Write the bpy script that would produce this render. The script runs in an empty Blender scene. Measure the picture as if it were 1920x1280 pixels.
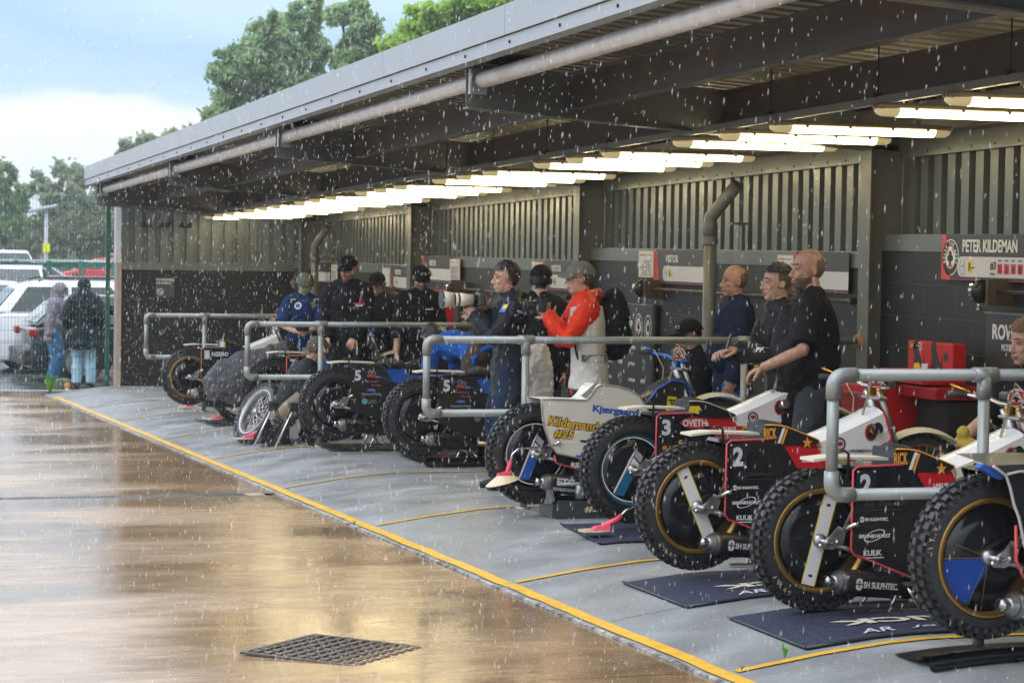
import bpy, bmesh, math, random
import numpy as np
from mathutils import Vector, Matrix, noise
from math import radians, sin, cos, pi, sqrt
random.seed(11)
C = bpy.context.scene.collection

# ------------------------------------------------------------------ camera
CAM = Vector((0, 0, 1.8))
FPX, PSI, TH, RHO = 4300.0, radians(17.670), radians(2.3583), 0.016
_f = Vector((sin(PSI)*cos(TH), cos(PSI)*cos(TH), -sin(TH)))
_r0 = Vector((cos(PSI), -sin(PSI), 0)); _u0 = _r0.cross(_f)
_r = _r0*cos(RHO) + _u0*sin(RHO); _u = _u0*cos(RHO) - _r0*sin(RHO)
cd = bpy.data.cameras.new('camera'); cam = bpy.data.objects.new('camera', cd); C.objects.link(cam)
cam.matrix_world = Matrix(((_r.x, _u.x, -_f.x, 0), (_r.y, _u.y, -_f.y, 0), (_r.z, _u.z, -_f.z, CAM.z), (0, 0, 0, 1)))
cd.sensor_width = 36; cd.lens = 36*FPX/1920; cd.clip_start = 0.1; cd.clip_end = 3000
cd.dof.use_dof = True; cd.dof.focus_distance = 13.5; cd.dof.aperture_fstop = 8
bpy.context.scene.camera = cam

# ------------------------------------------------------------------ world
W = bpy.data.worlds.new("World"); bpy.context.scene.world = W; W.use_nodes = True
nt = W.node_tree; nt.nodes.clear()
SUN_EL, SUN_AZ = radians(48), radians(250)
def nd(t, ty, **k):
    n = t.nodes.new(ty)
    for a, b in k.items():
        if a[0] == '_': n.inputs[int(a[1:])].default_value = b
        else: setattr(n, a, b)
    return n
wo = nd(nt, 'ShaderNodeOutputWorld')
sky = nd(nt, 'ShaderNodeTexSky', sky_type='NISHITA', sun_disc=False, sun_elevation=SUN_EL, sun_rotation=SUN_AZ)
b1 = nd(nt, 'ShaderNodeBackground'); b1.inputs[1].default_value = 0.12
nt.links.new(sky.outputs[0], b1.inputs[0])
tc = nd(nt, 'ShaderNodeTexCoord'); sx = nd(nt, 'ShaderNodeSeparateXYZ'); nt.links.new(tc.outputs['Generated'], sx.inputs[0])
mp = nd(nt, 'ShaderNodeMapping'); mp.inputs['Scale'].default_value = (3.2, 3.2, 9.0); nt.links.new(tc.outputs['Generated'], mp.inputs[0])
n1 = nd(nt, 'ShaderNodeTexNoise'); n1.inputs['Scale'].default_value = 2.2; n1.inputs['Detail'].default_value = 5; n1.inputs['Roughness'].default_value = .48
nt.links.new(mp.outputs[0], n1.inputs['Vector'])
ma = nd(nt, 'ShaderNodeMath', operation='MULTIPLY_ADD', _1=0.07, _2=-0.035); nt.links.new(n1.outputs['Fac'], ma.inputs[0])
ad = nd(nt, 'ShaderNodeMath', operation='ADD'); nt.links.new(sx.outputs['Z'], ad.inputs[0]); nt.links.new(ma.outputs[0], ad.inputs[1])
cr = nd(nt, 'ShaderNodeValToRGB'); nt.links.new(ad.outputs[0], cr.inputs[0])
e = cr.color_ramp.elements; e[0].position = 0.0; e[0].color = (.66, .80, .95, 1); e[1].position = 1.0; e[1].color = (2.3, 2.5, 2.8, 1)
for p, c in ((.022, (.74, .88, 1, 1)), (.042, (.95, .99, 1.04, 1)), (.058, (.92, .97, 1.03, 1)), (.066, (.50, .70, .95, 1)), (.088, (.38, .60, .90, 1)), (.106, (.55, .75, .97, 1)), (.142, (.74, .89, 1.02, 1)), (.175, (1.15, 1.24, 1.38, 1)), (.3, (1.6, 1.7, 1.85, 1))):
    q = e.new(p); q.color = c
b2 = nd(nt, 'ShaderNodeBackground'); b2.inputs[1].default_value = 1.0
nt.links.new(cr.outputs[0], b2.inputs[0])
mx = nd(nt, 'ShaderNodeMixShader'); mx.inputs[0].default_value = 0.86
nt.links.new(b1.outputs[0], mx.inputs[1]); nt.links.new(b2.outputs[0], mx.inputs[2]); nt.links.new(mx.outputs[0], wo.inputs[0])
sl = bpy.data.lights.new('sun', 'SUN'); sl.energy = 0.7; sl.angle = radians(25); sl.color = (1, .96, .9)
so = bpy.data.objects.new('sun', sl); C.objects.link(so)
so.rotation_euler = (radians(90)-SUN_EL, 0, radians(-70))
V = bpy.context.scene.view_settings
V.view_transform = 'Standard'; V.look = 'None'; V.exposure = 0.28; V.gamma = 1; V.use_curve_mapping = False
cy = bpy.context.scene.cycles
cy.max_bounces = 7; cy.diffuse_bounces = 3; cy.glossy_bounces = 3; cy.transmission_bounces = 3; cy.transparent_max_bounces = 6; cy.volume_bounces = 0
cy.caustics_reflective = False; cy.caustics_refractive = False; cy.use_denoising = True; cy.sample_clamp_indirect = 6

# picture point -> world point on a plane (used only to read off real positions from the photograph)
def ray(x, y): return _r*((x-960)/FPX) + _u*((640-y)/FPX) + _f
def at(x, y, X=None, Y=None, Z=None, zc=None):
    d = ray(x, y)
    if X is not None: t = X/d.x
    elif Y is not None: t = Y/d.y
    elif Z is not None: t = (Z-CAM.z)/d.z
    else: t = zc
    return CAM + d*t
def G(Y): return 1.8 - 0.02*Y          # the site falls gently away from the viewer
def yard(Y): return G(Y) - 1.62
def floor_z(Y): return G(Y) - 1.49

# ------------------------------------------------------------------ materials
MATS = {}
def mat(name, col, rough=.5, metal=0, ns=8, na=.12, bump=0, bs=40, rn=.0, spec=.5, emit=None, es=0, coat=0, dirt=None):
    if name in MATS: return MATS[name]
    m = bpy.data.materials.new(name); m.use_nodes = True; t = m.node_tree; p = t.nodes['Principled BSDF']
    p.inputs['Roughness'].default_value = rough; p.inputs['Metallic'].default_value = metal
    p.inputs['Specular IOR Level'].default_value = spec; p.inputs['Coat Weight'].default_value = coat
    tcn = nd(t, 'ShaderNodeTexCoord')
    n = nd(t, 'ShaderNodeTexNoise'); n.inputs['Scale'].default_value = ns; n.inputs['Detail'].default_value = 6; t.links.new(tcn.outputs['Object'], n.inputs['Vector'])
    mixn = nd(t, 'ShaderNodeMix', data_type='RGBA'); r = nd(t, 'ShaderNodeValToRGB'); t.links.new(n.outputs['Fac'], r.inputs[0])
    a = tuple(max(0, c*(1-na)) for c in col[:3])+(1,); b = tuple(min(1, c*(1+na)) for c in col[:3])+(1,)
    r.color_ramp.elements[0].position = .3; r.color_ramp.elements[0].color = a; r.color_ramp.elements[1].position = .7; r.color_ramp.elements[1].color = b
    out = r.outputs[0]
    if dirt:
        n3 = nd(t, 'ShaderNodeTexNoise'); n3.inputs['Scale'].default_value = dirt[1]; n3.inputs['Detail'].default_value = 8; n3.inputs['Roughness'].default_value = .7
        t.links.new(tcn.outputs['Object'], n3.inputs['Vector'])
        r3 = nd(t, 'ShaderNodeValToRGB'); t.links.new(n3.outputs['Fac'], r3.inputs[0]); r3.color_ramp.elements[0].position = dirt[2]; r3.color_ramp.elements[1].position = dirt[2]+.12
        r3.color_ramp.elements[0].color = (0, 0, 0, 1); r3.color_ramp.elements[1].color = (dirt[3],)*3+(1,)
        t.links.new(r3.outputs[0], mixn.inputs[0]); t.links.new(out, mixn.inputs[6]); mixn.inputs[7].default_value = tuple(dirt[0])+(1,); out = mixn.outputs[2]
    t.links.new(out, p.inputs['Base Color'])
    if rn:
        mr = nd(t, 'ShaderNodeMapRange'); mr.inputs[1].default_value = .3; mr.inputs[2].default_value = .7; mr.inputs[3].default_value = max(.02, rough-rn); mr.inputs[4].default_value = min(1, rough+rn)
        t.links.new(n.outputs['Fac'], mr.inputs[0]); t.links.new(mr.outputs[0], p.inputs['Roughness'])
    if bump:
        n2 = nd(t, 'ShaderNodeTexNoise'); n2.inputs['Scale'].default_value = bs; n2.inputs['Detail'].default_value = 4; t.links.new(tcn.outputs['Object'], n2.inputs['Vector'])
        bp = nd(t, 'ShaderNodeBump'); bp.inputs['Strength'].default_value = bump; bp.inputs['Distance'].default_value = .01
        t.links.new(n2.outputs['Fac'], bp.inputs['Height']); t.links.new(bp.outputs[0], p.inputs['Normal'])
    if emit:
        p.inputs['Emission Color'].default_value = tuple(emit)+(1,); p.inputs['Emission Strength'].default_value = es
    MATS[name] = m; return m
BLACK = mat('black_satin', (.012, .012, .014), .32, ns=20, rn=.08)
BLACKM = mat('black_matt', (.014, .014, .015), .7, bump=.2, bs=90)
RUBBER = mat('tyre_rubber', (.022, .022, .024), .38, ns=30, na=.3, rn=.14, bump=.25, bs=160)
CHROME = mat('polished_steel', (.62, .60, .58), .16, 1, ns=15, rn=.06)
STEEL = mat('dull_steel', (.32, .32, .32), .38, 1, ns=20, rn=.1, bump=.15, bs=70)
ALU = mat('cast_aluminium', (.42, .42, .43), .42, 1, ns=30, rn=.1, bump=.3, bs=90)
GOLD = mat('gold_anodised_rim', (.42, .25, .07), .33, .85, ns=12, rn=.08)
AMBER = mat('amber_anodised', (.75, .36, .03), .22, .9)
BLUEA = mat('blue_anodised', (.02, .16, .62), .25, .8)
WHITE = mat('white_vinyl', (.78, .78, .76), .45, ns=5, na=.04)
WHITEP = mat('white_gloss_plastic', (.76, .75, .76), .25, ns=5, na=.04, coat=.3)
CREAM = mat('cream_plastic', (.60, .50, .32), .42, ns=9, na=.14, dirt=((.3, .25, .17), 9, .56, .6))
PINK = mat('pink_plastic', (.72, .075, .13), .4, ns=9, na=.1)
RED = mat('red_gloss', (.55, .012, .018), .28, ns=5, na=.06, coat=.2)
REDV = mat('red_vinyl', (.62, .06, .07), .5)
YEL = mat('yellow_vinyl', (.75, .58, .02), .5)
ORG = mat('orange_vinyl', (.78, .33, .03), .5)
BLUE = mat('blue_vinyl', (.02, .10, .42), .4)
TEAL = mat('teal_vinyl', (.01, .13, .24), .35)
TITAN = mat('muffler_black', (.02, .019, .02), .3, .2, ns=18, rn=.1)
BONE = mat('bone_plastic', (.62, .60, .50), .35, ns=9, na=.08)
GREYP = mat('galvanised_grey', (.26, .28, .27), .42, .35, ns=9, na=.16, rn=.1, bump=.12, bs=60, dirt=((.20, .16, .08), 5, .60, .35))
GALV = mat('galvanised_tube', (.62, .64, .67), .40, .15, ns=7, na=.15, rn=.12, bump=.15, bs=40, dirt=((.50, .46, .43), 3, .56, .35))

# ------------------------------------------------------------------ mesh builder
class MB:
    def __init__(s): s.v = []; s.f = []; s.m = []; s.s = []
    def add(s, vs, fs, mi=0, sm=False):
        o = len(s.v); s.v += [tuple(p) for p in vs]; s.f += [tuple(i+o for i in f) for f in fs]; s.m += [mi]*len(fs); s.s += [sm]*len(fs); return s
    def box(s, c, d, M=None, mi=0, tp=1.0):
        x, y, z = d[0]/2, d[1]/2, d[2]/2
        vs = [Vector((a*x*(tp if k > 0 else 1), b*y*(tp if k > 0 else 1), k*z)) for k in (-1, 1) for b in (-1, 1) for a in (-1, 1)]
        if M is not None: vs = [M @ p for p in vs]
        vs = [p+Vector(c) for p in vs]
        return s.add(vs, [(0, 2, 3, 1), (4, 5, 7, 6), (0, 1, 5, 4), (2, 6, 7, 3), (0, 4, 6, 2), (1, 3, 7, 5)], mi)
    def rbox(s, c, d, r=.01, M=None, mi=0):      # box with chamfered edges
        x, y, z = d[0]/2, d[1]/2, d[2]/2; r = min(r, x*.9, y*.9, z*.9); b = bmesh.new(); bmesh.ops.create_cube(b, size=1)
        for v in b.verts: v.co = Vector((v.co.x*2*x, v.co.y*2*y, v.co.z*2*z))
        bmesh.ops.bevel(b, geom=b.edges[:], offset=r, segments=2, affect='EDGES', profile=.5)
        b.verts.index_update(); vs = [(M @ v.co if M is not None else v.co)+Vector(c) for v in b.verts]
        s.add(vs, [[v.index for v in f.verts] for f in b.faces], mi, False); b.free(); return s
    def tube(s, pts, r, n=10, mi=0, cap=True, sm=True, flat=1.0, up=None):
        pts = [Vector(p) for p in pts]; k = len(pts); rs = r if isinstance(r, (list, tuple)) else [r]*k
        vs = []; last = None
        for i, p in enumerate(pts):
            d = (pts[min(i+1, k-1)]-pts[max(i-1, 0)]).normalized()
            if last is None:
                a = Vector(up) if up else (Vector((0, 0, 1)) if abs(d.z) < .9 else Vector((1, 0, 0)))
            else: a = last
            a = (a-d*a.dot(d)).normalized(); last = a; b = d.cross(a)
            vs += [p + (a*cos(2*pi*j/n)*flat + b*sin(2*pi*j/n))*rs[i] for j in range(n)]
        fs = [(i*n+j, i*n+(j+1) % n, (i+1)*n+(j+1) % n, (i+1)*n+j) for i in range(k-1) for j in range(n)]
        s.add(vs, fs, mi, sm)
        if cap:
            o = len(s.v)-len(vs); s.f += [tuple(o+j for j in range(n))[::-1], tuple(o+(k-1)*n+j for j in range(n))]; s.m += [mi]*2; s.s += [False]*2
        return s
    def cyl(s, a, b, r, n=16, mi=0, r2=None): return s.tube([a, b], [r, r if r2 is None else r2], n, mi)
    def lathe(s, prof, c=(0, 0, 0), ax='y', n=32, mi=0, sm=True, closed=False):  # prof: (radius, along axis)
        k = len(prof); vs = []
        for r, h in prof:
            for j in range(n):
                t = 2*pi*j/n
                p = {'y': (r*cos(t), h, r*sin(t)), 'z': (r*cos(t), r*sin(t), h), 'x': (h, r*cos(t), r*sin(t))}[ax]
                vs.append(Vector(p)+Vector(c))
        fs = []
        for i in range(k-(0 if closed else 1)):
            a, b = i*n, ((i+1) % k)*n
            fs += [(a+j, a+(j+1) % n, b+(j+1) % n, b+j) for j in range(n)]
        return s.add(vs, fs, mi, sm)
    def plate(s, poly, y0, y1, mi=0, M=None, ax='xz'):  # polygon in a plane, extruded
        n = len(poly)
        def P(a, b, h): return Vector((a, h, b)) if ax == 'xz' else (Vector((h, a, b)) if ax == 'yz' else Vector((a, b, h)))
        vs = [P(a, b, y0) for a, b in poly]+[P(a, b, y1) for a, b in poly]
        if M is not None: vs = [M @ p for p in vs]
        return s.add(vs, [tuple(range(n)), tuple(range(n, 2*n))[::-1]]+[(i, i+n, (i+1) % n+n, (i+1) % n) for i in range(n)], mi)
    def ell(s, c, r, n=14, k=9, mi=0, M=None):
        vs = []; 
        for i in range(1, k):
            t = pi*i/k
            for j in range(n):
                a = 2*pi*j/n; p = Vector((r[0]*sin(t)*cos(a), r[1]*sin(t)*sin(a), r[2]*cos(t))); vs.append(p)
        vs += [Vector((0, 0, r[2])), Vector((0, 0, -r[2]))]
        if M is not None: vs = [M @ p for p in vs]
        vs = [p+Vector(c) for p in vs]; T, B = (k-1)*n, (k-1)*n+1
        fs = [(i*n+j, (i+1)*n+j, (i+1)*n+(j+1) % n, i*n+(j+1) % n) for i in range(k-2) for j in range(n)]
        fs += [(T, j, (j+1) % n) for j in range(n)]+[(B, (k-2)*n+(j+1) % n, (k-2)*n+j) for j in range(n)]
        return s.add(vs, fs, mi, True)
    def mesh(s, name, mats):
        me = bpy.data.meshes.new(name); me.from_pydata(s.v, [], s.f)
        for m in (mats if isinstance(mats, (list, tuple)) else [mats]): me.materials.append(m)
        me.polygons.foreach_set('material_index', s.m); me.polygons.foreach_set('use_smooth', s.s); me.update(); return me
    def build(s, name, mats, parent=None, fix=True):
        me = s.mesh(name, mats)
        if fix:
            b = bmesh.new(); b.from_mesh(me); bmesh.ops.recalc_face_normals(b, faces=b.faces); b.to_mesh(me); b.free()
        o = bpy.data.objects.new(name, me); C.objects.link(o)
        if parent is not None: o.parent = parent
        return o
def tag(o, label=None, cat=None, group=None, kind=None):
    for k, v in (('label', label), ('category', cat), ('group', group), ('kind', kind)):
        if v: o[k] = v
    return o
def thing(name, label, cat, loc=(0, 0, 0), rz=0, group=None):
    o = bpy.data.objects.new(name, None); C.objects.link(o); o.location = loc; o.rotation_euler = (0, 0, rz); o.empty_display_size = .1
    return tag(o, label, cat, group)
def copy_tree(o, parent=None):
    c = o.copy(); C.objects.link(c); c.parent = parent
    for ch in list(o.children): copy_tree(ch, c)
    return c
def struct(name, mb, m): return tag(mb.build(name, m), kind='structure')
def frame(o, x, y, z=None):       # matrix with origin o, x = reading direction, y = up direction of writing
    x = Vector(x).normalized(); y = Vector(y); y = (y-x*y.dot(x)).normalized(); z = x.cross(y)
    return Matrix(((x.x, y.x, z.x, o[0]), (x.y, y.y, z.y, o[1]), (x.z, y.z, z.z, o[2]), (0, 0, 0, 1)))
TXT = {}
def text_data(s, bold, shear, depth):
    k = (s, bold, shear, depth)
    if k not in TXT:
        c = bpy.data.curves.new('lettering', 'FONT'); c.body = s; c.offset = bold; c.shear = shear; c.extrude = depth; c.resolution_u = 3
        o = bpy.data.objects.new('tmp', c); C.objects.link(o); dg = bpy.context.evaluated_depsgraph_get()
        me = bpy.data.meshes.new_from_object(o.evaluated_get(dg)); bpy.data.objects.remove(o); bpy.data.curves.remove(c)
        co = np.empty(len(me.vertices)*3); me.vertices.foreach_get('co', co); co = co.reshape(-1, 3); lo, hi = co.min(0), co.max(0)
        fs = [tuple(p.vertices) for p in me.polygons]; bpy.data.meshes.remove(me)
        TXT[k] = (co, fs, lo, hi)
    return TXT[k]
def text(mb, s, M, w, h, mi=0, bold=.02, shear=0, depth=.001):
    """lettering s filling w x h metres, lower left corner at M's origin"""
    co, fs, lo, hi = text_data(s, bold, shear, 0.0 if not depth else .02)
    d = hi-lo; a = (co-lo)/np.array([d[0], d[1], 1.0])*np.array([w, h, depth/.04 if depth else 1])
    mb.add([M @ Vector(p) for p in a], fs, mi); return mb
def quad(mb, M, poly, d=.001, mi=0):  # flat polygon of thickness d lying on M's xy plane
    n = len(poly); vs = [M @ Vector((a, b, 0)) for a, b in poly]+[M @ Vector((a, b, d)) for a, b in poly]
    return mb.add(vs, [tuple(range(n))[::-1], tuple(range(n, 2*n))]+[(i, (i+1) % n, (i+1) % n+n, i+n) for i in range(n)], mi)
def disc(cx, cy, rx, ry=None, n=28): ry = ry or rx; return [(cx+rx*cos(2*pi*i/n), cy+ry*sin(2*pi*i/n)) for i in range(n)]
def rrect(x0, y0, x1, y1, r, n=5, corners=(1, 1, 1, 1)):
    P = []
    for (cx, cy, a0, on) in ((x1-r, y0+r, -90, corners[0]), (x1-r, y1-r, 0, corners[1]), (x0+r, y1-r, 90, corners[2]), (x0+r, y0+r, 180, corners[3])):
        if on: P += [(cx+r*cos(radians(a0+90*i/n)), cy+r*sin(radians(a0+90*i/n))) for i in range(n+1)]
        else: P.append((x1 if cx > (x0+x1)/2 else x0, y1 if cy > (y0+y1)/2 else y0))
    return P
def club(mb, M, cx, cy, r, d=.001, mi=0):    # playing-card club
    for dx, dy in ((-.42, -.12), (.42, -.12), (0, .48)): quad(mb, M, disc(cx+dx*r, cy+dy*r, r*.40, n=16), d, mi)
    quad(mb, M, [(cx-.3*r, cy-.95*r), (cx+.3*r, cy-.95*r), (cx+.1*r, cy+.1*r), (cx-.1*r, cy+.1*r)], d*1.2, mi)
def ace_badge(mb, M, cx, cy, rx, ry, W, B, R, t=.0015):   # round club badge: white rim, black ring, white field, red flash, black club
    quad(mb, M, disc(cx, cy, rx, ry), t, W); quad(mb, M, disc(cx, cy, rx*.93, ry*.93), t*1.5, B); quad(mb, M, disc(cx, cy, rx*.6, ry*.62), t*2, W)
    quad(mb, M, [(cx-rx*.5, cy+ry*.0), (cx-rx*.12, cy+ry*.56), (cx-rx*.38, cy+ry*.45)], t*2.4, R); quad(mb, M, [(cx+rx*.5, cy+ry*.0), (cx+rx*.38, cy+ry*.45), (cx+rx*.12, cy+ry*.56)], t*2.4, R)
    quad(mb, M, disc(cx, cy-ry*.47, rx*.3, ry*.09, 12), t*2.6, R)
    S = M @ Matrix.Diagonal((1, ry/rx, 1, 1)); club(mb, S, cx, cy*rx/ry, rx*.42, t*3, B)
    for i, ch in enumerate('BELLE VUE ACES'):
        a = radians(200-i*17)
        if ch != ' ':
            L = M @ Matrix.Translation((cx+rx*.76*cos(a), cy+ry*.76*sin(a), t*1.5)) @ Matrix.Rotation(a-pi/2, 4, 'Z') @ Matrix.Translation((-rx*.06, -ry*.09, 0))
            text(mb, ch, L, rx*.13, ry*.2, W, .03, depth=t)
# ------------------------------------------------------------------ ground
def wetmat():
    m = bpy.data.materials.new('wet_brown_concrete'); m.use_nodes = True; t = m.node_tree; p = t.nodes['Principled BSDF']
    g = nd(t, 'ShaderNodeTexCoord'); 
    def N(sc, det=6, ro=.6, st=(1, 1, 1)):
        mm = nd(t, 'ShaderNodeMapping'); mm.inputs['Scale'].default_value = st; t.links.new(g.outputs['Object'], mm.inputs[0])
        n = nd(t, 'ShaderNodeTexNoise'); n.inputs['Scale'].default_value = sc; n.inputs['Detail'].default_value = det; n.inputs['Roughness'].default_value = ro; t.links.new(mm.outputs[0], n.inputs['Vector']); return n
    a = N(.55, 8, .62, (.7, 1.3, 1)); b = N(6, 6, .7, (.5, 1.2, 1)); c = N(60, 3)
    r = nd(t, 'ShaderNodeValToRGB'); e = r.color_ramp.elements; e[0].position = .36; e[0].color = (.20, .125, .062, 1); e[1].position = .62; e[1].color = (.43, .30, .185, 1); q = e.new(.5); q.color = (.33, .215, .115, 1)
    mx = nd(t, 'ShaderNodeMix', data_type='FLOAT'); mx.inputs[0].default_value = .45; t.links.new(a.outputs[0], mx.inputs[2]); t.links.new(b.outputs[0], mx.inputs[3]); t.links.new(mx.outputs[0], r.inputs[0])
    t.links.new(r.outputs[0], p.inputs['Base Color'])
    mr = nd(t, 'ShaderNodeMapRange'); mr.inputs[1].default_value = .40; mr.inputs[2].default_value = .58; mr.inputs[3].default_value = .06; mr.inputs[4].default_value = .24
    t.links.new(a.outputs[0], mr.inputs[0]); t.links.new(mr.outputs[0], p.inputs['Roughness']); p.inputs['Specular IOR Level'].default_value = 1.0
    bp = nd(t, 'ShaderNodeBump'); bp.inputs['Strength'].default_value = .12; bp.inputs['Distance'].default_value = .012
    b2 = nd(t, 'ShaderNodeBump'); b2.inputs['Strength'].default_value = .13; b2.inputs['Distance'].default_value = .004
    t.links.new(b.outputs[0], bp.inputs['Height']); t.links.new(c.outputs[0], b2.inputs['Height']); t.links.new(bp.outputs[0], b2.inputs['Normal']); t.links.new(b2.outputs[0], p.inputs['Normal'])
    return m
YE = 3.73     # edge of the yard / foot of the bay ramp
WET = wetmat()
def sheet(name, X0, X1, ys, h, m, thick=0):
    b = MB(); vs = []
    for y in ys: vs += [(X0, y, G(y)+h), (X1, y, G(y)+h)]
    b.add(vs, [(2*i, 2*i+1, 2*i+3, 2*i+2) for i in range(len(ys)-1)]); return struct(name, b, m)
joints = [-4, 4.2, 8.9, 13.2, 17.60]
yard_b = MB()
segs = [(-4, 4.3), (4.306, 9.0), (9.006, 13.3), (13.306, 17.64), (17.80, 20.5), (20.506, 25.4), (25.406, 30.2), (30.206, 34.75)]
for a, b in segs:
    yard_b.add([(-40, a, G(a)-1.62), (YE-.03, a, G(a)-1.62), (YE-.03, b, G(b)-1.62), (-40, b, G(b)-1.62)], [(0, 1, 2, 3)])
struct('yard', yard_b, WET)
b = MB(); b.add([(-40, -4, G(-4)-1.66), (YE-.02, -4, G(-4)-1.66), (YE-.02, 34.75, G(34.75)-1.66), (-40, 34.75, G(34.75)-1.66)], [(0, 1, 2, 3)])
struct('yard_bed', b, mat('dark_joint', (.03, .025, .02), .5))
ASPH = mat('wet_asphalt', (.075, .075, .078), .28, ns=3, na=.3, rn=.14, bump=.3, bs=60)
ZP = -.56     # car park level
b = MB(); b.add([(-1500, 34.75, ZP), (1500, 34.75, ZP), (1500, 1500, ZP), (-1500, 1500, ZP)], [(0, 1, 2, 3)])
struct('car_park', b, ASPH)
b = MB(); b.add([(-1500, -300, -1.2), (1500, -300, -1.2), (1500, 1500, -1.2), (-1500, 1500, -1.2)], [(0, 1, 2, 3)])
struct('ground', b, mat('soil', (.05, .05, .035), .9, ns=.3))
b = MB(); b.box((YE-6, 34.85, ZP+.04), (19.4, .25, .12)); struct('kerb', b, mat('kerb_concrete', (.32, .31, .29), .6, ns=6, na=.2))
# bay floor: ramp then a flat painted slab
def floormat():
    m = mat('grey_floor_paint', (.25, .262, .268), .42, ns=2.2, na=.18, rn=.16, bump=.3, bs=110, dirt=((.42, .40, .35), 1.1, .57, .55)); t = m.node_tree; p = t.nodes['Principled BSDF']; src = p.inputs['Base Color'].links[0].from_socket; g = nd(t, 'ShaderNodeTexCoord')
    def layer(src, sc, det, ro, pos, w, col, am, st=(1, 1, 1)):
        mm = nd(t, 'ShaderNodeMapping'); mm.inputs['Scale'].default_value = st; t.links.new(g.outputs['Object'], mm.inputs[0]); n = nd(t, 'ShaderNodeTexNoise'); n.inputs['Scale'].default_value = sc; n.inputs['Detail'].default_value = det; n.inputs['Roughness'].default_value = ro; t.links.new(mm.outputs[0], n.inputs['Vector'])
        r = nd(t, 'ShaderNodeValToRGB'); r.color_ramp.elements[0].position = pos; r.color_ramp.elements[0].color = (0, 0, 0, 1); r.color_ramp.elements[1].position = pos+w; r.color_ramp.elements[1].color = (am, am, am, 1); t.links.new(n.outputs[0], r.inputs[0])
        x = nd(t, 'ShaderNodeMix', data_type='RGBA'); t.links.new(r.outputs[0], x.inputs[0]); t.links.new(src, x.inputs[6]); x.inputs[7].default_value = col+(1,); return x.outputs[2]
    o = layer(src, 9, 8, .85, .62, .04, (.12, .125, .13), .50); o = layer(o, 38, 3, .6, .63, .04, (.48, .49, .49), .6); o = layer(o, 1.3, 8, .75, .60, .14, (.18, .18, .18), .30); o = layer(o, 60, 2, .5, .68, .03, (.05, .05, .05), .7); t.links.new(o, p.inputs['Base Color']); return m
FL = floormat()
prof = [(YE, -1.615), (YE+.06, -1.607), (YE+.5, -1.54), (YE+.82, -1.503), (YE+1.0, -1.492), (YE+1.2, -1.49), (7.52, -1.495)]
b = MB(); ys = [2+i*.65 for i in range(50)]+[34.6]
vs = []
for y in ys:
    for x, h in prof: vs.append((x, y, G(y)+h))
k = len(prof)
b.add(vs, [(i*k+j, i*k+j+1, (i+1)*k+j+1, (i+1)*k+j) for i in range(len(ys)-1) for j in range(k-1)], 0, True)
struct('bay_floor', b, FL)
def rampz(x):
    for (x0, h0), (x1, h1) in zip(prof, prof[1:]):
        if x <= x1: return h0+(h1-h0)*max(0, (x-x0))/(x1-x0)
    return prof[-1][1]
def strip(mb, pts, w, h=.004, mi=0, jag=.0):   # painted line following the floor, pts along x at fixed y or along y at fixed x
    vs = []
    for x, y, nx, ny in pts:
        j = random.uniform(-jag, jag)
        for s in (-1, 1):
            X, Y = x+nx*s*(w/2+j*s), y+ny*s*(w/2+j*s); vs.append((X, Y, G(Y)+rampz(X)+h))
    mb.add(vs, [(2*i, 2*i+1, 2*i+3, 2*i+2) for i in range(len(pts)-1)], mi)
YP = mat('yellow_line_paint', (.70, .40, .035), .42, ns=9, na=.14, dirt=((.25, .23, .19), 7, .56, .7))
YPF = mat('yellow_line_worn', (.52, .36, .14), .45, ns=6, na=.2, dirt=((.27, .28, .28), 5, .56, .7))
b = MB(); strip(b, [(YE+.052, 2+i*.2, 1, 0) for i in range(159)], .066, .007, jag=.006); struct('yard_edge_line', b, YP)
b = MB(); b.add([p for i in range(300) for y in [2+i*.1082] for w in [random.uniform(-.012, .010)] for p in ((YE-.024, y, G(y)-1.611), (YE-.002+w, y, G(y)-1.607))], [(2*i, 2*i+1, 2*i+3, 2*i+2) for i in range(299)])
b.add([(YE-.025, 2, G(2)-1.632), (YE-.025, 34.4, G(34.4)-1.632), (YE-.025, 34.4, G(34.4)-1.611), (YE-.025, 2, G(2)-1.611)], [(0, 1, 2, 3)])
struct('ramp_edge_strip', b, mat('worn_white_edge', (.36, .34, .32), .5, ns=14, na=.4, dirt=((.06, .05, .045), 9, .47, .9)))
bl = [8.87, 11.9, 15.0, 18.0, 21.2, 24.1, 27.4, 30.4, 5.7]
for i, y in enumerate(bl):
    b = MB(); xs_ = sorted([YE+.11]+[x for x, h in prof if YE+.12 < x < 7.3]+[YE+.7, YE+1.1, YE+1.6, YE+2.2, YE+2.9, 7.3]); strip(b, [(x, y, 0, 1) for x in xs_], .055 if y < 16 else .065, .006, jag=.003)
    struct('bay_line', b, YP if y in (8.87, 11.9, 15.0, 21.2, 5.7) else YPF)
b = MB(); strip(b, [(YE+.5, 34.48, 0, 1)]+[(YE+.1+t*.1, 34.45, 0, 1) for t in range(11)], .05, .005)
struct('end_line', b, YP)
b = MB(); strip(b, [(YE+1.08, 5+i*.5, 1, 0) for i in range(58)], .008, .003); struct('floor_joint', b, mat('chalky_joint', (.52, .52, .50), .6, ns=20, na=.25))
for y in (10.4, 16.5, 22.6, 28.9):
    b = MB(); strip(b, [(x, y, 0, 1) for x in sorted([YE+.11]+[x for x, h in prof if YE+.12 < x < 7.3]+[7.3])], .007, .003); struct('floor_joint', b, mat('dark_saw_cut', (.10, .10, .10), .6))
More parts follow.
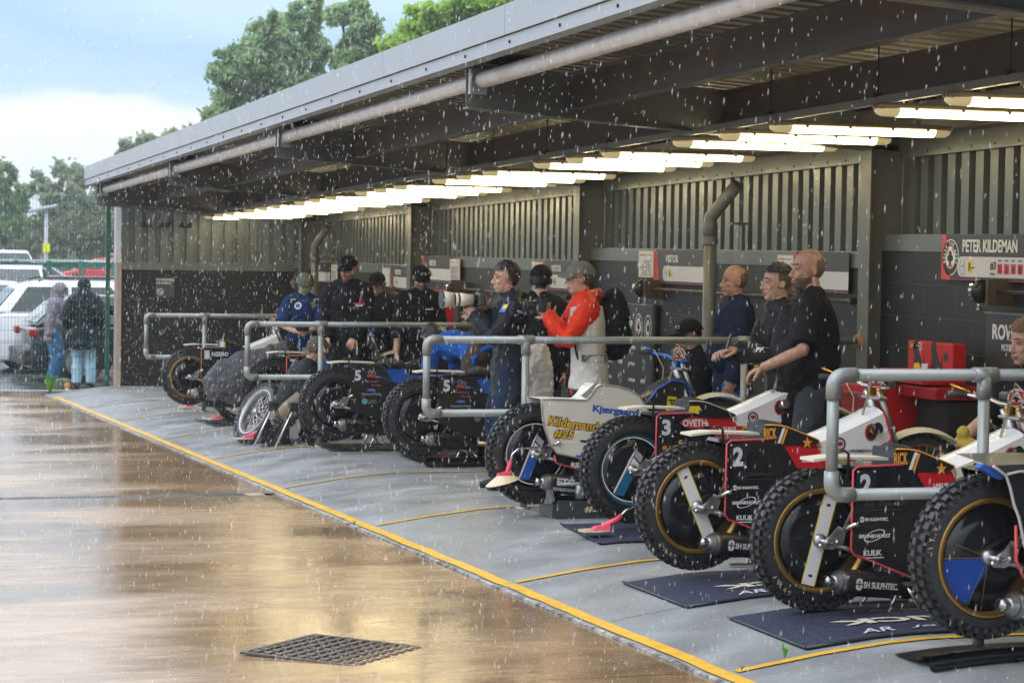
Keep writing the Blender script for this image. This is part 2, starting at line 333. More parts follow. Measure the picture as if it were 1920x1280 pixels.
# drain channel
t = thing('drain_channel', 'long narrow slotted steel drain set across the wet brown yard', 'drain', (0, 0, 0))
b = MB(); y0 = 17.72
for sy in (-1, 1): b.box((-8.2, y0+sy*.072, yard(y0)-.012), (23.4, .012, .03))
b.box((-8.2, y0, yard(y0)-.04), (23.4, .15, .01)); b.build('channel_edge', STEEL, t)
b = MB()
for i in range(390): b.box((3.40-.03*i-.02, y0, yard(y0)-.006), (.016, .128, .012))
for sy in (-.03, .03): b.box((3.46-.03*195, y0+sy, yard(y0)-.004), (11.8, .008, .012))
tag(b.build('slotted_grate', STEEL, t), kind='stuff')
b = MB(); b.box((3.54, y0, yard(y0)+.001), (.14, .2, .008)); b.build('end_patch', mat('patch_concrete', (.36, .30, .25), .5, ns=20, na=.3), t)
# square cast iron gully grating
t = thing('gully_grating', 'square cast iron gully grating sunk in the brown concrete yard', 'grating', (2.375, 9.955, yard(9.955)), radians(-44))
t.rotation_euler = (radians(-.9), radians(.7), radians(-44))
IR = mat('cast_iron', (.07, .06, .052), .32, .4, ns=20, na=.3, rn=.12, bump=.3, bs=80)
b = MB(); b.add([(-.29, -.29, .0012), (.29, -.29, .0012), (.29, .29, .0012), (-.29, .29, .0012)], [(0, 1, 2, 3)]); b.build('flooded_pit', WET, t)
b = MB()
for s in (-1, 1): b.box((0, s*.305, .002), (.63, .022, .010)); b.box((s*.305, 0, .002), (.022, .59, .010))
b.build('frame', IR, t)
b = MB()
for i in range(10):
    for j in range(8):
        b.box((-.262+.0583*i, -.25+.0715*j, .004+random.uniform(0, .002)), (.036, .05, .010), tp=.86)
    b.box((-.262+.0583*i, 0, .002), (.012, .588, .006))
b.build('grate_bars', IR, t)
# ------------------------------------------------------------------ shelter
shel = thing('pit_shelter', 'long open fronted pit shelter with grey fascia and ribbed metal roof', 'shelter')
STL = mat('painted_steel_olive', (.125, .132, .122), .42, ns=4, na=.18, rn=.12, bump=.1, bs=30, dirt=((.12, .10, .075), 2.2, .55, .6))
STLB = mat('painted_steel_brown', (.068, .056, .048), .45, ns=4, na=.25, dirt=((.06, .05, .04), 2.2, .55, .6))
CLAD = mat('cladding_grey_green', (.145, .165, .158), .34, .2, ns=2.5, na=.12, rn=.08, dirt=((.16, .155, .12), 1.6, .56, .55))
FAS = mat('fascia_grey', (.345, .375, .41), .36, .2, ns=1.5, na=.07, rn=.08, dirt=((.27, .29, .31), 4, .55, .4))
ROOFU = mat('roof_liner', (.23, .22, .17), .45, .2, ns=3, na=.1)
CB = [8.61, 14.86, 21.11, 27.36, 33.61]; XW, XC, XF = 7.5, 7.36, 4.38
def rb(X): return 1.22-.066*(X-4.38)      # underside of the rafters
def ribs(y0, y1, p=.195):
    out = []; y = y0
    while y < y1-.01:
        out += [(y, 0), (y+.105, 0), (y+.113, 1), (y+.187, 1)]; y += p
    return [q for q in out if q[0] < y1]+[(y1, 0)]
# roof sheets
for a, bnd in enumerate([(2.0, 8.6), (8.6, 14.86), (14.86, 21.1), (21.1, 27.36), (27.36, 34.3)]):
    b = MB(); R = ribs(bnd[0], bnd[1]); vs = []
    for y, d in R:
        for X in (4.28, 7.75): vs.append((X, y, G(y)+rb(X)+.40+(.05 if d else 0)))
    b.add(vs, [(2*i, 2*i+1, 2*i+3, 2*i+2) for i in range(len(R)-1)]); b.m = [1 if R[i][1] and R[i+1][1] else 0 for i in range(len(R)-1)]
    b.build('roof_sheet', [ROOFU, mat('roof_recess_painted_shade', (.05, .05, .048), .6)], shel, fix=False)  # second material paints the shade between the ribs onto the recess faces
    b = MB(); y0, y1 = bnd
    b.add([(4.27, y0, G(y0)+rb(4.27)+.46), (7.8, y0, G(y0)+rb(7.8)+.46), (7.8, y1, G(y1)+rb(7.8)+.46), (4.27, y1, G(y1)+rb(4.27)+.46)], [(0, 1, 2, 3)]); b.build('roof_top', FAS, shel)
# fascia
for i in range(11):
    y0, y1 = 1.5+i*3.02, 1.5+(i+1)*3.02-.006
    y1 = min(y1, 34.25)
    if y0 < y1:
        b = MB(); X0 = 4.245
        for (xa, xb, ha, hb) in ((X0, X0+.03, 1.578, 1.765),):
            b.add([(x, y, G(y)+h) for y in (y0, y1) for x in (xa, xb) for h in (ha, hb)], [(0, 1, 3, 2), (4, 6, 7, 5), (0, 4, 5, 1), (2, 3, 7, 6), (1, 5, 7, 3), (0, 2, 6, 4)])
        b.build('fascia_panel', FAS, shel)
b = MB(); y0, y1 = 1.5, 34.25
b.add([(x, y, G(y)+h) for y in (y0, y1) for x in (4.262, 4.285) for h in (1.49, 1.572)], [(0, 1, 3, 2), (4, 6, 7, 5), (0, 4, 5, 1), (2, 3, 7, 6), (1, 5, 7, 3), (0, 2, 6, 4)])
b.add([(x, y, G(y)+1.488) for y in (y0, y1) for x in (4.262, 4.36)], [(0, 1, 3, 2)])
b.build('fascia_trim', FAS, shel)
for i in range(34): y = 2+i*.96; b = MB(); b.lathe([(0, -.004), (.011, -.003), (.011, .003)], (4.258, y, G(y)+1.53), 'x', 10); b.build('fascia_screw', BLACKM, shel)
b = MB(); b.add([(x, 34.26, G(34.26)+h) for x, h in ((4.25, 1.49), (4.25, 1.765), (7.8, 1.46), (7.8, 1.16))], [(0, 1, 2, 3)]); b.build('gable_trim', FAS, shel)
# rafters (I sections) with end plate, bracket and columns
for y in CB+[2.4]:
    b = MB(); x0, x1 = 4.38, 7.62
    def bar(ya, yb, da, db, xa=x0, xb=x1):
        b.add([(x, yy, G(y)+rb(x)+d) for x in (xa, xb) for yy in (y+ya, y+yb) for d in (da, db)], [(0, 1, 3, 2), (4, 6, 7, 5), (0, 4, 5, 1), (2, 3, 7, 6), (1, 5, 7, 3), (0, 2, 6, 4)])
    bar(-.07, .07, 0, .012); bar(-.07, .07, .298, .31); bar(-.005, .005, .012, .298)
    b.build('rafter', STL, shel)
    b = MB(); b.box((4.46, y-.055, G(y)+1.40), (.10, .008, .17)); b.box((4.42, y-.09, G(y)+1.41), (.012, .07, .012)); b.box((4.39, y-.065, G(y)+1.40), (.012, .05, .17)); b.build('tube_bracket', FAS, shel)
    b = MB(); z0 = floor_z(y)-.02; zt = G(y)+rb(XC)+.05; hz = (z0+zt)/2
    b.box((XC+.006, y, hz), (.012, .17, zt-z0)); b.box((XC+.30, y, hz), (.012, .17, zt-z0)); b.box((XC+.15, y, hz), (.28, .01, zt-z0))
    b.box((XC+.08, y, z0+.03), (.3, .26, .02))
    b.build('column', STL, shel)
# front tie tube
for y0, y1 in zip([2.4]+CB, CB):
    b = MB(); a = Vector((4.47, y0+.05, G(y0)+1.41)); c = Vector((4.47, y1-.07, G(y1)+1.41))
    b.tube([a, a+(c-a)*.004, c-(c-a)*.004, c], [.04, .055, .055, .04], 18); b.build('tie_tube', GALV, shel)
# purlins along the shed
for X, dep, m in ((5.12, .24, STLB), (6.25, .24, STLB), (7.3, .2, STL)):
    for y0, y1 in zip([2.4]+CB, CB):
        b = MB()
        for (xa, xb, ha, hb) in ((X-.004, X+.004, rb(X)+.06, rb(X)+.06+dep), (X-.05, X+.05, rb(X)+.055, rb(X)+.062), (X-.05, X+.05, rb(X)+.055+dep, rb(X)+.062+dep)):
            b.add([(x, y, G(y)+h) for y in (y0+.008, y1-.008) for x in (xa, xb) for h in (ha, hb)], [(0, 1, 3, 2), (4, 6, 7, 5), (0, 4, 5, 1), (2, 3, 7, 6), (1, 5, 7, 3), (0, 2, 6, 4)])
        b.build('purlin', m, shel)
# dark gussets/cleats over the rafters near the front
for y in CB: b = MB(); b.box((4.78, y+.12, G(y)+rb(4.8)+.34), (.42, .1, .10)); b.build('cleat', BLACKM, shel)
# block wall and cladding, level courses stepping down bay by bay
def blockmat(nm, col, mortar, rot=False):
    m = bpy.data.materials.new(nm); m.use_nodes = True; t = m.node_tree; p = t.nodes['Principled BSDF']
    g = nd(t, 'ShaderNodeTexCoord'); s = nd(t, 'ShaderNodeSeparateXYZ'); c = nd(t, 'ShaderNodeCombineXYZ'); t.links.new(g.outputs['Object'], s.inputs[0])
    t.links.new(s.outputs['X' if rot else 'Y'], c.inputs[0]); t.links.new(s.outputs['Z'], c.inputs[1])
    br = nd(t, 'ShaderNodeTexBrick'); br.inputs['Scale'].default_value = 1; br.inputs['Brick Width'].default_value = .45; br.inputs['Row Height'].default_value = .225
    br.inputs['Mortar Size'].default_value = .005; br.inputs['Mortar Smooth'].default_value = .3; br.inputs['Color1'].default_value = col+(1,); br.inputs['Color2'].default_value = tuple(x*1.25 for x in col)+(1,); br.inputs['Mortar'].default_value = mortar+(1,)
    t.links.new(c.outputs[0], br.inputs['Vector']); t.links.new(br.outputs['Color'], p.inputs['Base Color']); p.inputs['Roughness'].default_value = .5
    n = nd(t, 'ShaderNodeTexNoise'); n.inputs['Scale'].default_value = 55; n.inputs['Detail'].default_value = 5; t.links.new(g.outputs['Object'], n.inputs['Vector'])
    m1 = nd(t, 'ShaderNodeMath', operation='MULTIPLY_ADD', _1=-1.6, _2=0.0); t.links.new(br.outputs['Fac'], m1.inputs[0]); t.links.new(n.outputs[0], m1.inputs[2])
    bp = nd(t, 'ShaderNodeBump'); bp.inputs['Strength'].default_value = .5; bp.inputs['Distance'].default_value = .006; t.links.new(m1.outputs[0], bp.inputs['Height']); t.links.new(bp.outputs[0], p.inputs['Normal'])
    return m
BLK = blockmat('charcoal_blockwork', (.014, .015, .017), (.036, .037, .039))
BLKE = blockmat('black_blockwork', (.007, .007, .008), (.02, .02, .021), True)
bays = [(2.4, 8.61, .255), (8.61, 14.86, .125), (14.86, 21.11, -.005), (21.11, 27.36, -.133), (27.36, 34.6, -.265)]
for y0, y1, ft in bays:
    zt = 1.8+ft-.11; zb = floor_z(y1)-.1
    b = MB(); L = y1-y0-.01
    b.box((XW+.1, 0, 0), (.2, L, zt-zb)); w = b.build('block_wall', BLK, shel)
    w.location = (0, (y0+y1)/2, 0); me = w.data
    for v in me.vertices: v.co.z += (zt-zb)/2 - (zt-zb)
    w.location.z = zt
    b = MB(); b.box((XW+.02, (y0+y1)/2+.045, 1.8+ft-.055), (.06, L-.18, .108)); b.box((XW+.06, (y0+y1)/2+.045, 1.8+ft+.004), (.14, L-.18, .008)); b.build('flashing', CLAD, shel)
    R = ribs(y0+.02, y1-.02); b = MB(); vs = []
    for y, d in R:
        X = XW+.155+(.06 if d else 0); zt2 = G(y)+rb(7.6)+.42; vs += [(X, y, 1.8+ft+.01), (X, y, zt2)]
    b.add(vs, [(2*i, 2*i+1, 2*i+3, 2*i+2) for i in range(len(R)-1)]); b.build('wall_cladding', CLAD, shel, fix=False)
    b = MB()
    b.add([(x, y, G(y)+h) for y in (y0+.09, y1-.09) for x in (XW+.10, XW+.125) for h in (.97, 1.12)], [(0, 1, 3, 2), (4, 6, 7, 5), (0, 4, 5, 1), (2, 3, 7, 6), (1, 5, 7, 3), (0, 2, 6, 4)])
    for i in range(20):
        y = y0+.2+i*.31
        if y < y1-.1: b.lathe([(0, -.003), (.008, -.003), (.008, .002)], (XW+.098, y, G(y)+1.0), 'x', 8, 1)
    b.build('head_flashing', [CLAD, BLACKM], shel)
# end wall
YEW = 34.6
b = MB(); b.box((0, .1, -.9), (2.74, .2, 1.95)); w = b.build('block_wall', BLKE, shel); w.location = (4.85+1.36, YEW, 1.8-.431)
b = MB(); b.box((6.2, YEW+.01, 1.8-.372), (2.72, .06, .118)); b.build('flashing', CLAD, shel)
R = ribs(4.86, 7.66); vs = []; b = MB()
for x, d in R:
    y = YEW+.05+(.06 if d else 0); vs += [(x, y, 1.8-.315), (x, y, 1.8+.56)]
b.add(vs, [(2*i, 2*i+1, 2*i+3, 2*i+2) for i in range(len(R)-1)]); b.build('wall_cladding', CLAD, shel, fix=False)
b = MB(); b.box((4.80, YEW+.08, 1.8+.12), (.075, .2, .90)); b.build('corner_flashing', mat('corner_white', (.60, .64, .68), .4, ns=6), shel)
b = MB(); b.box((4.81, YEW+.08, 1.8-1.26), (.075, .24, 1.86)); b.build('corner_post', mat('corner_tan', (.40, .33, .28), .5, ns=6, dirt=((.2, .17, .13), 5, .55, .5)), shel)
b = MB()
b.add([(4.36+.0, YEW-.9, G(34)+1.19), (7.6, YEW-.9, G(34)+.93), (7.6, YEW-.9, G(34)+1.3), (4.36, YEW-.9, G(34)+1.5)], [(0, 1, 2, 3)]); b.build('end_soffit', STL, shel)
# hooks stain on end cladding: small dark brackets in a row
b = MB()
for x in (5.18, 5.27, 5.47, 5.56, 5.76, 5.88): b.box((x, YEW+.03, 1.8+.235+random.uniform(-.01, .02)), (.05, .04, .045)); b.box((x+.01, YEW+.02, 1.8+.27), (.018, .03, .05))
for x in (5.22, 5.52, 5.82): b.box((x, YEW+.03, 1.8+.222), (.2, .03, .018))
tag(b.build('hook_rail', BLACKM), 'row of small black hooks high on the ribbed end wall', 'hook rail')
# downpipes
def downpipe(Y, label, X=7.28):
    t = thing('downpipe', label, 'pipe', group=None); z0 = floor_z(Y); b = MB(); top = G(Y)+.62
    b.tube([(X, Y, z0), (X, Y, top-.18)], .054, 18); b.build('lower_pipe', PIPE, t)
    b = MB(); pts = [(X, Y, top-.2), (X, Y, top-.06), (X+.0, Y-.0, top), (X+.06, Y-.10, top+.12), (X+.14, Y-.22, top+.27)]
    b.tube(pts, [.058, .058, .056, .054, .054], 18); b.build('elbow', PIPE, t)
    b = MB(); b.lathe([(.063, -.03), (.063, .03)], (X, Y, top-.19), 'z', 18); b.lathe([(.060, -.015), (.060, .015)], (X, Y, z0+1.0), 'z', 18); b.build('collar', PIPE, t)
    b = MB(); b.box((X+.2, Y-.1, top-.05), (.14, .1, .02)); b.box((X+.24, Y-.1, top-.45), (.03, .05, .8)); b.build('bracket', STL, t); return t
PIPE = mat('grey_pvc_pipe', (.13, .13, .128), .38, ns=3, na=.15, rn=.08)
yv = at(1331, 500, X=7.28).y; downpipe(yv, 'grey downpipe with a bent top, in front of the near visitor board')
yv = at(591, 450, X=7.28).y; downpipe(min(yv, 34.2), 'far grey downpipe in the dark back corner behind the green cap')
# rails
def elbow(mb, c, d1, d2, r=.0315, R=.05):
    c = Vector(c); d1 = Vector(d1); d2 = Vector(d2); p = [c+d1*(R+.05), c+d1*R]
    for i in range(1, 6):
        a = i/6*pi/2; p.append(c+d1*R*(1-sin(a))+d2*R*(1-cos(a)))
    p += [c+d2*R, c+d2*(R+.05)]; mb.tube(p, r, 16)
def rail(Y, label, wall=True, xe=7.36, extra=(6.46,)):
    z0 = floor_z(Y); zt = G(Y)-.335-z0; zb = G(Y)-.832-z0; t = thing('guard_rail', label, 'railing', (0, Y, z0), group='tube rails between the bays'); r = .0252
    b = MB(); b.cyl((4.14+.05, 0, zt), (xe, 0, zt), r, 16); b.build('top_rail', GREYP, t)
    b = MB(); b.cyl((4.19, 0, zb), (xe if not wall else 6.4, 0, zb), r, 16); b.build('lower_rail', GREYP, t)
    b = MB(); b.cyl((4.14, 0, zb+.05), (4.14, 0, zt-.05), r, 16); b.build('end_post', GREYP, t)
    for x in (4.84,)+extra:
        b = MB(); b.cyl((x, 0, 0), (x, 0, zt), r, 16); b.build('post', GREYP, t)
        if Y > 9: b = MB(); b.lathe([(.0, .012), (.05, .012), (.05, 0)], (x, 0, 0), 'z', 16); b.build('foot_flange', GREYP, t)
        b = MB(); b.cyl((x-.055, 0, zt), (x+.055, 0, zt), .0320, 16); b.cyl((x, 0, zt-.10), (x, 0, zt), .032, 16); b.build('tee_fitting', GREYP, t); b = MB(); b.cyl((x-.05, 0, zb), (x+.05, 0, zb), .0315, 16); b.cyl((x, 0, zb-.05), (x, 0, zb+.05), .032, 16)
        b.build('tee_fitting', GREYP, t)
    for zz, d in ((zt, -1), (zb, 1)):
        b = MB(); elbow(b, (4.14, 0, zz), (1, 0, 0), (0, 0, d)); b.cyl((4.19, -.029, zz), (4.19, -.036, zz), .006, 8); b.build('elbow_fitting', GREYP, t)
    if wall: b = MB(); b.lathe([(.0, -.03), (.05, -.03), (.05, 0), (.05, .0)], (xe, 0, zt), 'x', 16); b.build('wall_flange', mat('rusty_clamp', (.25, .13, .07), .7), t)
    return t
rail(8.61, 'nearest grey tube rail, in front of the second black bike numbered 2')
rail(14.88, 'grey tube rail in front of both photographers, reaching the wall column')
rail(21.13, 'grey tube rail in front of the black bike numbered 5 and its mechanics')
rail(27.38, 'farthest grey tube rail, against the black end wall')
# lighting: suspended trunking and batten lamps
t = thing('lighting_trunking', 'long galvanised trunking hung on rods under the shelter roof', 'trunking')
for y0, y1 in [(2+i*6.4, 2+(i+1)*6.4-.004) for i in range(5)]:
    b = MB(); b.add([(x, y, G(y)+h) for y in (y0, y1) for x in (5.99, 6.03) for h in (1.09, 1.135)], [(0, 1, 3, 2), (4, 6, 7, 5), (0, 4, 5, 1), (2, 3, 7, 6), (1, 5, 7, 3), (0, 2, 6, 4)]); b.build('trunking_length', STL, t)
for i in range(21):
    y = 3+i*1.5; b = MB(); zt = G(y)+rb(6)+.38; b.cyl((6.01, y, G(y)+1.12), (6.01, y, zt), .005, 6); b.box((6.01, y, G(y)+1.145), (.05, .03, .03)); b.build('hanger_rod', BLACKM, t)
LAMPW = mat('lamp_diffuser_lit', (.9, .88, .7), .3, emit=(1.0, .83, .47), es=11)
LENS = mat('lamp_end_clear', (.55, .52, .34), .25, ns=9, emit=(1.0, .8, .4), es=.25)
HOUS = mat('lamp_housing', (.24, .20, .15), .5, ns=9)
lamp0 = None; cs = []
for g in range(9):
    for k in (-.83, 0, .83): cs.append(14.2+(g-2)*3.125+k)
for i, y in enumerate(cs):
    lab = 'lit twin tube batten lamp hung under the shelter roof, %s from the near end' % (['first', 'second', 'third', 'fourth', 'fifth', 'sixth', 'seventh', 'eighth', 'ninth', 'tenth', 'eleventh', 'twelfth', 'thirteenth', 'fourteenth', 'fifteenth', 'sixteenth', 'seventeenth', 'eighteenth', 'nineteenth', 'twentieth', 'twenty-first', 'twenty-second', 'twenty-third', 'twenty-fourth', 'twenty-fifth', 'twenty-sixth', 'twenty-seventh'][i])
    if y > 34.3 or y < 6: continue
    if lamp0 is None:
        t = thing('batten_lamp', lab, 'lamp', (0, 0, 0), group='batten lamps under the shelter roof'); lamp0 = t
        b = MB(); b.rbox((.60, 0, .045), (1.26, .115, .035), .012); b.box((.18, 0, .075), (.03, .05, .04)); b.box((1.0, 0, .075), (.03, .05, .04))
        for q in (-.02, .02): b.cyl((-.031, q, .045), (-.036, q, .045), .011, 10)
        b.build('housing', HOUS, t)
        n = 9; pr = [(-.058, .03)]+[(.058*-cos(pi*j/n), .03-.044*sin(pi*j/n)) for j in range(1, n)]+[(.058, .03)]
        def lens(x0, x1, e0, e1):
            b = MB(); xs = []
            if e0: xs += [(x0, .25), (x0+.012, .7), (x0+.035, .95)]
            else: xs += [(x0, 1)]
            if e1: xs += [(x1-.035, .95), (x1-.012, .7), (x1, .25)]
            else: xs += [(x1, 1)]
            m_ = len(pr); vs = [(x, yy*s_, .03+(zz-.03)*s_) for x, s_ in xs for yy, zz in pr]
            b.add(vs, [(a*m_+j, a*m_+j+1, (a+1)*m_+j+1, (a+1)*m_+j) for a in range(len(xs)-1) for j in range(m_-1)], 0, True)
            if e0: b.f.append(tuple(range(m_))); b.m.append(0); b.s.append(False)
            if e1: b.f.append(tuple(range((len(xs)-1)*m_, len(xs)*m_))); b.m.append(0); b.s.append(False)
            return b
        lens(.10, 1.11, 0, 0).build('diffuser', LAMPW, t)
        lens(-.03, .10, 1, 0).build('end_cap', LENS, t); lens(1.11, 1.235, 0, 1).build('end_cap', LENS, t)
        for q in (.2, .5, .8, 1.05): b = MB(); b.box((q, -.058, .03), (.02, .008, .02)); b.build('clip', HOUS, t)
    else: t = copy_tree(lamp0); t['label'] = lab
    t.location = (5.98, y, G(y)+1.03)
# ------------------------------------------------------------------ boards and fittings on the back wall
BOARD = mat('board_charcoal', (.040, .041, .044), .42, ns=3, na=.08)
INK = mat('black_ink', (.02, .02, .022), .5); BWHITE = mat('board_white', (.62, .63, .65), .45, ns=3, na=.03); LET = mat('lettering_white', (.74, .74, .76), .5)
GREYI = mat('grey_ink', (.35, .36, .38), .5); CARD = mat('red_card', (.62, .035, .08), .5)
bay_top = lambda Y: [f for a, c, f in bays if a-.3 <= Y < c+.2][0]
def wallY(x, y=480, X=XW-.03): return at(x, y, X=X).y
def wf(Y, z, X): return frame((X, Y, z), (0, -1, 0), (0, 0, 1))
def name_board(xl, L, who, label, ace=False, grp='rider name boards on the back wall'):
    Y = wallY(xl); zt = 1.8+bay_top(Y)+.004; H = .30; X = XW-.035
    t = thing('name_board', label, 'sign', (X, Y, zt), 0, grp)
    M = frame((0, 0, -H), (0, -1, 0), (0, 0, 1))
    b = MB(); quad(b, M @ Matrix.Translation((0, 0, -.008)), [(0, 0), (L, 0), (L, H), (0, H)], .008); b.build('panel', BOARD, t)
    b = MB(); quad(b, M, [(0, 0), (.13, 0), (.115, .12), (.055, H), (0, H)], .0015); quad(b, M, [(0, .0), (L, .0), (L, .004), (0, .004)], .002); b.build('red_flash', REDV, t)
    b = MB(); quad(b, M, rrect(.225, .022, L-.0, .155, .05, corners=(0, 0, 1, 1)), .002); b.build('white_bar', BWHITE, t)
    b = MB(); text(b, who, M @ Matrix.Translation((.285, .185, .0)), (.30 if who == 'VISITOR' else .71), .068 if who == 'VISITOR' else .083, bold=.022, depth=.002); b.build('lettering', LET, t)
    b = MB(); quad(b, M @ Matrix.Translation((0, 0, .002)), disc(.395, .088, .035, .047), .001); b.build('yellow_roundel', YEL, t)
    b = MB(); Q = M @ Matrix.Translation((0, 0, .0035)); text(b, 'R', Q @ Matrix.Translation((.378, .06, 0)), .032, .055, bold=.03, depth=.001); quad(b, Q, [(.41, .078), (.46, .078), (.46, .086), (.41, .086)], .001)
    if ace:
        text(b, '#3', Q @ Matrix.Translation((.66, .07, 0)), .075, .055, bold=.02)
        for i, ch in enumerate('3241'): text(b, ch, Q @ Matrix.Translation((.775+.085*i, .055, .002)), .022, .045, bold=.02); text(b, 'HEAT', Q @ Matrix.Translation((.765+.085*i, .128, 0)), .04, .01)
        text(b, 'Points', Q @ Matrix.Translation((.665, .04, 0)), .06, .014)
    b.build('lettering', INK, t)
    b = MB()
    for sgn in (-1, 1):
        for i in range(9):
            a = -60+i*13.3; p0 = (.29+sgn*.030*cos(radians(a)), .092+.047*sin(radians(a))); p1 = (.29+sgn*.030*cos(radians(a+13.3)), .092+.047*sin(radians(a+13.3)))
            quad(b, Q, [p0, p1, (p1[0]+sgn*.005, p1[1]), (p0[0]+sgn*.005, p0[1])], .001)
    text(b, 'ATPI', Q @ Matrix.Translation((.275, .084, 0)), .03, .014); text(b, 'PREMIERSHIP', Q @ Matrix.Translation((.262, .036, 0)), .06, .006)
    b.build('emblem', GREYI, t)
    if ace:
        b = MB(); ace_badge(b, M, .125, .148, .112, .122, 0, 1, 2); b.build('club_badge', [LET, INK, REDV], t)
        b = MB()
        for i in range(4): quad(b, Q, [(.755+.085*i, .048), (.815+.085*i, .048), (.815+.085*i, .112), (.755+.085*i, .112)], .001)
        b.build('score_cards', CARD, t)
    return t
name_board(1767, 3.2, 'PETER KILDEMAN', 'name board with a round club badge and the name of a rider', True)
name_board(1227.5, 1.3, 'VISITOR', 'visitor board partly hidden by the bent grey downpipe')
name_board(1489, .97, 'VISITOR', 'visitor board behind the bald bearded man')
name_board(794, 1.25, 'VISITOR', 'visitor board above the white camera lens and the red boxes')
name_board(1019, .98, 'VISITOR', 'visitor board between the black beanie and the grey cap')
name_board(585, 1.2, 'VISITOR', 'farthest visitor board, next to the green cap')
name_board(731, .98, 'VISITOR', 'visitor board left of the mechanic with the black cap looking down')
def notice(xl, xr, yt, yb, label, framed=True, blank=False):
    Y0 = wallY(xl, yt, XW-.05); Y1 = wallY(xr, yt, XW-.05); p = at(xl, yt, X=XW-.05); q = at(xl, yb, X=XW-.05); w = Y0-Y1; h = p.z-q.z
    t = thing('notice', label, 'notice', (XW-.05, Y0, q.z), 0, 'race programme notices on the back wall'); M = frame((0, 0, 0), (0, -1, 0), (0, 0, 1))
    b = MB(); quad(b, M @ Matrix.Translation((0, 0, -.012)), [(0, 0), (w, 0), (w, h), (0, h)], .012); b.build('board', BWHITE if not framed else mat('notice_frame', (.62, .60, .54), .4), t)
    if not blank:
        m = w*.09; b = MB(); quad(b, M, [(m, m), (w-m, m), (w-m, h-m), (m, h-m)], .001, 0)
        Q = M @ Matrix.Translation((0, 0, .0012)); quad(b, Q, [(m, h*.82), (w*.5, h*.82), (w*.5, h-m), (m, h-m)], .001, 1); quad(b, Q, [(w*.52, h*.83), (w-m, h*.83), (w-m, h-m*1.1), (w*.52, h-m*1.1)], .001, 2)
        for r in range(7):
            for c in range(6):
                x = w*(.14+.125*c); y = h*(.13+.078*r)
                if random.random() < .8: quad(b, Q, [(x, y), (x+w*.085, y), (x+w*.085, y+h*.045), (x, y+h*.045)], .001, random.choice((1, 2, 2, 2)))
        quad(b, Q, [(m, h*.07), (w-m, h*.07), (w-m, h*.095), (m, h*.095)], .001, 1)
        b.build('printed_sheet', [BWHITE, mat('print_red', (.45, .05, .05), .5), mat('print_dark', (.06, .07, .10), .5)], t)
    else:
        b = MB(); quad(b, M, [(w*.2, h*.9), (w*.8, h*.9), (w*.8, h*.92), (w*.2, h*.92)], .001)
        for i in range(9): quad(b, M, [(w*.12, h*(.12+.08*i)), (w*.88, h*(.12+.08*i)), (w*.88, h*(.125+.08*i)), (w*.12, h*(.125+.08*i))], .001)
        b.build('printed_lines', GREYI, t)
notice(1198, 1225, 470, 519, 'framed race card notice left of the near visitor board')
notice(1458, 1487, 478, 527, 'framed race card notice behind the young man and the bearded man')
notice(843.5, 861.5, 485, 524, 'framed race card notice above the white camera lens')
notice(997, 1017, 491, 530, 'framed race card notice above the black beanie')
notice(621, 632, 496, 527, 'framed race card notice beside the farthest visitor board')
notice(717, 730.5, 502, 536, 'plain white notice sheet behind the man in the black hoodie', False, True)
def emblem_ring(b, Q, cx, cy, r, mi=0, k=2):
    quad(b, Q, disc(cx, cy, r*.72, r), .001, mi); quad(b, Q, disc(cx, cy, r*.66, r*.92), .0016, k); quad(b, Q, disc(cx, cy, r*.45, r*.63), .0022, mi); quad(b, Q, disc(cx, cy, r*.38, r*.54), .0027, k)
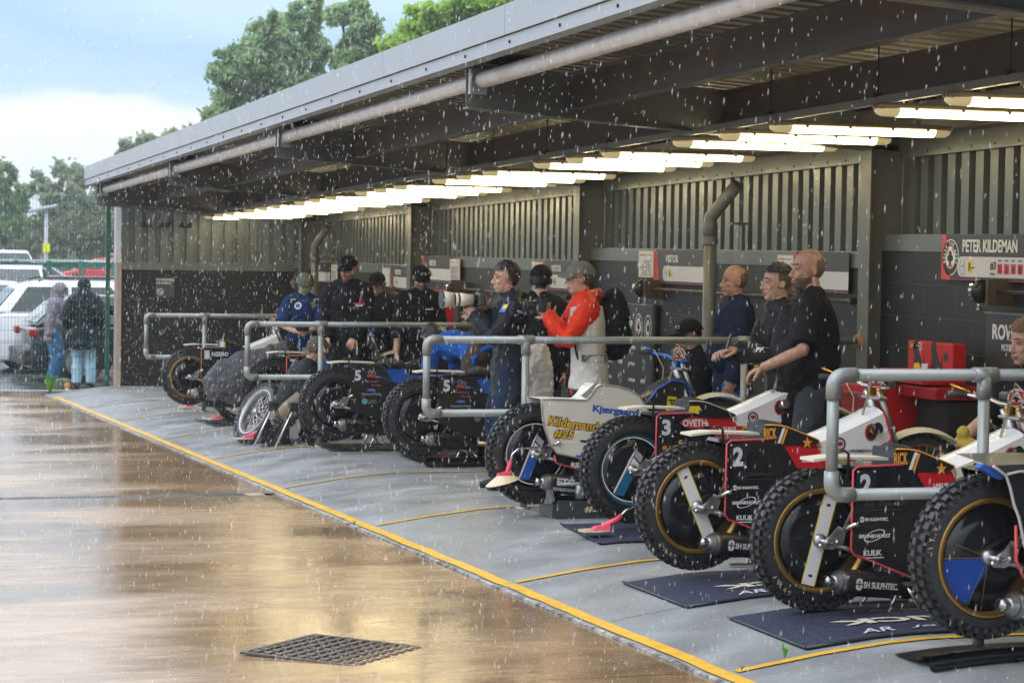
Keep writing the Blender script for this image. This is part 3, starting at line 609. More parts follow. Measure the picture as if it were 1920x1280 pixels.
def sponsor_panel(xl, yt, L, H, label, kind):
    p = at(xl, yt, X=XW-.04); t = thing('sponsor_panel', label, 'sign', (XW-.04, p.y, p.z-H), 0, 'sponsor panels on the back wall'); M = frame((0, 0, 0), (0, -1, 0), (0, 0, 1))
    b = MB(); quad(b, M @ Matrix.Translation((0, 0, -.02)), [(0, 0), (L, 0), (L, H), (0, H)], .02); b.build('panel', mat('panel_charcoal', (.045, .046, .05), .4, ns=3, na=.08), t)
    b = MB(); quad(b, M, [(0, H-.012), (L, H-.012), (L, H), (0, H)], .012); b.build('top_edge', mat('panel_edge', (.2, .19, .17), .5), t)
    if kind == 'near':
        b = MB(); Q = M @ Matrix.Translation((0, 0, .001)); text(b, 'ROWE', Q @ Matrix.Translation((.09, H-.175, 0)), .35, .10, bold=.035, shear=.0); text(b, 'MOTOR OIL', Q @ Matrix.Translation((.21, H-.245, 0)), .23, .045, bold=.02)
        for r in range(3):
            for c in range(5):
                x = .12+.34*c; y = H-.48-.26*r
                if (r+c) % 3 == 0:
                    for s_ in (-1, 1):
                        for i in range(9):
                            a = -65+i*14.4; f = lambda a, k: (x+s_*.055*k*cos(radians(a)), y+.085*k*sin(radians(a)))
                            quad(b, Q, [f(a, 1), f(a+14.4, 1), f(a+14.4, .85), f(a, .85)], .001)
                    text(b, 'ATPI', Q @ Matrix.Translation((x-.03, y-.012, 0)), .06, .024, bold=.02)
                elif (r+c) % 3 == 1: text(b, 'ROWE', Q @ Matrix.Translation((x-.06, y-.02, 0)), .12, .05, bold=.03)
                else: text(b, 'PREMIERSHIP', Q @ Matrix.Translation((x-.09, y-.02, 0)), .18, .035, bold=.02, shear=.2)
        b.build('lettering', LET, t)
    elif kind == 'mid':
        b = MB(); Q = M @ Matrix.Translation((0, 0, .001)); text(b, 'PREMIERSHIP', Q @ Matrix.Translation((L-1.06, H-.24, 0)), .54, .085, bold=.03, shear=.15)
        ace_badge(b, Q, L-.36, H-.205, .10, .118, 0, 1, 2, t=.001); emblem_ring(b, Q, L-.125, H-.215, .12, 0, 1); text(b, 'C', Q @ Matrix.Translation((L-.16, H-.27, .003)), .06, .11, 0, bold=.02)
        for r in range(3):
            for c in range(5):
                x = L-.22-.3*c; y = H-.42-.15*r
                k = (r*2+c) % 4
                if k == 0: text(b, 'ROWE', Q @ Matrix.Translation((x-.06, y, 0)), .11, .04, 0, bold=.03)
                elif k == 1: text(b, 'PREMIERSHIP', Q @ Matrix.Translation((x-.08, y, 0)), .17, .03, 0, bold=.02)
                elif k == 2: emblem_ring(b, Q, x, y+.02, .055, 0, 1)
                else: text(b, 'METAL2U', Q @ Matrix.Translation((x-.06, y, 0)), .13, .03, 0, bold=.02)
        b.build('lettering', [LET, INK, REDV], t)
        b = MB(); quad(b, M @ Matrix.Translation((0, 0, -.02)), [(L, 0), (L+.06, 0), (L+.06, H), (L, H)], .03); b.build('side_edge', BLACKM, t)
    else:
        b = MB(); Q = M @ Matrix.Translation((0, 0, .001)); text(b, 'ROWE', Q @ Matrix.Translation((.08, H-.19, 0)), .28, .09, bold=.03); text(b, 'MOTOR OIL', Q @ Matrix.Translation((.15, H-.25, 0)), .2, .04, bold=.02)
        if L > .8: text(b, 'PREMIERSHIP', Q @ Matrix.Translation((.46, H-.2, 0)), .6, .08, bold=.03, shear=.15)
        for i in range(5):
            if .2+.25*i < L-.1: emblem_ring(b, Q, .15+.25*i, H-.42, .05, 0, 1)
        b.build('lettering', [LET, INK], t)
sponsor_panel(1849, 584, 3.4, 1.0, 'dark sponsor panel with an oil maker logo above the seated man', 'near')
sponsor_panel(1105, 562, 1.72, .95, 'dark sponsor panel right of the red and white vest, with round badges', 'mid')
sponsor_panel(860, 566, 1.25, .8, 'dark sponsor panel seen below the white camera lens', 'far')
sponsor_panel(618, 562, .55, .8, 'small dark sponsor panel beside the green cap mechanic', 'far')
def roller(xl, yt, yb, xr, label):
    p = at((xl*2+xr*0)/2+14, (yt+yb)/2, X=XW-.16); t = thing('shutter_roller', label, 'roller', (XW-.16, p.y, p.z), 0, 'rollers with long rods on the back wall'); r = .075
    b = MB(); b.lathe([(0, .06), (r, .055), (r, -.04), (r*.5, -.05), (0, -.05)], (0, 0, 0), 'y', 20); b.build('drum', BLACK, t)
    b = MB(); b.lathe([(r+.003, .05), (r+.003, .01)], (0, 0, 0), 'y', 20); b.build('drum_band', CHROME, t)
    b = MB(); b.box((.07, -.09, -.005), (.18, .03, .17)); b.box((.06, -.03, -.07), (.05, .1, .03)); b.build('bracket', mat('bracket_brown', (.10, .07, .04), .5), t)
    L = p.y-at(xr, yt, X=XW-.1).y; b = MB(); b.cyl((.05, -.08, 0), (.05, -L, 0), .014, 10); b.box((.09, -L*.5, 0), (.1, .03, .04)); b.box((.1, -L+.02, 0), (.12, .03, .05)); b.build('rod', mat('rod_dark', (.08, .075, .07), .4, .5), t)
    b = MB(); b.cyl((-.03, -.01, -.07), (-.03, -.01, -.115), .008, 8); b.cyl((-.045, -.01, -.115), (-.01, -.01, -.115), .012, 8); b.build('pull_hook', CHROME, t)
roller(1828, 527, 565, 2250, 'black roller with a long rod below the rider name board')
roller(1190, 526, 556, 1600, 'black roller with a long rod under the framed notice, right of the grey cap')
roller(836, 530, 552, 1066, 'black roller with a rod above the white lens')
roller(706, 541, 556, 762, 'black roller with a short rod behind the black hoodie')
# no smoking sign on the end wall
t = thing('no_smoking_sign', 'grey no smoking or vaping sign on the black end wall', 'sign', tuple(at(291, 558, Y=34.56))); M = frame((0, 0, 0), (1, 0, 0), (0, 0, 1))
b = MB(); quad(b, M @ Matrix.Translation((0, 0, -.004)), [(0, 0), (.29, 0), (.29, .305), (0, .305)], .008); b.build('plate', mat('sign_grey', (.06, .065, .07), .5), t)
b = MB(); Q = M @ Matrix.Translation((0, 0, .004)); text(b, 'NO SMOKING', Q @ Matrix.Translation((.015, .255, 0)), .26, .035, bold=.02); text(b, 'OR VAPING', Q @ Matrix.Translation((.015, .205, 0)), .22, .035, bold=.02)
n = 24
for i in range(n):
    a, c = 2*pi*i/n, 2*pi*(i+1)/n; quad(b, Q, [(.075+.05*cos(a), .09+.05*sin(a)), (.075+.05*cos(c), .09+.05*sin(c)), (.075+.04*cos(c), .09+.04*sin(c)), (.075+.04*cos(a), .09+.04*sin(a))], .001)
quad(b, Q, [(.04, .117), (.046, .123), (.111, .063), (.105, .057)], .001); quad(b, Q, [(.05, .085), (.095, .085), (.095, .096), (.05, .096)], .001)
b.build('lettering', LET, t)
# red workshop boxes
RBX = mat('toolbox_red', (.52, .012, .014), .35, ns=4, na=.08)
def toolchest():
    p = at(1627, 800, X=6.75); Y0 = 13.95; z0 = floor_z(13.6)
    t = thing('tool_chest', 'red steel tool chest with drawers beside the wall column', 'tool chest', (0, 0, 0)); zt = at(1640, 722, X=6.8).z
    b = MB(); b.rbox((7.03, 13.76, (z0+.1+zt)/2), (.52, .38, zt-z0-.1), .012); b.build('cabinet', RBX, t)
    for i in range(6):
        z = z0+.17+i*(zt-z0-.2)/6; b = MB(); b.rbox((6.765, 13.76, z+.04), (.02, .34, (zt-z0-.2)/6-.018), .004); d = b.build('drawer', mat('drawer_red', (.36, .01, .012), .3), t)
        b = MB(); b.box((6.748, 13.76, z+.07), (.02, .3, .012)); b.build('drawer_handle', CHROME, d)
    for x in (6.85, 7.2):
        for y in (13.62, 13.90): b = MB(); b.lathe([(0, -.02), (.045, -.018), (.045, .018), (0, .02)], (x, y, z0+.05), 'y', 14); b.build('castor', BLACKM, t)
    b = MB(); b.box((7.03, 13.76, zt+.01), (.5, .36, .02)); b.build('top_mat', BLACKM, t)
    tt = thing('side_shelf', 'low dark shelf with a red edge carrying the open red tool case', 'shelf', (7.2, 13.3, z0)); b = MB(); b.rbox((0, 0, (zt-z0)-.03), (.42, .5, .08), .01); b.build('shelf_top', mat('drawer_red', (.36, .01, .012), .3), tt); b = MB(); b.box((.05, 0, (zt-z0)/2-.04), (.3, .44, zt-z0-.09)); b.build('shelf_body', BLACKM, tt)
    # upright red case standing open on the chest
    z1 = zt+.02; zt2 = at(1701, 637, X=7.2).z; ya, yb = wallY(1702, 680, 7.2), wallY(1786, 680, 7.2)
    t = thing('tool_case', 'open red tool case lid with black flame stickers on the tool chest', 'tool case', (7.2, ya, z1)); L = ya-yb; H = zt2-z1
    M = frame((0, 0, 0), (0, -1, 0), (0, 0, 1))
    b = MB(); b.rbox((.05, -L/2, H/2), (.1, L, H), .008); b.build('case_lid', RBX, t)
    b = MB(); b.rbox((-.12, -L/2-.05, .04), (.24, L, .08), .008); b.build('case_tray', RBX, t)
    b = MB(); Q = M
    for x0 in (.07, .32): 
        quad(b, Q, [(x0, .02), (x0+.02, .16), (x0, .22), (x0+.055, .33), (x0+.075, .22), (x0+.10, .17), (x0+.14, .12), (x0+.17, .2), (x0+.16, .08), (x0+.12, .02)], .001)
    b.build('flame_stickers', INK, t)
    b = MB(); quad(b, Q, [(.07, .05), (.10, .115), (.16, .12), (.20, .07), (.14, .04)], .002); quad(b, Q, [(.38, .06), (.44, .10), (.42, .05)], .002); b.build('yellow_sticker', YEL, t)
    b = MB(); quad(b, Q, [(.03, H-.05), (.13, H-.05), (.13, H-.02), (.03, H-.02)], .001, 1); quad(b, Q, disc(L-.09, H-.09, .027, .03), .001, 2); quad(b, Q, [(.14, H-.055), (.19, H-.055), (.19, H-.01), (.14, H-.01)], .001, 0); text(b, '25', Q @ Matrix.Translation((.145, H-.05, .001)), .04, .035, 2, bold=.03)
    b.build('stickers', [WHITE, mat('olive_sticker', (.4, .33, .06), .5), INK], t)
    b = MB(); b.box((-.03, -L*.48, -.0+.06), (.01, .07, .12)); b.build('rag', WHITE, t)
toolchest()
# red and white box on the far wall
p = at(806, 543, X=7.2); z0 = floor_z(p.y)
t = thing('fuel_cabinet', 'tall red cabinet with a pale front panel behind the mechanics', 'cabinet', (7.2, p.y, z0)); H = p.z-z0
b = MB(); b.rbox((.0, -.28, H/2), (.3, .5, H), .01); b.build('cabinet', RBX, t)
b = MB(); b.box((-.155, -.16, H-.2), (.012, .22, .34)); b.build('front_panel', mat('panel_silver', (.45, .45, .47), .4), t)
b = MB(); b.box((-.158, -.38, H-.5), (.02, .02, .9)); b.build('door_edge', BLACKM, t)
# ------------------------------------------------------------------ speedway motorcycles
# local frame: x forward (towards the back wall), -y faces the yard's near end, origin at the rear axle; ground at z=-.33
def knobby(R=.33, w=.052, name='tyre', n=44):
    b = MB(); Ri = R-.080; pr = []
    for i in range(13):
        a = pi*i/12; pr.append((Ri+(R-.014-Ri)*sin(a)**.62 if sin(a) > 0 else Ri, -w*1.02*cos(a)))
    b.lathe(pr, n=48, mi=0)
    for i in range(n):
        a = 2*pi*i/n
        rows = ((-.037, .022, 0), (0, .026, .5), (.037, .022, 0)) 
        for y, wd, ph in rows:
            t = a+ph*2*pi/n; rr = R-.006-(abs(y)/.052)**2*.012; M = Matrix.Rotation(-t, 3, 'Y') @ Matrix.Rotation((-.35 if y > 0 else .35 if y < 0 else 0), 3, 'X')
            c = Matrix.Rotation(-t, 3, 'Y') @ Vector((rr, y, 0)); M2 = Matrix.Rotation(-t, 3, 'Y') @ Matrix.Rotation((.45 if y > 0 else -.45 if y < 0 else 0), 3, 'Z')
            b.box(c, (.026, wd, .028), M2)
        for s in (-1, 1):
            t = a+.5*2*pi/n; c = Matrix.Rotation(-t, 3, 'Y') @ Vector((R-.032, s*.051, 0)); b.box(c, (.022, .012, .02), Matrix.Rotation(-t, 3, 'Y'))
    return b.mesh(name, RUBBER)
KN = knobby()
def front_tyre():
    b = MB(); R = .345; Ri = R-.05; pr = [(Ri+(R-.008-Ri)*(sin(pi*i/10) ** .7 if 0 < i < 10 else 0), -.033*cos(pi*i/10)) for i in range(11)]; b.lathe(pr, n=44)
    for i in range(52):
        for y in (-.02, .0, .02):
            t = 2*pi*(i+(.5 if y == 0 else 0))/52; b.box(Matrix.Rotation(-t, 3, 'Y') @ Vector((R-.004-(abs(y)*6)**2*.3, y, 0)), (.016, .014, .02), Matrix.Rotation(-t, 3, 'Y'))
    return b.mesh('tyre', RUBBER)
FT = front_tyre()
def mobj(name, me, parent, mats=None):
    o = bpy.data.objects.new(name, me); C.objects.link(o); o.parent = parent; return o
def ringpoly(b, r0, r1, y, mi, n=40, M=None):
    vs = []
    for i in range(n):
        a = 2*pi*i/n; vs += [(r0*cos(a), y, r0*sin(a)), (r1*cos(a), y, r1*sin(a))]
    b.add(vs, [(2*i, 2*i+1, (2*i+3) % (2*n), (2*i+2) % (2*n)) for i in range(n)], mi)
SIDE = frame((0, 0, 0), (1, 0, 0), (0, 0, 1))     # writing on the near side (facing -y)
def S(y): return Matrix.Translation((0, y, 0)) @ SIDE
def rivets(b, P, y, r=.006):
    for x, z in P: b.lathe([(0, -.004), (r*.7, -.003), (r, .001)], (x, y, z), 'y', 8)
def wheel_rear(t, rim, deco):
    w = bpy.data.objects.new('rear_wheel', None); C.objects.link(w); w.parent = t; w.empty_display_size = .1
    mobj('tyre', KN, w)
    b = MB(); b.lathe([(.222, -.048), (.244, -.053), (.250, -.046), (.226, -.022), (.226, .022), (.250, .046), (.244, .053), (.222, .048)], n=44, closed=True); b.build('rim', rim, w)
    b = MB(); b.lathe([(0, -.026), (.12, -.026), (.228, -.022), (.228, -.018), (0, -.018)], n=40); b.lathe([(0, .026), (.228, .022)], n=40)
    b.build('wheel_disc', mat('disc_gloss_black', (.010, .010, .012), .16, ns=6), w)
    b = MB(); yy = -.0275
    Q = S(yy)
    if deco[0] == 'band':
        a = deco[1]; R = Q @ Matrix.Translation((deco[2], 0, 0)) @ Matrix.Rotation(radians(a), 4, 'Z')
        quad(b, R, [(-.036, -.215), (.036, -.215), (.036, .215), (-.036, .215)], .0012, 1); quad(b, R, [(-.031, -.215), (.031, -.215), (.031, .215), (-.031, .215)], .002, 0)
        quad(b, R, disc(0, .17, .011, .007), .003, 2); quad(b, R, disc(0, -.17, .011, .007), .003, 2)
        M_ = [WHITEP, YEL, INK]
    elif deco[0] == 'rings':
        if deco[1] is not None: ringpoly(b, .208, .224, yy, 1)
        ringpoly(b, .196, .204, yy-.0005, 0)
        R = Q @ Matrix.Rotation(radians(deco[2]), 4, 'Z')
        quad(b, R, [(-.03, -.19), (.03, -.17), (.03, -.02), (-.03, .0)], .0015, 1); quad(b, R, [(-.045, -.18), (-.034, -.185), (-.034, .14), (-.045, .08)], .0015, 0)
        quad(b, R, [(-.028, .01), (.028, -.01), (.028, .05), (-.028, .07)], .0015, 0); quad(b, R, [(-.028, .08), (.028, .06), (.028, .10), (-.028, .12)], .0015, 2)
        M_ = [WHITEP, deco[1] or BLUE, GREYI]
    elif deco[0] == 'star':
        for k, (a0, mi) in enumerate(((182, 0),)): 
            p = [(.03, .0)]+[(.215*cos(radians(a0+j*6)), .215*sin(radians(a0+j*6))) for j in range(8 if k else 11)]
            quad(b, Q, p, .001, 0)
        for a0 in (180, 244, 160, 20, 262):
            R = Q @ Matrix.Rotation(radians(a0), 4, 'Z'); quad(b, R, [(.02, -.0018), (.217, -.0018), (.217, .0018), (.02, .0018)], .002, 1)
        M_ = [mat('disc_blue', (.012, .06, .30), .2), GOLD, INK]
    else:
        ringpoly(b, .212, .215, yy, 0); M_ = [STEEL, STEEL, STEEL]
    b.build('disc_graphics', M_, w)
    b = MB(); rr = .288
    Tm = mat('tyre_lettering', (.42, .36, .26), .6)
    for a0 in (deco[-1] if isinstance(deco[-1], (int, float)) and deco[0] != 'plain' else 235,):
        for i, ch in enumerate('ANLAS'):
            a = radians(a0+(2-i)*-5.2); L = S(-.053) @ Matrix.Translation((rr*cos(a), rr*sin(a), -.001)) @ Matrix.Rotation(a+pi/2, 4, 'Z') @ Matrix.Translation((-.009, -.012, 0)); text(b, ch, L, .017, .022, bold=.02, depth=.002)
    b.build('tyre_lettering', Tm, w)
    b = MB(); b.cyl((0, -.10, 0), (0, .10, 0), .012, 10); b.lathe([(0, -.052), (.03, -.05), (.034, -.03), (.034, .03), (0, .05)], n=16); b.build('hub', ALU, w)
    return w
def wheel_front(t, x, z, spoked=True, rim=GOLD):
    w = bpy.data.objects.new('front_wheel', None); C.objects.link(w); w.parent = t; w.location = (x, 0, z); w.empty_display_size = .1
    mobj('tyre', FT, w)
    b = MB(); b.lathe([(.288, -.02), (.3, -.022), (.3, -.016), (.283, -.01), (.283, .01), (.3, .016), (.3, .022), (.288, .02)], n=40, closed=True); b.build('rim', rim, w)
    b = MB()
    for i in range(36):
        a = 2*pi*i/36; c = a+(.5 if i % 2 else -.5); s = .02 if i % 4 < 2 else -.02; b.tube([(.02*cos(c), s, .02*sin(c)), (.285*cos(a), 0, .285*sin(a))], .0016, 4, cap=False)
    b.build('spokes', CHROME, w)
    b = MB(); b.lathe([(0, -.045), (.022, -.04), (.022, -.02), (.012, -.015), (.012, .015), (.022, .02), (.022, .04), (0, .045)], n=14); b.build('hub', ALU, w); return w
PANEL5 = [(.115, -.03), (.115, .335), (.13, .35), (.45, .335), (.60, .28), (.66, .215), (.84, .19), (.86, -.04), (.78, -.20), (.60, -.225), (.42, -.165), (.18, -.07), (.13, -.055)]
def trimtube(t, pts, r, m, y, name='panel_trim'):
    b = MB(); b.tube([(x, y, z) for x, z in pts], r, 8); return b.build(name, m, t)
PANEL = [(.115, -.03), (.115, .335), (.13, .35), (.34, .352), (.41, .35), (.455, .305), (.52, .222), (.82, .20), (.84, -.04), (.72, -.20), (.60, -.225), (.42, -.165), (.18, -.07), (.13, -.055)]
def bike(name, label, pos, yaw=0, lift=0, rim=GOLD, deco=('plain',), number='2', panel_m=None, trim_m=None, tank='white_red', tank_logo=(), panel_logo=(), seat_style='star', sil_text=None, bars=BLUEA, bar_pad='ace', cap_m=AMBER, front=True, defl=None, cover=None, fork_m=STEEL, plate=True, mudguard=True, PANEL=PANEL):
    t = thing(name, label, 'motorcycle', pos, yaw, 'speedway motorcycles parked in the bays')
    pm = panel_m or mat('panel_black', (.013, .013, .016), .24, ns=9, rn=.1, coat=.3, dirt=((.10, .09, .08), 26, .64, .35))
    wheel_rear(t, rim, deco)
    # frame
    b = MB(); r = .0135
    for s in (-1, 1):
        b.tube([(0, s*.085, 0), (.16, s*.085, .08), (.40, s*.075, .15), (.62, s*.03, .30), (1.06, s*.018, .50)], r, 8)
        b.tube([(0, s*.085, 0), (.2, s*.085, -.06), (.5, s*.08, -.13), (.85, s*.06, -.10), (.98, s*.03, .1), (1.08, s*.015, .42)], r, 8)
        b.tube([(.10, s*.085, .06), (.22, s*.09, .30), (.5, s*.07, .30)], .010, 8)
    b.tube([(1.02, 0, .56), (1.09, 0, .38)], .028, 12)
    b.build('frame', fork_m if tank == 'white_red' else STEEL, t)
    b = MB(); b.rbox((.50, .0, -.06), (.16, .13, .17), .03); b.rbox((.70, 0, -.04), (.18, .12, .16), .03); b.lathe([(0, -.1), (.09, -.095), (.1, -.07), (.1, .07), (.09, .09), (0, .1)], (.68, 0, -.09), 'y', 22)
    for i in range(7): b.rbox((.72+.012*i, 0, .06+.022*i), (.15, .14, .008), .002)
    b.build('engine', ALU, t)
    b = MB(); b.lathe([(0, -.02), (.05, -.018), (.05, .018), (0, .02)], (.55, .0, .16), 'y', 14); b.tube([(.62, 0, .14), (.50, 0, .17)], .025, 10); b.build('carburettor', ALU, t)
    b = MB(); b.tube([(.84, -.03, .17), (.93, -.07, .10), (.92, -.11, -.06), (.80, -.13, -.19), (.60, -.14, -.225), (.46, -.14, -.22)], [.02, .021, .021, .022, .022, .022], 12); b.build('exhaust_pipe', mat('exhaust_pipe', (.32, .22, .12), .35, .9, ns=9, na=.4), t)
    # silencer
    sd = Vector((-1, -.34, .13)).normalized(); p0 = Vector((.50, -.03, -.235)); L = .53
    P = lambda d: p0+sd*d
    b = MB(); b.tube([P(0), P(.02), P(.04), P(L-.05), P(L-.03), P(L)], [.03, .055, .062, .062, .056, .048], 22); o = b.build('silencer', TITAN, t)
    b = MB(); b.tube([P(L-.035), P(L-.01), P(L+.02), P(L+.03)], [.060, .053, .030, .026], 22); b.build('silencer_cone', STEEL, o); b = MB(); b.tube([P(L+.02), P(L+.06), P(L+.07), P(L+.07), P(L+.03)], [.0245, .0245, .028, .022, .021], 18, cap=False); b.build('silencer_tip', CHROME, o); b = MB(); b.tube([P(L+.03), P(L+.034)], [.022, .022], 14); b.build('outlet', BLACKM, o)
    if sil_text:
        b = MB(); M = Matrix.Translation(P(L-.06)) @ frame((0, 0, 0), -sd, (0, 0, 1)) @ Matrix.Translation((0, 0, .0645))
        sil_text(b, M); b.build('lettering', [LET, YEL, REDV, BLUE], o)
    # axle plate and lever
    b = MB(); b.plate([(-.025, -.03), (.03, -.035), (.085, -.01), (.10, .05), (.06, .075), (.02, .03)], -.105, -.098); b.lathe([(0, -.112), (.012, -.11), (.012, -.1)], (.055, 0, .0), 'y', 10); b.lathe([(0, -.114), (.016, -.11), (.016, -.1)], (0, 0, 0), 'y', 6); b.build('axle_plate', ALU, t)
    b = MB(); b.tube([(.02, -.115, .0), (-.06, -.16, -.005)], .006, 8); b.ell((-.065, -.163, -.005), (.011,)*3, 10, 7); b.tube([(.07, -.11, .055), (.12, -.15, .085), (.135, -.16, .09)], [.011, .013, .013], 10); b.build('foot_peg', CHROME, t)
    # side panel
    if cover is None:
        b = MB(); b.plate(PANEL, -.128, -.122); b.plate(PANEL, .122, .128)
        b.add([(.115, -.122, -.03), (.115, .122, -.03), (.115, .122, .335), (.115, -.122, .335), (.13, .122, .35), (.13, -.122, .35), (.34, .122, .352), (.34, -.122, .352)], [(3, 2, 4, 5), (5, 4, 6, 7)]); pa = b.build('side_panel', pm, t)
        if trim_m: trimtube(t, [(.415, .372), (.36, .357), (.14, .352), (.116, .335), (.113, -.03), (.13, -.06), (.18, -.075), (.42, -.17), (.60, -.23), (.72, -.205)], .0055, trim_m, -.129)
        b = MB(); Q = S(-.128)
        quad(b, Q, rrect(.135, .205, .235, .335, .006), .0015, 1); text(b, number, Q @ Matrix.Translation((.152, .218, .0015)), .06, .10, 0, bold=.045, depth=.001)
        if plate: rivets(b, [(.142, .212), (.228, .212), (.142, .328), (.228, .328)], -.130)
        b.build('number_plate', [mat('number_lilac', (.62, .61, .66), .5), mat('plate_black', (.02, .02, .024), .3)], pa)
        if panel_logo:
            b = MB(); mats = panel_logo(b, Q); b.build('lettering', mats, pa)
    else: cover(t)
    if mudguard:
        b = MB(); vs = []; pts = [(-.06, .372), (.05, .383), (.2, .378), (.36, .372)]
        b.add([p for x, z in pts for p in ((x, -.07, z), (x, .07, z), (x, -.07, z+.012), (x, .07, z+.012))], [f for i in range(3) for f in ((4*i, 4*i+1, 4*i+5, 4*i+4), (4*i+2, 4*i+6, 4*i+7, 4*i+3), (4*i, 4*i+4, 4*i+6, 4*i+2), (4*i+1, 4*i+3, 4*i+7, 4*i+5))]+[(0, 2, 3, 1), (12, 13, 15, 14)]); b.build('rear_mudguard', BONE, t)
        b = MB(); b.tube([(.105, -.10, .30), (.105, -.10, .41), (.085, -.10, .425), (.05, -.10, .42)], .007, 8); b.build('lifting_handle', BLACK, t)
    # seat
    if seat_style:
        b = MB(); sec = [(.345, .385, .43), (.37, .375, .452), (.45, .37, .44), (.54, .345, .405), (.61, .31, .375), (.645, .30, .355)]
        vs = []; 
        for x, zb, zt in sec:
            for k in range(10):
                a = pi*k/9; vs.append((x, -.085*cos(a)*(1 if x < .6 else .8), zb+(zt-zb)*(sin(a)**.5 if sin(a) > 0 else 0)))
        n = 10; b.add(vs, [(i*n+j, i*n+j+1, (i+1)*n+j+1, (i+1)*n+j) for i in range(len(sec)-1) for j in range(n-1)]+[tuple(range(n))[::-1], tuple(range(5*n, 6*n))]+[(i*n, (i+1)*n, (i+1)*n+n-1, i*n+n-1) for i in range(5)], 0, True)
        se = b.build('seat', BLACKM, t)
        b = MB(); b.plate([(.33, .35), (.335, .43), (.40, .43), (.40, .34)], -.132, .09); b.plate([(.39, .335), (.40, .425), (.46, .415), (.60, .365), (.65, .345), (.665, .305), (.56, .31), (.47, .325)], -.134, -.128); b.build('seat_skirt', BLACK, se)
        if seat_style == 'star':
            b = MB(); Q = S(-.1345); text(b, 'RICK', Q @ Matrix.Translation((.325, .358, 0)), .075, .058, 0, bold=.03, shear=-.1)
            quad(b, Q, [(.405, .335), (.42, .335), (.448, .415), (.433, .415)], .003, 1); quad(b, Q, [(.425, .33), (.436, .33), (.464, .41), (.453, .41)], .003, 0)
            st = [(.578+(.030 if i % 2 == 0 else .013)*cos(radians(90+36*i)), .335+(.032 if i % 2 == 0 else .013)*sin(radians(90+36*i))) for i in range(10)]; quad(b, S(-.1345), st, .003, 0)
            b.tube([(.335, -.134, .432), (.40, -.134, .43), (.46, -.134, .42), (.6, -.134, .368), (.648, -.134, .348), (.66, -.134, .27)], .0035, 6, 0); b.build('seat_graphics', [ORG, WHITE], se)
        elif seat_style == 'yellow':
            b = MB(); quad(b, S(-.1345), [(.335, .36), (.40, .35), (.40, .38), (.42, .365), (.40, .40), (.335, .40)], .002, 0); b.tube([(.335, -.134, .432), (.40, -.134, .43), (.46, -.134, .42), (.6, -.134, .368), (.66, -.134, .27)], .003, 6, 1); b.build('seat_graphics', [YEL, BONE], se)
        elif seat_style == 'navy':
            b = MB(); quad(b, S(-.1345), [(.335, .36), (.385, .355), (.385, .42), (.335, .43)], .002, 0); quad(b, S(-.1345), [(.39, .355), (.40, .355), (.40, .42), (.39, .42)], .002, 1); b.build('seat_graphics', [WHITE, YEL], se)
    # tank cover
    if tank:
        TK = [(.45, .31), (.63, .325), (.83, .40), (1.03, .485), (1.075, .35), (1.0, .26), (.96, .205), (.52, .225)]
        y1 = .134
        cols = {'white_red': (RED, WHITEP), 'black_blue': (BLUE, mat('tank_black', (.014, .014, .016), .25)), 'navy': (mat('tank_navy', (.01, .02, .08), .25), WHITEP)}[tank]
        lower = [(.45, .315), (.63, .328), (.665, .272), (1.0, .262), (.965, .195), (.525, .20)]; upper = [(.63, .328), (.83, .402), (1.03, .487), (1.075, .35), (1.0, .262), (.665, .272)]
        b = MB(); b.plate(lower, -y1, -y1+.006, 0); b.plate(lower, y1-.006, y1, 0); tk = b.build('tank_skirt', cols[0], t)
        b = MB(); b.plate(upper, -y1, -y1+.006, 0); b.plate(upper, y1-.006, y1, 0)
        up = [(.63, .328), (.73, .362), (.83, .402), (.93, .444), (1.03, .487)]
        vs = [(x, y, z+ .028*(1-(y/y1)**2)) for x, z in up for y in (-y1, -.08, -.03, .03, .08, y1)]
        b.add(vs, [(6*i+j, 6*i+j+1, 6*i+j+7, 6*i+j+6) for i in range(4) for j in range(5)], 0, True)
        ta = b.build('tank_cover', cols[1], t)
        if tank == 'white_red': b = MB(); b.tube([(x, -y1-.002, z) for x, z in ((1.025, .49), (1.04, .47), (1.077, .35), (1.0, .26))], .0065, 8); b.build('tank_trim', RED, ta)
        b = MB(); Q = S(-y1)
        if tank_logo: mats = tank_logo(b, Q); b.build('lettering', mats, ta)
        # filler: recess ring + cap
        if cap_m is not None:
            b = MB(); quad(b, Q, disc(.955, .385, .038, .048, 20), .002); b.build('filler_ring', REDV if tank == 'white_red' else BLACK, ta)
            b = MB(); quad(b, Q, disc(.955, .385, .031, .040, 20), .003); b.build('filler_recess', INK, ta)
            b = MB(); b.tube([(.955, -.12, .385), (.965, -.155, .40), (.968, -.165, .405)], [.024, .022, .022], 16); b.build('filler_neck', cap_m, ta)
            b = MB(); b.tube([(.966, -.16, .404), (.975, -.186, .414)], [.030, .030], 12); b.build('filler_cap', CHROME if cap_m is STEEL else BLACK, ta)
    # fork, bars, front wheel
    if front:
        b = MB()
        for s in (-1, 1):
            b.tube([(1.03, s*.075, .60), (1.10, s*.075, .42), (1.27, s*.06, -.0)], [.014, .016, .013], 10)
            b.tube([(1.27, s*.06, 0), (1.325, s*.05, .015)], .012, 8); b.tube([(1.18, s*.068, .18), (1.30, s*.055, .12), (1.33, s*.05, .02)], .008, 8)
        b.rbox((1.045, 0, .56), (.06, .19, .02), .008); b.rbox((1.10, 0, .40), (.06, .19, .02), .008); b.build('fork', fork_m, t)
        b = MB()
        for s in (-1, 1): b.rbox((1.05, s*.05, .59), (.035, .03, .05), .006)
        b.build('bar_clamps', AMBER if bars is not BLUEA else BLUEA, t)
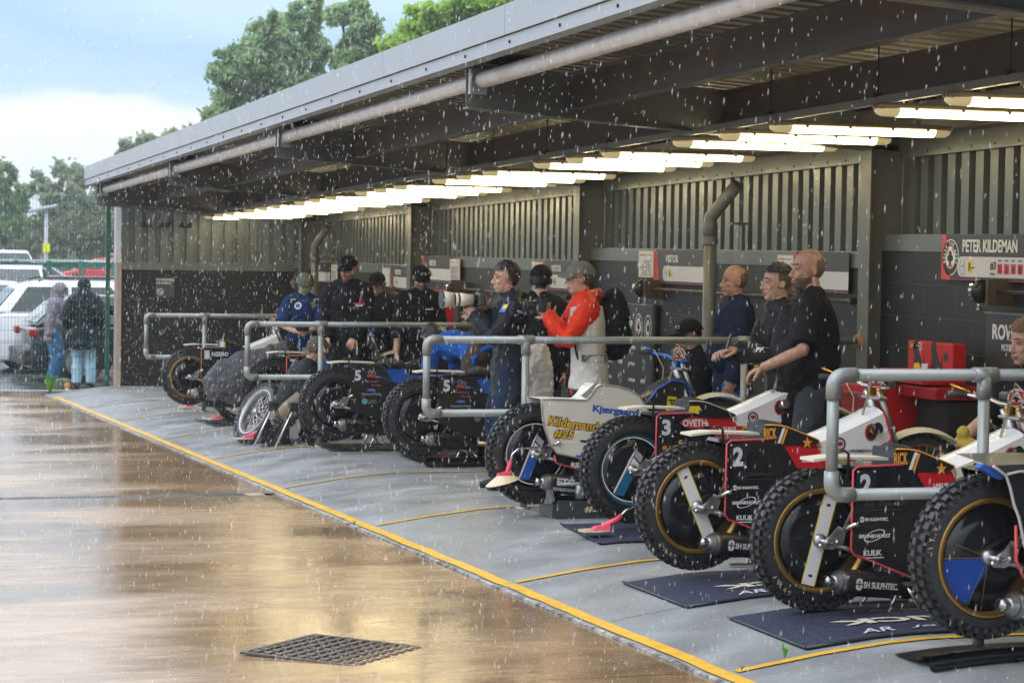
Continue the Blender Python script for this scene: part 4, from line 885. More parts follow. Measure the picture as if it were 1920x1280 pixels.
        b = MB(); ph = [(1.045, -.12, .62), (1.04, -.19, .635), (.97, -.33, .655), (.93, -.40, .65)]
        pts = [(x, y, z) for x, y, z in ph[::-1]]+[(x, -y, z) for x, y, z in ph]; b.tube(pts, .011, 10); hb = b.build('handlebar', CHROME if bars is not BLUEA else BLUEA, t)
        for s in (-1, 1):
            b = MB(); b.tube([(.975, s*.32, .655), (.925, s*.41, .65)], .017, 12); b.lathe([(.0, -.003), (.026, -.003), (.026, .003), (0, .003)], (.98, s*.31, .655), 'y', 14); b.build('grip', BLACKM, hb)
        b = MB(); b.tube([(.98, -.29, .66), (1.0, -.31, .645), (.93, -.40, .69)], .005, 6); b.tube([(.985, .29, .665), (.92, .38, .70)], .005, 6); b.build('lever', bars, hb)
        b = MB(); b.rbox((1.03, 0, .66), (.05, .16, .05), .015); b.build('bar_pad', BLACK, hb)
        if bar_pad:
            b = MB(); N = frame((0, 0, 0), (.75, -.6, 0), (0, .0, 1)); M = Matrix.Translation((.985, -.12, .668)) @ frame((0, 0, 0), (.93, -.37, 0), (-.25, -.2, 1)) 
            quad(b, M, disc(0, 0, .048, .052), .006, 1)
            if bar_pad == 'ace': quad(b, M, disc(0, 0, .043, .047), .007, 0); quad(b, M, [(-.035, -.02), (0, .04), (-.03, .03)], .0085, 2); quad(b, M, [(.035, -.02), (.03, .03), (0, .04)], .0085, 2); quad(b, M, [(-.02, -.038), (.02, -.038), (.03, -.02), (-.03, -.02)], .0085, 2); club(b, M, 0, 0, .02, .009, 1)
            b.build('bar_badge', [WHITE, INK, REDV], hb)
        cab = MB()
        for k, (y_, z_) in enumerate(((-.28, .65), (-.22, .64), (.25, .65))): cab.tube([(.99, y_, z_), (.93, y_*.7, z_+.09-.03*k), (.96, y_*.3, .56), (.93, y_*.15, .40), (.80, -.02, .28)], .0035, 6, cap=False)
        cab.build('cables', mat('cable_pale', (.28, .25, .16), .4), t)
        wheel_front(t, 1.325, .015, rim=rim if rim is GOLD else STEEL)
        b = MB(); vs = []; n = 12
        for i in range(n+1):
            a = radians(50+i*7.5); R = .378; x = 1.325-R*cos(a)*-1 if False else 1.325+R*cos(a); z = .015+R*sin(a); 
            for yy, dz in ((-.06, -.018), (0, .006), (.06, -.018)): vs.append((x, yy, z+dz))
        b.add(vs, [(3*i+j, 3*i+j+1, 3*i+j+4, 3*i+j+3) for i in range(n) for j in range(2)], 0, True); b.build('front_mudguard', BONE, t)
    if defl:
        dv = bpy.data.objects.new('dirt_deflector', None); C.objects.link(dv); dv.parent = t
        M = defl; b = MB(); b.tube([M @ Vector(p) for p in ((.28, 0, .06), (.14, 0, .05), (.04, 0, .045), (0, 0, .01), (-.015, 0, -.045))], .0085, 10); b.build('support_tube', CHROME, dv)
        b = MB(); b.tube([M @ Vector(p) for p in ((-.01, 0, -.03), (-.03, 0, -.10), (-.035, 0, -.125))], [.014, .018, .016], 10); b.add([M @ Vector(p) for p in ((-.10, -.02, -.115), (-.02, -.035, -.10), (-.01, .035, -.10), (-.10, .02, -.115), (-.10, -.02, -.135), (-.02, -.035, -.14), (-.01, .035, -.14), (-.10, .02, -.135))], [(0, 1, 2, 3), (4, 7, 6, 5), (0, 4, 5, 1), (1, 5, 6, 2), (2, 6, 7, 3), (3, 7, 4, 0)]); b.build('bracket', PINK, dv)
        b = MB(); n = 22; top = [(-.045+.055*cos(2*pi*i/n), .05*sin(2*pi*i/n), -.128) for i in range(n)]; bot = [(-.065+.115*cos(2*pi*i/n), .10*sin(2*pi*i/n), -.172+.03*cos(2*pi*i/n)) for i in range(n)]
        b.add([M @ Vector(p) for p in top+bot], [tuple(range(n)), tuple(range(n, 2*n))[::-1]]+[(i, (i+1) % n, (i+1) % n+n, i+n) for i in range(n)], 0, False); b.build('flap', CREAM, dv)
    return t
def sulph(b, M, w=.27, h=.034, mi=0):
    s = h*1.5; q = lambda x0, y0, x1, y1: quad(b, M, [(x0, y0), (x1, y0), (x1, y1), (x0, y1)], .0012, mi)
    y0 = -h*.75
    quad(b, M, [(.3*s, y0+s), (.7*s, y0+s), (.88*s, y0+.82*s), (.88*s, y0+.55*s), (.6*s, y0+.55*s), (.6*s, y0+.8*s), (.4*s, y0+.8*s), (.4*s, y0+.55*s), (.12*s, y0+.55*s), (.12*s, y0+.82*s)], .0012, mi)
    quad(b, M, [(.3*s, y0), (.7*s, y0), (.88*s, y0+.18*s), (.88*s, y0+.45*s), (.6*s, y0+.45*s), (.6*s, y0+.2*s), (.4*s, y0+.2*s), (.4*s, y0+.45*s), (.12*s, y0+.45*s), (.12*s, y0+.18*s)][::-1], .0012, mi)
    text(b, 'SH SULPHTEC.', M @ Matrix.Translation((s*1.05, -h*.45, 0)), w-s, h*.85, mi, bold=.028, depth=.0012)
def two_panel(b, Q):
    T = Matrix.Translation
    sulph(b, Q @ T((.155, .105, 0)), .15, .017)
    text(b, 'BRUNKHORST', Q @ T((.155, .018, 0)), .165, .017, 0, bold=.03, depth=.001)
    for k in range(26):
        a, c = 2*pi*k/26, 2*pi*(k+1)/26; f = lambda a, r: (.235+(r*.055)*cos(a)*.98-.022*sin(a)*.35*r, .028+.022*r*sin(a)+.35*.055*r*cos(a))
        quad(b, Q, [f(a, 1), f(c, 1), f(c, .9), f(a, .9)], .002, 0)
    text(b, 'KULiK', Q @ T((.18, -.065, 0)), .095, .026, 0, bold=.02, depth=.001); quad(b, Q, [(.18, -.073), (.285, -.073), (.285, -.077), (.18, -.077)], .001, 0); quad(b, Q, [(.18, -.085), (.27, -.085), (.27, -.087), (.18, -.087)], .001, 1)
    text(b, 'Jörg Grohmann', Q @ T((.175, .16, 0)), .22, .028, 1, bold=.0, shear=.4, depth=.001); quad(b, Q, [(.19, .15), (.38, .15), (.38, .147), (.19, .147)], .001, 1)
    return [LET, mat('faint_ink', (.05, .052, .06), .4)]
def three_panel(b, Q):
    T = Matrix.Translation
    quad(b, Q, [(.30-.0, .245)]+[], .001, 2) if False else None
    P = [(.275+.105+(.105)*(-1+2*i/12), .295+.035*(1-(abs(-1+2*i/12))**3)) for i in range(13)]; P = P+[(x, .59-z) for x, z in P[::-1]]
    quad(b, Q, P[::-1], .001, 2); text(b, 'OVETHI', Q @ T((.292, .272, .001)), .175, .044, 0, bold=.03, depth=.001)
    text(b, 'BLACKLINE', Q @ T((.16, .13, 0)), .19, .024, 3, bold=.02, depth=.001); quad(b, Q, disc(.285, .175, .017, .015), .001, 3); quad(b, Q, disc(.29, .178, .008, .007), .002, 1)
    quad(b, Q, disc(.185, .05, .02, .02), .001, 0); quad(b, Q, disc(.185, .05, .016, .016), .002, 1); quad(b, Q, disc(.185, .05, .01, .01), .003, 2)
    return [LET, INK, mat('oval_red', (.55, .03, .035), .4), ORG]
def ace_tank(b, Q):
    T = Matrix.Translation
    quad(b, Q, disc(.77, .325, .036, .036), .001, 1); quad(b, Q, disc(.77, .325, .026, .026), .0015, 0); quad(b, Q, disc(.77, .325, .022, .022), .002, 2); quad(b, Q, [(.754, .308), (.786, .308), (.77, .347)], .0025, 0); club(b, Q, .77, .325, .014, .003, 1)
    text(b, '=PREMIERSHIP', Q @ T((.82, .278, 0)), .165, .018, 1, bold=.02, shear=.25, depth=.001)
    text(b, 'LARS BROE', Q @ T((.54, .248, 0)), .115, .020, 0, bold=.03, depth=.001); text(b, 'Handel und A/S', Q @ T((.55, .232, 0)), .10, .011, 0, depth=.001)
    quad(b, Q, disc(.72, .242, .027, .027), .001, 3); quad(b, Q, [(.72, .232), (.83, .232), (.83, .25), (.72, .25)], .001, 3); text(b, 'R', Q @ T((.704, .226, .001)), .03, .032, 1, bold=.03, depth=.001); text(b, 'entruck', Q @ T((.745, .235, .001)), .08, .012, 1, bold=.02, depth=.001)
    quad(b, Q, disc(.90, .235, .026, .024), .001, 0); quad(b, Q, disc(.90, .235, .021, .019), .0015, 4); quad(b, Q, disc(.90, .235, .018, .016), .002, 0); text(b, 'ATPI', Q @ T((.884, .230, .002)), .032, .01, 4, depth=.001)
    return [LET, INK, REDV, YEL, BLUE]
def five_panel(b, Q):
    T = Matrix.Translation
    quad(b, Q, [(.10, .352), (.12, .352), (.62, .18), (.60, .18)], .001, 3)
    for x, z, c in ((.30, .30, 0), (.335, .285, 0), (.29, .265, 2), (.325, .262, 2)):
        quad(b, Q, disc(x, z, .019, .016), .001, c); quad(b, Q, disc(x, z, .014, .011), .0015, 1 if c == 0 else 2)
    text(b, 'GROUP', Q @ T((.345, .245, 0)), .05, .013, 0, bold=.02, depth=.001)
    text(b, "Thompson's", Q @ T((.25, .20, 0)), .13, .024, 4, bold=.01, shear=.2, depth=.001); text(b, 'Garage', Q @ T((.31, .165, 0)), .09, .024, 4, bold=.01, shear=.2, depth=.001)
    quad(b, Q, disc(.31, .135, .045, .014), .001, 3); text(b, 'Ford', Q @ T((.29, .129, .001)), .04, .012, 0, shear=.3, depth=.001); text(b, 'Cessnock Ford', Q @ T((.22, .088, 0)), .175, .02, 0, bold=.01, depth=.001)
    quad(b, Q, disc(.25, .03, .028, .026), .001, 5); text(b, 'Hunter Valley', Q @ T((.29, .03, 0)), .075, .012, 5, depth=.001); text(b, 'Helicopters', Q @ T((.29, .012, 0)), .08, .012, 5, depth=.001)
    quad(b, Q, disc(.46, -.01, .025, .023), .001, 0); quad(b, Q, disc(.46, -.01, .02, .018), .0015, 1); text(b, 'SR', Q @ T((.448, -.02, .001)), .024, .018, 0, depth=.001)
    return [mat('grey_print', (.42, .42, .42), .5), INK, mat('dull_red_print', (.42, .06, .05), .5), BLUE, mat('pinkish_print', (.38, .13, .12), .5), mat('teal_print', (.12, .33, .38), .5)]
def white_cover(t):
    PO = [(.0, .37), (.10, .368), (.315, .36), (.35, .39), (.385, .44), (.42, .462), (.535, .452), (.63, .425), (.70, .385), (.745, .315), (.80, .22), (.84, .08), (.80, -.06), (.60, -.085), (.33, -.035), (.115, .012), (.065, .075), (.025, .18), (.005, .28)]
    WC = mat('white_quilted_cover', (.70, .68, .60), .4, ns=6, na=.05); b = MB()
    for y in (-.135, .13): b.plate(PO, y, y+.006)
    n = len(PO); vs = [(x, y, z) for x, z in PO for y in (-.134, .135)]; b.add(vs, [(2*i, 2*i+1, 2*i+3, 2*i+2) for i in range(9)]); o = b.build('body_cover', WC, t)
    trimtube(t, PO[:16]+PO[16:]+[PO[0]], .006, mat('trim_grey', (.28, .26, .22), .4), -.136, 'cover_trim')
    b = MB(); T = Matrix.Translation; Q = S(-.136); sk = Matrix.Rotation(radians(-5), 4, 'Z')
    def kt(s, x, z, w, h, front, back, bold, rot=-7):
        M = Q @ T((x, z, 0)) @ Matrix.Rotation(radians(rot), 4, 'Z'); text(b, s, M @ T((-.003, -.004, 0)), w+.006, h+.008, back, bold=bold+.06, shear=.1, depth=.0012); text(b, s, M @ T((0, 0, .0014)), w, h, front, bold=bold, shear=.1, depth=.0012)
    kt('Kildemand', .045, .20, .36, .062, 1, 0, .02, -8); kt('#25', .09, .115, .14, .06, 1, 0, .02, -6)
    M = Q @ T((.36, .27, 0)) @ Matrix.Rotation(radians(-6), 4, 'Z'); text(b, 'Kjærgaard', M, .33, .062, 2, bold=.04, depth=.0012)
    quad(b, Q, [(.36, .205), (.455, .195), (.455, .175), (.36, .185)], .001, 3); quad(b, Q, [(.28, .10), (.40, .085), (.40, .07), (.28, .085)], .001, 0); quad(b, Q, [(.25, .0), (.33, -.01), (.33, -.032), (.25, -.02)], .001, 2); quad(b, Q, [(.47, .20), (.55, .19), (.55, .15), (.47, .16)], .001, 2)
    for i in range(22): z = -.06+i*.023; quad(b, Q, [(.07 if z > .05 else .33, z), (.72, z-.02), (.72, z-.0194), (.07 if z > .05 else .33, z+.0006)], .0006, 4)
    b.build('lettering', [INK, mat('kild_yellow', (.75, .42, .02), .4), BLUE, GREYI, mat('quilt_line', (.5, .48, .42), .5)], o)
    b = MB(); b.plate([(.10, -.05), (.60, -.17), (.75, -.15), (.75, -.04), (.55, -.09), (.3, -.04), (.12, .005)], -.126, -.12); o2 = b.build('belly_panel', BLACK, t)
    trimtube(t, [(.10, .0), (.11, -.05), (.3, -.105), (.6, -.175)], .006, REDV, -.128); b = MB(); text(b, 'RIDE', S(-.127) @ T((.22, -.085, 0)), .11, .035, 0, bold=.03, depth=.001); b.build('lettering', LET, o2)
    b = MB(); b.plate([(.32, .37), (.36, .41), (.385, .455), (.41, .475), (.38, .475), (.33, .43), (.28, .39)], -.13, -.124); b.build('cover_flap', mat('flap_grey', (.3, .33, .36), .3), t)
def numbered_cover(t):   # the nearest bike's big black side cover
    PO = [(-.02, .345), (.04, .355), (.30, .35), (.95, .345), (1.0, .1), (.95, -.1), (.5, -.13), (.22, -.09), (.155, -.06), (.115, -.025), (.075, .063), (.045, .175), (.02, .23), (.0, .30)]
    b = MB()
    for y in (-.17, .16): b.plate(PO, y, y+.006)
    b.add([(x, y, z) for x, z in PO[:4] for y in (-.168, .165)], [(2*i, 2*i+1, 2*i+3, 2*i+2) for i in range(3)]); o = b.build('body_cover', mat('cover_black_gloss', (.013, .014, .017), .25, coat=.3), t)
    tg = mat('piping_grey', (.42, .42, .39), .4); trimtube(t, [(-.08, .385), (-.05, .365), (-.02, .345), (.0, .30), (.02, .23), (.045, .175), (.075, .063), (.115, -.027), (.155, -.06), (.22, -.09), (.5, -.13)], .0065, tg, -.173, 'cover_piping'); trimtube(t, [(-.015, .35), (.04, .36), (.30, .352), (.95, .348)], .0055, tg, -.173, 'cover_piping')
    trimtube(t, [(.06, .14), (.065, .0), (.10, -.07), (.25, -.13)], .007, REDV, -.13); b = MB(); b.tube([(x, -.173, z) for x, z in ((.08, .063), (.5, .065))], .005, 8); b.build('cover_piping', tg, t)
    b = MB(); b.add([(-.09, -.165, .385), (-.09, .1, .41), (.2, .1, .41), (.12, -.165, .39), (-.02, -.168, .35), (.95, -.168, .345), (.95, .1, .36), (.5, .1, .41)], [(0, 1, 2, 3), (0, 3, 5, 4), (3, 2, 6, 5)]); b.build('cover_top', mat('wet_nylon', (.035, .038, .042), .3, bump=.3, bs=20), t)
    b = MB(); b.plate([(-.13, .375), (-.11, .39), (-.0, .345), (-.03, .325)], -.15, -.11); b.build('blue_tab', BLUE, t)
    T = Matrix.Translation; Q = S(-.1705); b = MB()
    for bold, mi, dz in ((.10, 1, 0), (.05, 2, .001), (.0, 0, .002)):
        text(b, '#', Q @ T((.125-bold*.05, .195-bold*.05, dz)), .042+bold*.1, .06+bold*.1, mi, bold=bold, depth=.001); text(b, 'BEN', Q @ T((.165-bold*.05, .12-bold*.05, dz)), .20+bold*.1, .12+bold*.1, mi, bold=bold+.02, shear=.1, depth=.001)
        text(b, 'Dz', Q @ T((.105-bold*.05, .0-bold*.05, dz)), .26+bold*.1, .10+bold*.1, mi, bold=bold, shear=.5, depth=.001)
    b.build('lettering', [LET, ORG, INK], o)
    b = MB(); text(b, 'ad', Q @ T((.15, -.045, 0)), .06, .035, 0, bold=.05, shear=.2, depth=.001); b.build('lettering', LET, o)
def sil_sulph(b, M): sulph(b, M @ Matrix.Translation((.0, .0, 0)), .29, .036)
def sil_69(b, M):
    text(b, '69', M @ Matrix.Translation((.0, .01, 0)), .075, .032, 0, bold=.05, shear=.15); quad(b, M, [(-.01, -.045), (.32, -.02), (.32, -.012), (-.01, -.035)], .001, 1); quad(b, M, [(-.01, -.03), (.32, -.004), (.32, .002), (-.01, -.024)], .001, 0)
    quad(b, M, [(0, -.06), (.05, -.057), (.05, -.035), (0, -.038)], .0012, 3); quad(b, M, [(.0, -.051), (.05, -.048), (.05, -.044), (0, -.047)], .002, 2); quad(b, M, [(.022, -.06), (.028, -.06), (.028, -.036), (.022, -.036)], .002, 2)
def sil_et(b, M): text(b, 'ETC', M @ Matrix.Translation((.0, -.01, 0)), .15, .05, 0, bold=.05); text(b, 'TOTALENTREPRISE', M @ Matrix.Translation((-.03, -.045, 0)), .22, .022, 0, bold=.01, shear=.1)
def BP(px, py, ppm): p = at(px, py, zc=4300/ppm); return p
DEF = Matrix.Translation((-.19, -.12, 0))
bikeA = bike('speedway_motorcycle', 'nearest motorcycle, cropped by the right edge, with blue wheel disc and black cover', BP(1846, 1042, 462), radians(3), rim=GOLD, deco=('star', 165), cover=numbered_cover, tank=None, seat_style=None, sil_text=sil_69, front=False, mudguard=False, bar_pad=None)
bikeB = bike('speedway_motorcycle', 'black and red motorcycle numbered 2 behind the nearest tube rail', BP(1531, 1011, 400), radians(2), rim=GOLD, deco=('band', -15, 0, 225), trim_m=REDV, tank_logo=ace_tank, panel_logo=two_panel, sil_text=sil_sulph, bars=AMBER)
bikeC = bike('speedway_motorcycle', 'black and red motorcycle numbered 2 on the blue mat, white band across its wheel', BP(1303, 948, 358), radians(2), rim=GOLD, deco=('band', 24, 0, 232), trim_m=REDV, tank_logo=ace_tank, panel_logo=two_panel, sil_text=sil_sulph, bars=AMBER)
bikeD = bike('speedway_motorcycle', 'black and red motorcycle numbered 3 with blue and white wheel rings', BP(1182, 879, 301), radians(2), rim=mat('rim_black', (.02, .02, .022), .3, .3), deco=('rings', TEAL, -28, 118), number='3', trim_m=REDV, tank_logo=ace_tank, panel_logo=three_panel, seat_style='yellow', cap_m=STEEL)
bikeE = bike('speedway_motorcycle', 'motorcycle under a white body cover with yellow lettering, white ringed wheel', BP(1000, 850, 283), radians(2), rim=mat('rim_black2', (.02, .02, .022), .3, .3), deco=('rings', None, -22, 200), cover=white_cover, tank=None, seat_style=None, mudguard=False, defl=DEF @ Matrix.Rotation(radians(0), 4, 'Y'), sil_text=sil_et)
bikeF = bike('speedway_motorcycle', 'black motorcycle with blue stripe behind the middle rail, grey roll below it', BP(789, 781, 223), radians(2), rim=mat('rim_black3', (.02, .02, .022), .3, .3), deco=('plain',), number='5', panel_m=mat('panel_olive_black', (.022, .021, .018), .3), tank='black_blue', panel_logo=five_panel, PANEL=PANEL5, seat_style=None, cap_m=STEEL, trim_m=None)
bikeG = bike('speedway_motorcycle', 'black motorcycle numbered 5 with blue stripe and white seat band', BP(627, 757, 205), radians(2), rim=mat('rim_black3', (.02, .02, .022), .3, .3), deco=('plain',), number='5', panel_m=mat('panel_olive_black', (.022, .021, .018), .3), tank='black_blue', panel_logo=five_panel, PANEL=PANEL5, seat_style=None, cap_m=None)
bikeH = bike('speedway_motorcycle', 'black motorcycle numbered 7 with orange trim behind the squatting man', BP(511, 729, 180), radians(2), rim=mat('rim_black3', (.02, .02, .022), .3, .3), deco=('plain',), number='7', trim_m=mat('trim_orange', (.75, .12, .04), .4), tank='black_blue', seat_style='star', cap_m=None, bars=BLUEA)
def nav_panel(b, Q): text(b, 'NZERO', Q @ Matrix.Translation((.24, .25, 0)), .2, .05, 0, bold=.03); text(b, 'N', Q @ Matrix.Translation((.3, -.02, 0)), .09, .06, 1, bold=.05); quad(b, Q, [(.22, .02), (.42, .06), (.42, .14), (.22, .10)], .001, 2); text(b, 'ACCOUNTING', Q @ Matrix.Translation((.15, -.13, 0)), .25, .035, 0, bold=.01); return [LET, REDV, BLUE]
bikeI = bike('speedway_motorcycle', 'farthest motorcycle, gold rimmed, beside the black end wall', BP(355, 706, 158), radians(2), rim=GOLD, deco=('plain',), number='1', trim_m=mat('trim_copper', (.4, .16, .06), .4), tank='navy', seat_style='navy', panel_logo=nav_panel, cap_m=None, bars=AMBER)
# white seat band and black covers on the two black bikes
for o, ex in ((bikeG, True), (bikeF, False)):
    b = MB(); sec = []
    if ex: b.plate([(.62, .30), (.72, .345), (.80, .26), (.72, .205)], -.118, .118); b.build('white_band', BONE, o); trimtube(o, [(.61, .30), (.70, .205)], .006, REDV, -.12, 'band_trim')
    b = MB(); b.tube([(.40, 0, .36), (.48, 0, .38), (.62, 0, .36), (.70, 0, .30)], [.05, .085, .09, .05], 14, flat=.5); b.build('seat', BLACKM, o)
# front end of the covered bike: blue-edged black cloth over the tank
b = MB(); b.plate([(.74, .30), (.86, .44), (.98, .50), (1.08, .44), (1.12, .25), (.98, .12), (.82, .12)], -.10, .10); o = b.build('tank_cover', BLACKM, bikeE)
trimtube(bikeE, [(.72, .28), (.84, .43), (.95, .49), (1.06, .47), (1.11, .28)], .007, BLUE, -.104, 'cover_piping')
b = MB(); M = S(-.102) @ Matrix.Translation((.93, .17, 0)) @ Matrix.Rotation(radians(84), 4, 'Z'); quad(b, M, [(-.005, -.03), (.21, -.03), (.21, .035), (-.005, .035)], .001, 0); text(b, '1mund', M @ Matrix.Translation((.0, -.02, .001)), .19, .045, 1, bold=.03); b.build('lettering', [YEL, INK], o)
b = MB(); b.plate([(1.03, .16), (1.04, .43), (1.10, .30), (1.10, .18)], -.106, -.101); b.build('white_fork_guard', WHITEP, bikeE)
# ------------------------------------------------------------------ people
def fuse(mb, vox, it=4, fold=0, seed=0, fs=9):
    me = mb.mesh('tmp', BLACK); o = bpy.data.objects.new('tmp', me); C.objects.link(o)
    r = o.modifiers.new('r', 'REMESH'); r.mode = 'VOXEL'; r.voxel_size = vox; r.use_smooth_shade = True
    if it: s = o.modifiers.new('s', 'SMOOTH'); s.factor = .5; s.iterations = it
    dg = bpy.context.evaluated_depsgraph_get(); ev = bpy.data.meshes.new_from_object(o.evaluated_get(dg)); bpy.data.objects.remove(o); bpy.data.meshes.remove(me)
    n = len(ev.vertices); co = np.empty(n*3); ev.vertices.foreach_get('co', co); co = co.reshape(-1, 3)
    if fold:
        no = np.empty(n*3); ev.vertices.foreach_get('normal', no); no = no.reshape(-1, 3); off = Vector((seed*3.1, seed*1.7, seed*.9))
        d = np.array([noise.noise(Vector((p[0]*fs*1.3, p[1]*fs*1.3, p[2]*fs*.8))+off)*fold + abs(noise.noise(Vector((p[0]*fs*2, p[1]*fs*2, p[2]*fs*2.6))-off))*fold*.9 for p in co]); co = co+no*d[:, None]
    fs_ = [tuple(p.vertices) for p in ev.polygons]; bpy.data.meshes.remove(ev); return co, fs_
_hb = MB()
_hb.ell((-.012, 0, .035), (.098, .076, .098), 20, 14); _hb.ell((.03, 0, -.035), (.062, .058, .082), 18, 12); _hb.ell((.055, 0, -.088), (.030, .032, .024)); _hb.ell((.0, 0, -.06), (.06, .062, .05))
_hb.tube([(.080, 0, .022), (.098, 0, -.008), (.110, 0, -.026), (.098, 0, -.036)], [.009, .011, .014, .010], 10); _hb.ell((.092, .012, -.03), (.013, .009, .009)); _hb.ell((.092, -.012, -.03), (.013, .009, .009))
for s_ in (-1, 1):
    _hb.tube([(.066, s_*.052, .030), (.079, s_*.03, .034), (.083, s_*.008, .030)], .010, 8); _hb.ell((.062, s_*.036, -.02), (.022, .022, .02)); _hb.tube([(-.012, s_*.077, .022), (-.022, s_*.083, .004), (-.012, s_*.078, -.026)], [.011, .013, .008], 8)
_hb.tube([(.083, -.022, -.056), (.093, 0, -.053), (.083, .022, -.056)], .007, 8); _hb.tube([(.081, -.018, -.066), (.090, 0, -.067), (.081, .018, -.066)], .008, 8)
HEAD = fuse(_hb, .0042, 3); HEAD = (HEAD[0], HEAD[1])
def Rm(yaw=0, pitch=0, roll=0): return Matrix.Rotation(yaw, 3, 'Z') @ Matrix.Rotation(pitch, 3, 'Y') @ Matrix.Rotation(roll, 3, 'X')
def head_shell(f, t, jit=0, seed=0):   # closed shell over the chosen part of the head
    co, fs = HEAD; keep = [q for q in fs if f(*np.mean([co[i] for i in q], axis=0))]; used = sorted({i for q in keep for i in q}); ix = {v: k for k, v in enumerate(used)}
    me = bpy.data.meshes.new('t'); me.from_pydata([tuple(c) for c in co], [], fs); me.update(); no = np.empty(len(co)*3); me.vertices.foreach_get('normal', no); no = no.reshape(-1, 3); bpy.data.meshes.remove(me)
    b = MB(); vs = []
    for i in used:
        p = Vector(co[i]); d = t(*p) if callable(t) else t; d += jit*noise.noise(p*70+Vector((seed, 0, 0))) + jit*.6*noise.noise(p*25); vs.append(tuple(p+Vector(no[i])*max(d, .001)))
    b.add(vs, [tuple(ix[i] for i in q) for q in keep], 0, True); return b
def ik(a, b, l1, l2, pole):
    a, b = Vector(a), Vector(b); d = b-a; L = min(d.length, (l1+l2)*.995); u = d.normalized(); b = a+u*L; x = (l1*l1-l2*l2+L*L)/(2*L); h = sqrt(max(0, l1*l1-x*x)); p = Vector(pole); p = (p-u*p.dot(u)).normalized(); return a+u*x+p*h, b
def hand(mb, w, d, pn, s, curl=.5, side=1, mi=0, thumb=None, spread=.06):
    d = Vector(d).normalized(); pn = Vector(pn); pn = (pn-d*pn.dot(d)).normalized(); lat = d.cross(pn)*side
    c = Vector(w)+d*.045*s; M = Matrix((d, lat, pn)).transposed(); mb.ell(c, (.050*s, .040*s, .016*s), 12, 8, mi, M)
    for k, (y, L) in enumerate(((.030, .072), (.011, .080), (-.009, .075), (-.028, .058))):
        p = Vector(w)+d*.080*s+lat*y*s; q = [p-d*.03*s, p]; a = 0; cc = curl*(1+.15*k) if not isinstance(curl, (list, tuple)) else curl[k]
        for j, f in enumerate((.45, .32, .23)):
            a += cc*(.8 if j == 0 else 1.0); v = d*cos(a)+pn*sin(a)+lat*(spread*(1.5-k))*.4; q.append(q[-1]+v*L*f*s)
        mb.tube(q, [.009*s, .0092*s, .0085*s, .0075*s, .0055*s], 8, mi); mb.ell(q[-1], (.0055*s,)*3, 8, 6, mi)
    p = Vector(w)+d*.02*s+lat*.028*s; v1 = (d*.7+lat*.6+pn*.35).normalized() if thumb is None else Vector(thumb).normalized(); v2 = (v1+pn*.25+d*.25).normalized() if thumb is None else v1
    q = [p, p+v1*.035*s, p+v1*.035*s+v2*.03*s, p+v1*.035*s+v2*.053*s]; mb.tube(q, [.014*s, .012*s, .010*s, .007*s], 8, mi); mb.ell(q[-1], (.007*s,)*3, 8, 6, mi)
SKIN = mat('skin_light', (.49, .29, .215), .55, ns=40, na=.16, bump=.15, bs=150); SKINT = mat('skin_tanned', (.40, .225, .155), .55, ns=40, na=.2, bump=.15, bs=150)
EYEW = mat('eye_white', (.30, .26, .23), .35); IRIS = mat('iris_dark', (.03, .02, .015), .2); LIP = mat('lips', (.38, .14, .11), .45)
def cloth(n, c, rough=.75): return mat(n, c, rough, ns=6, na=.18, bump=.35, bs=120, spec=.12)
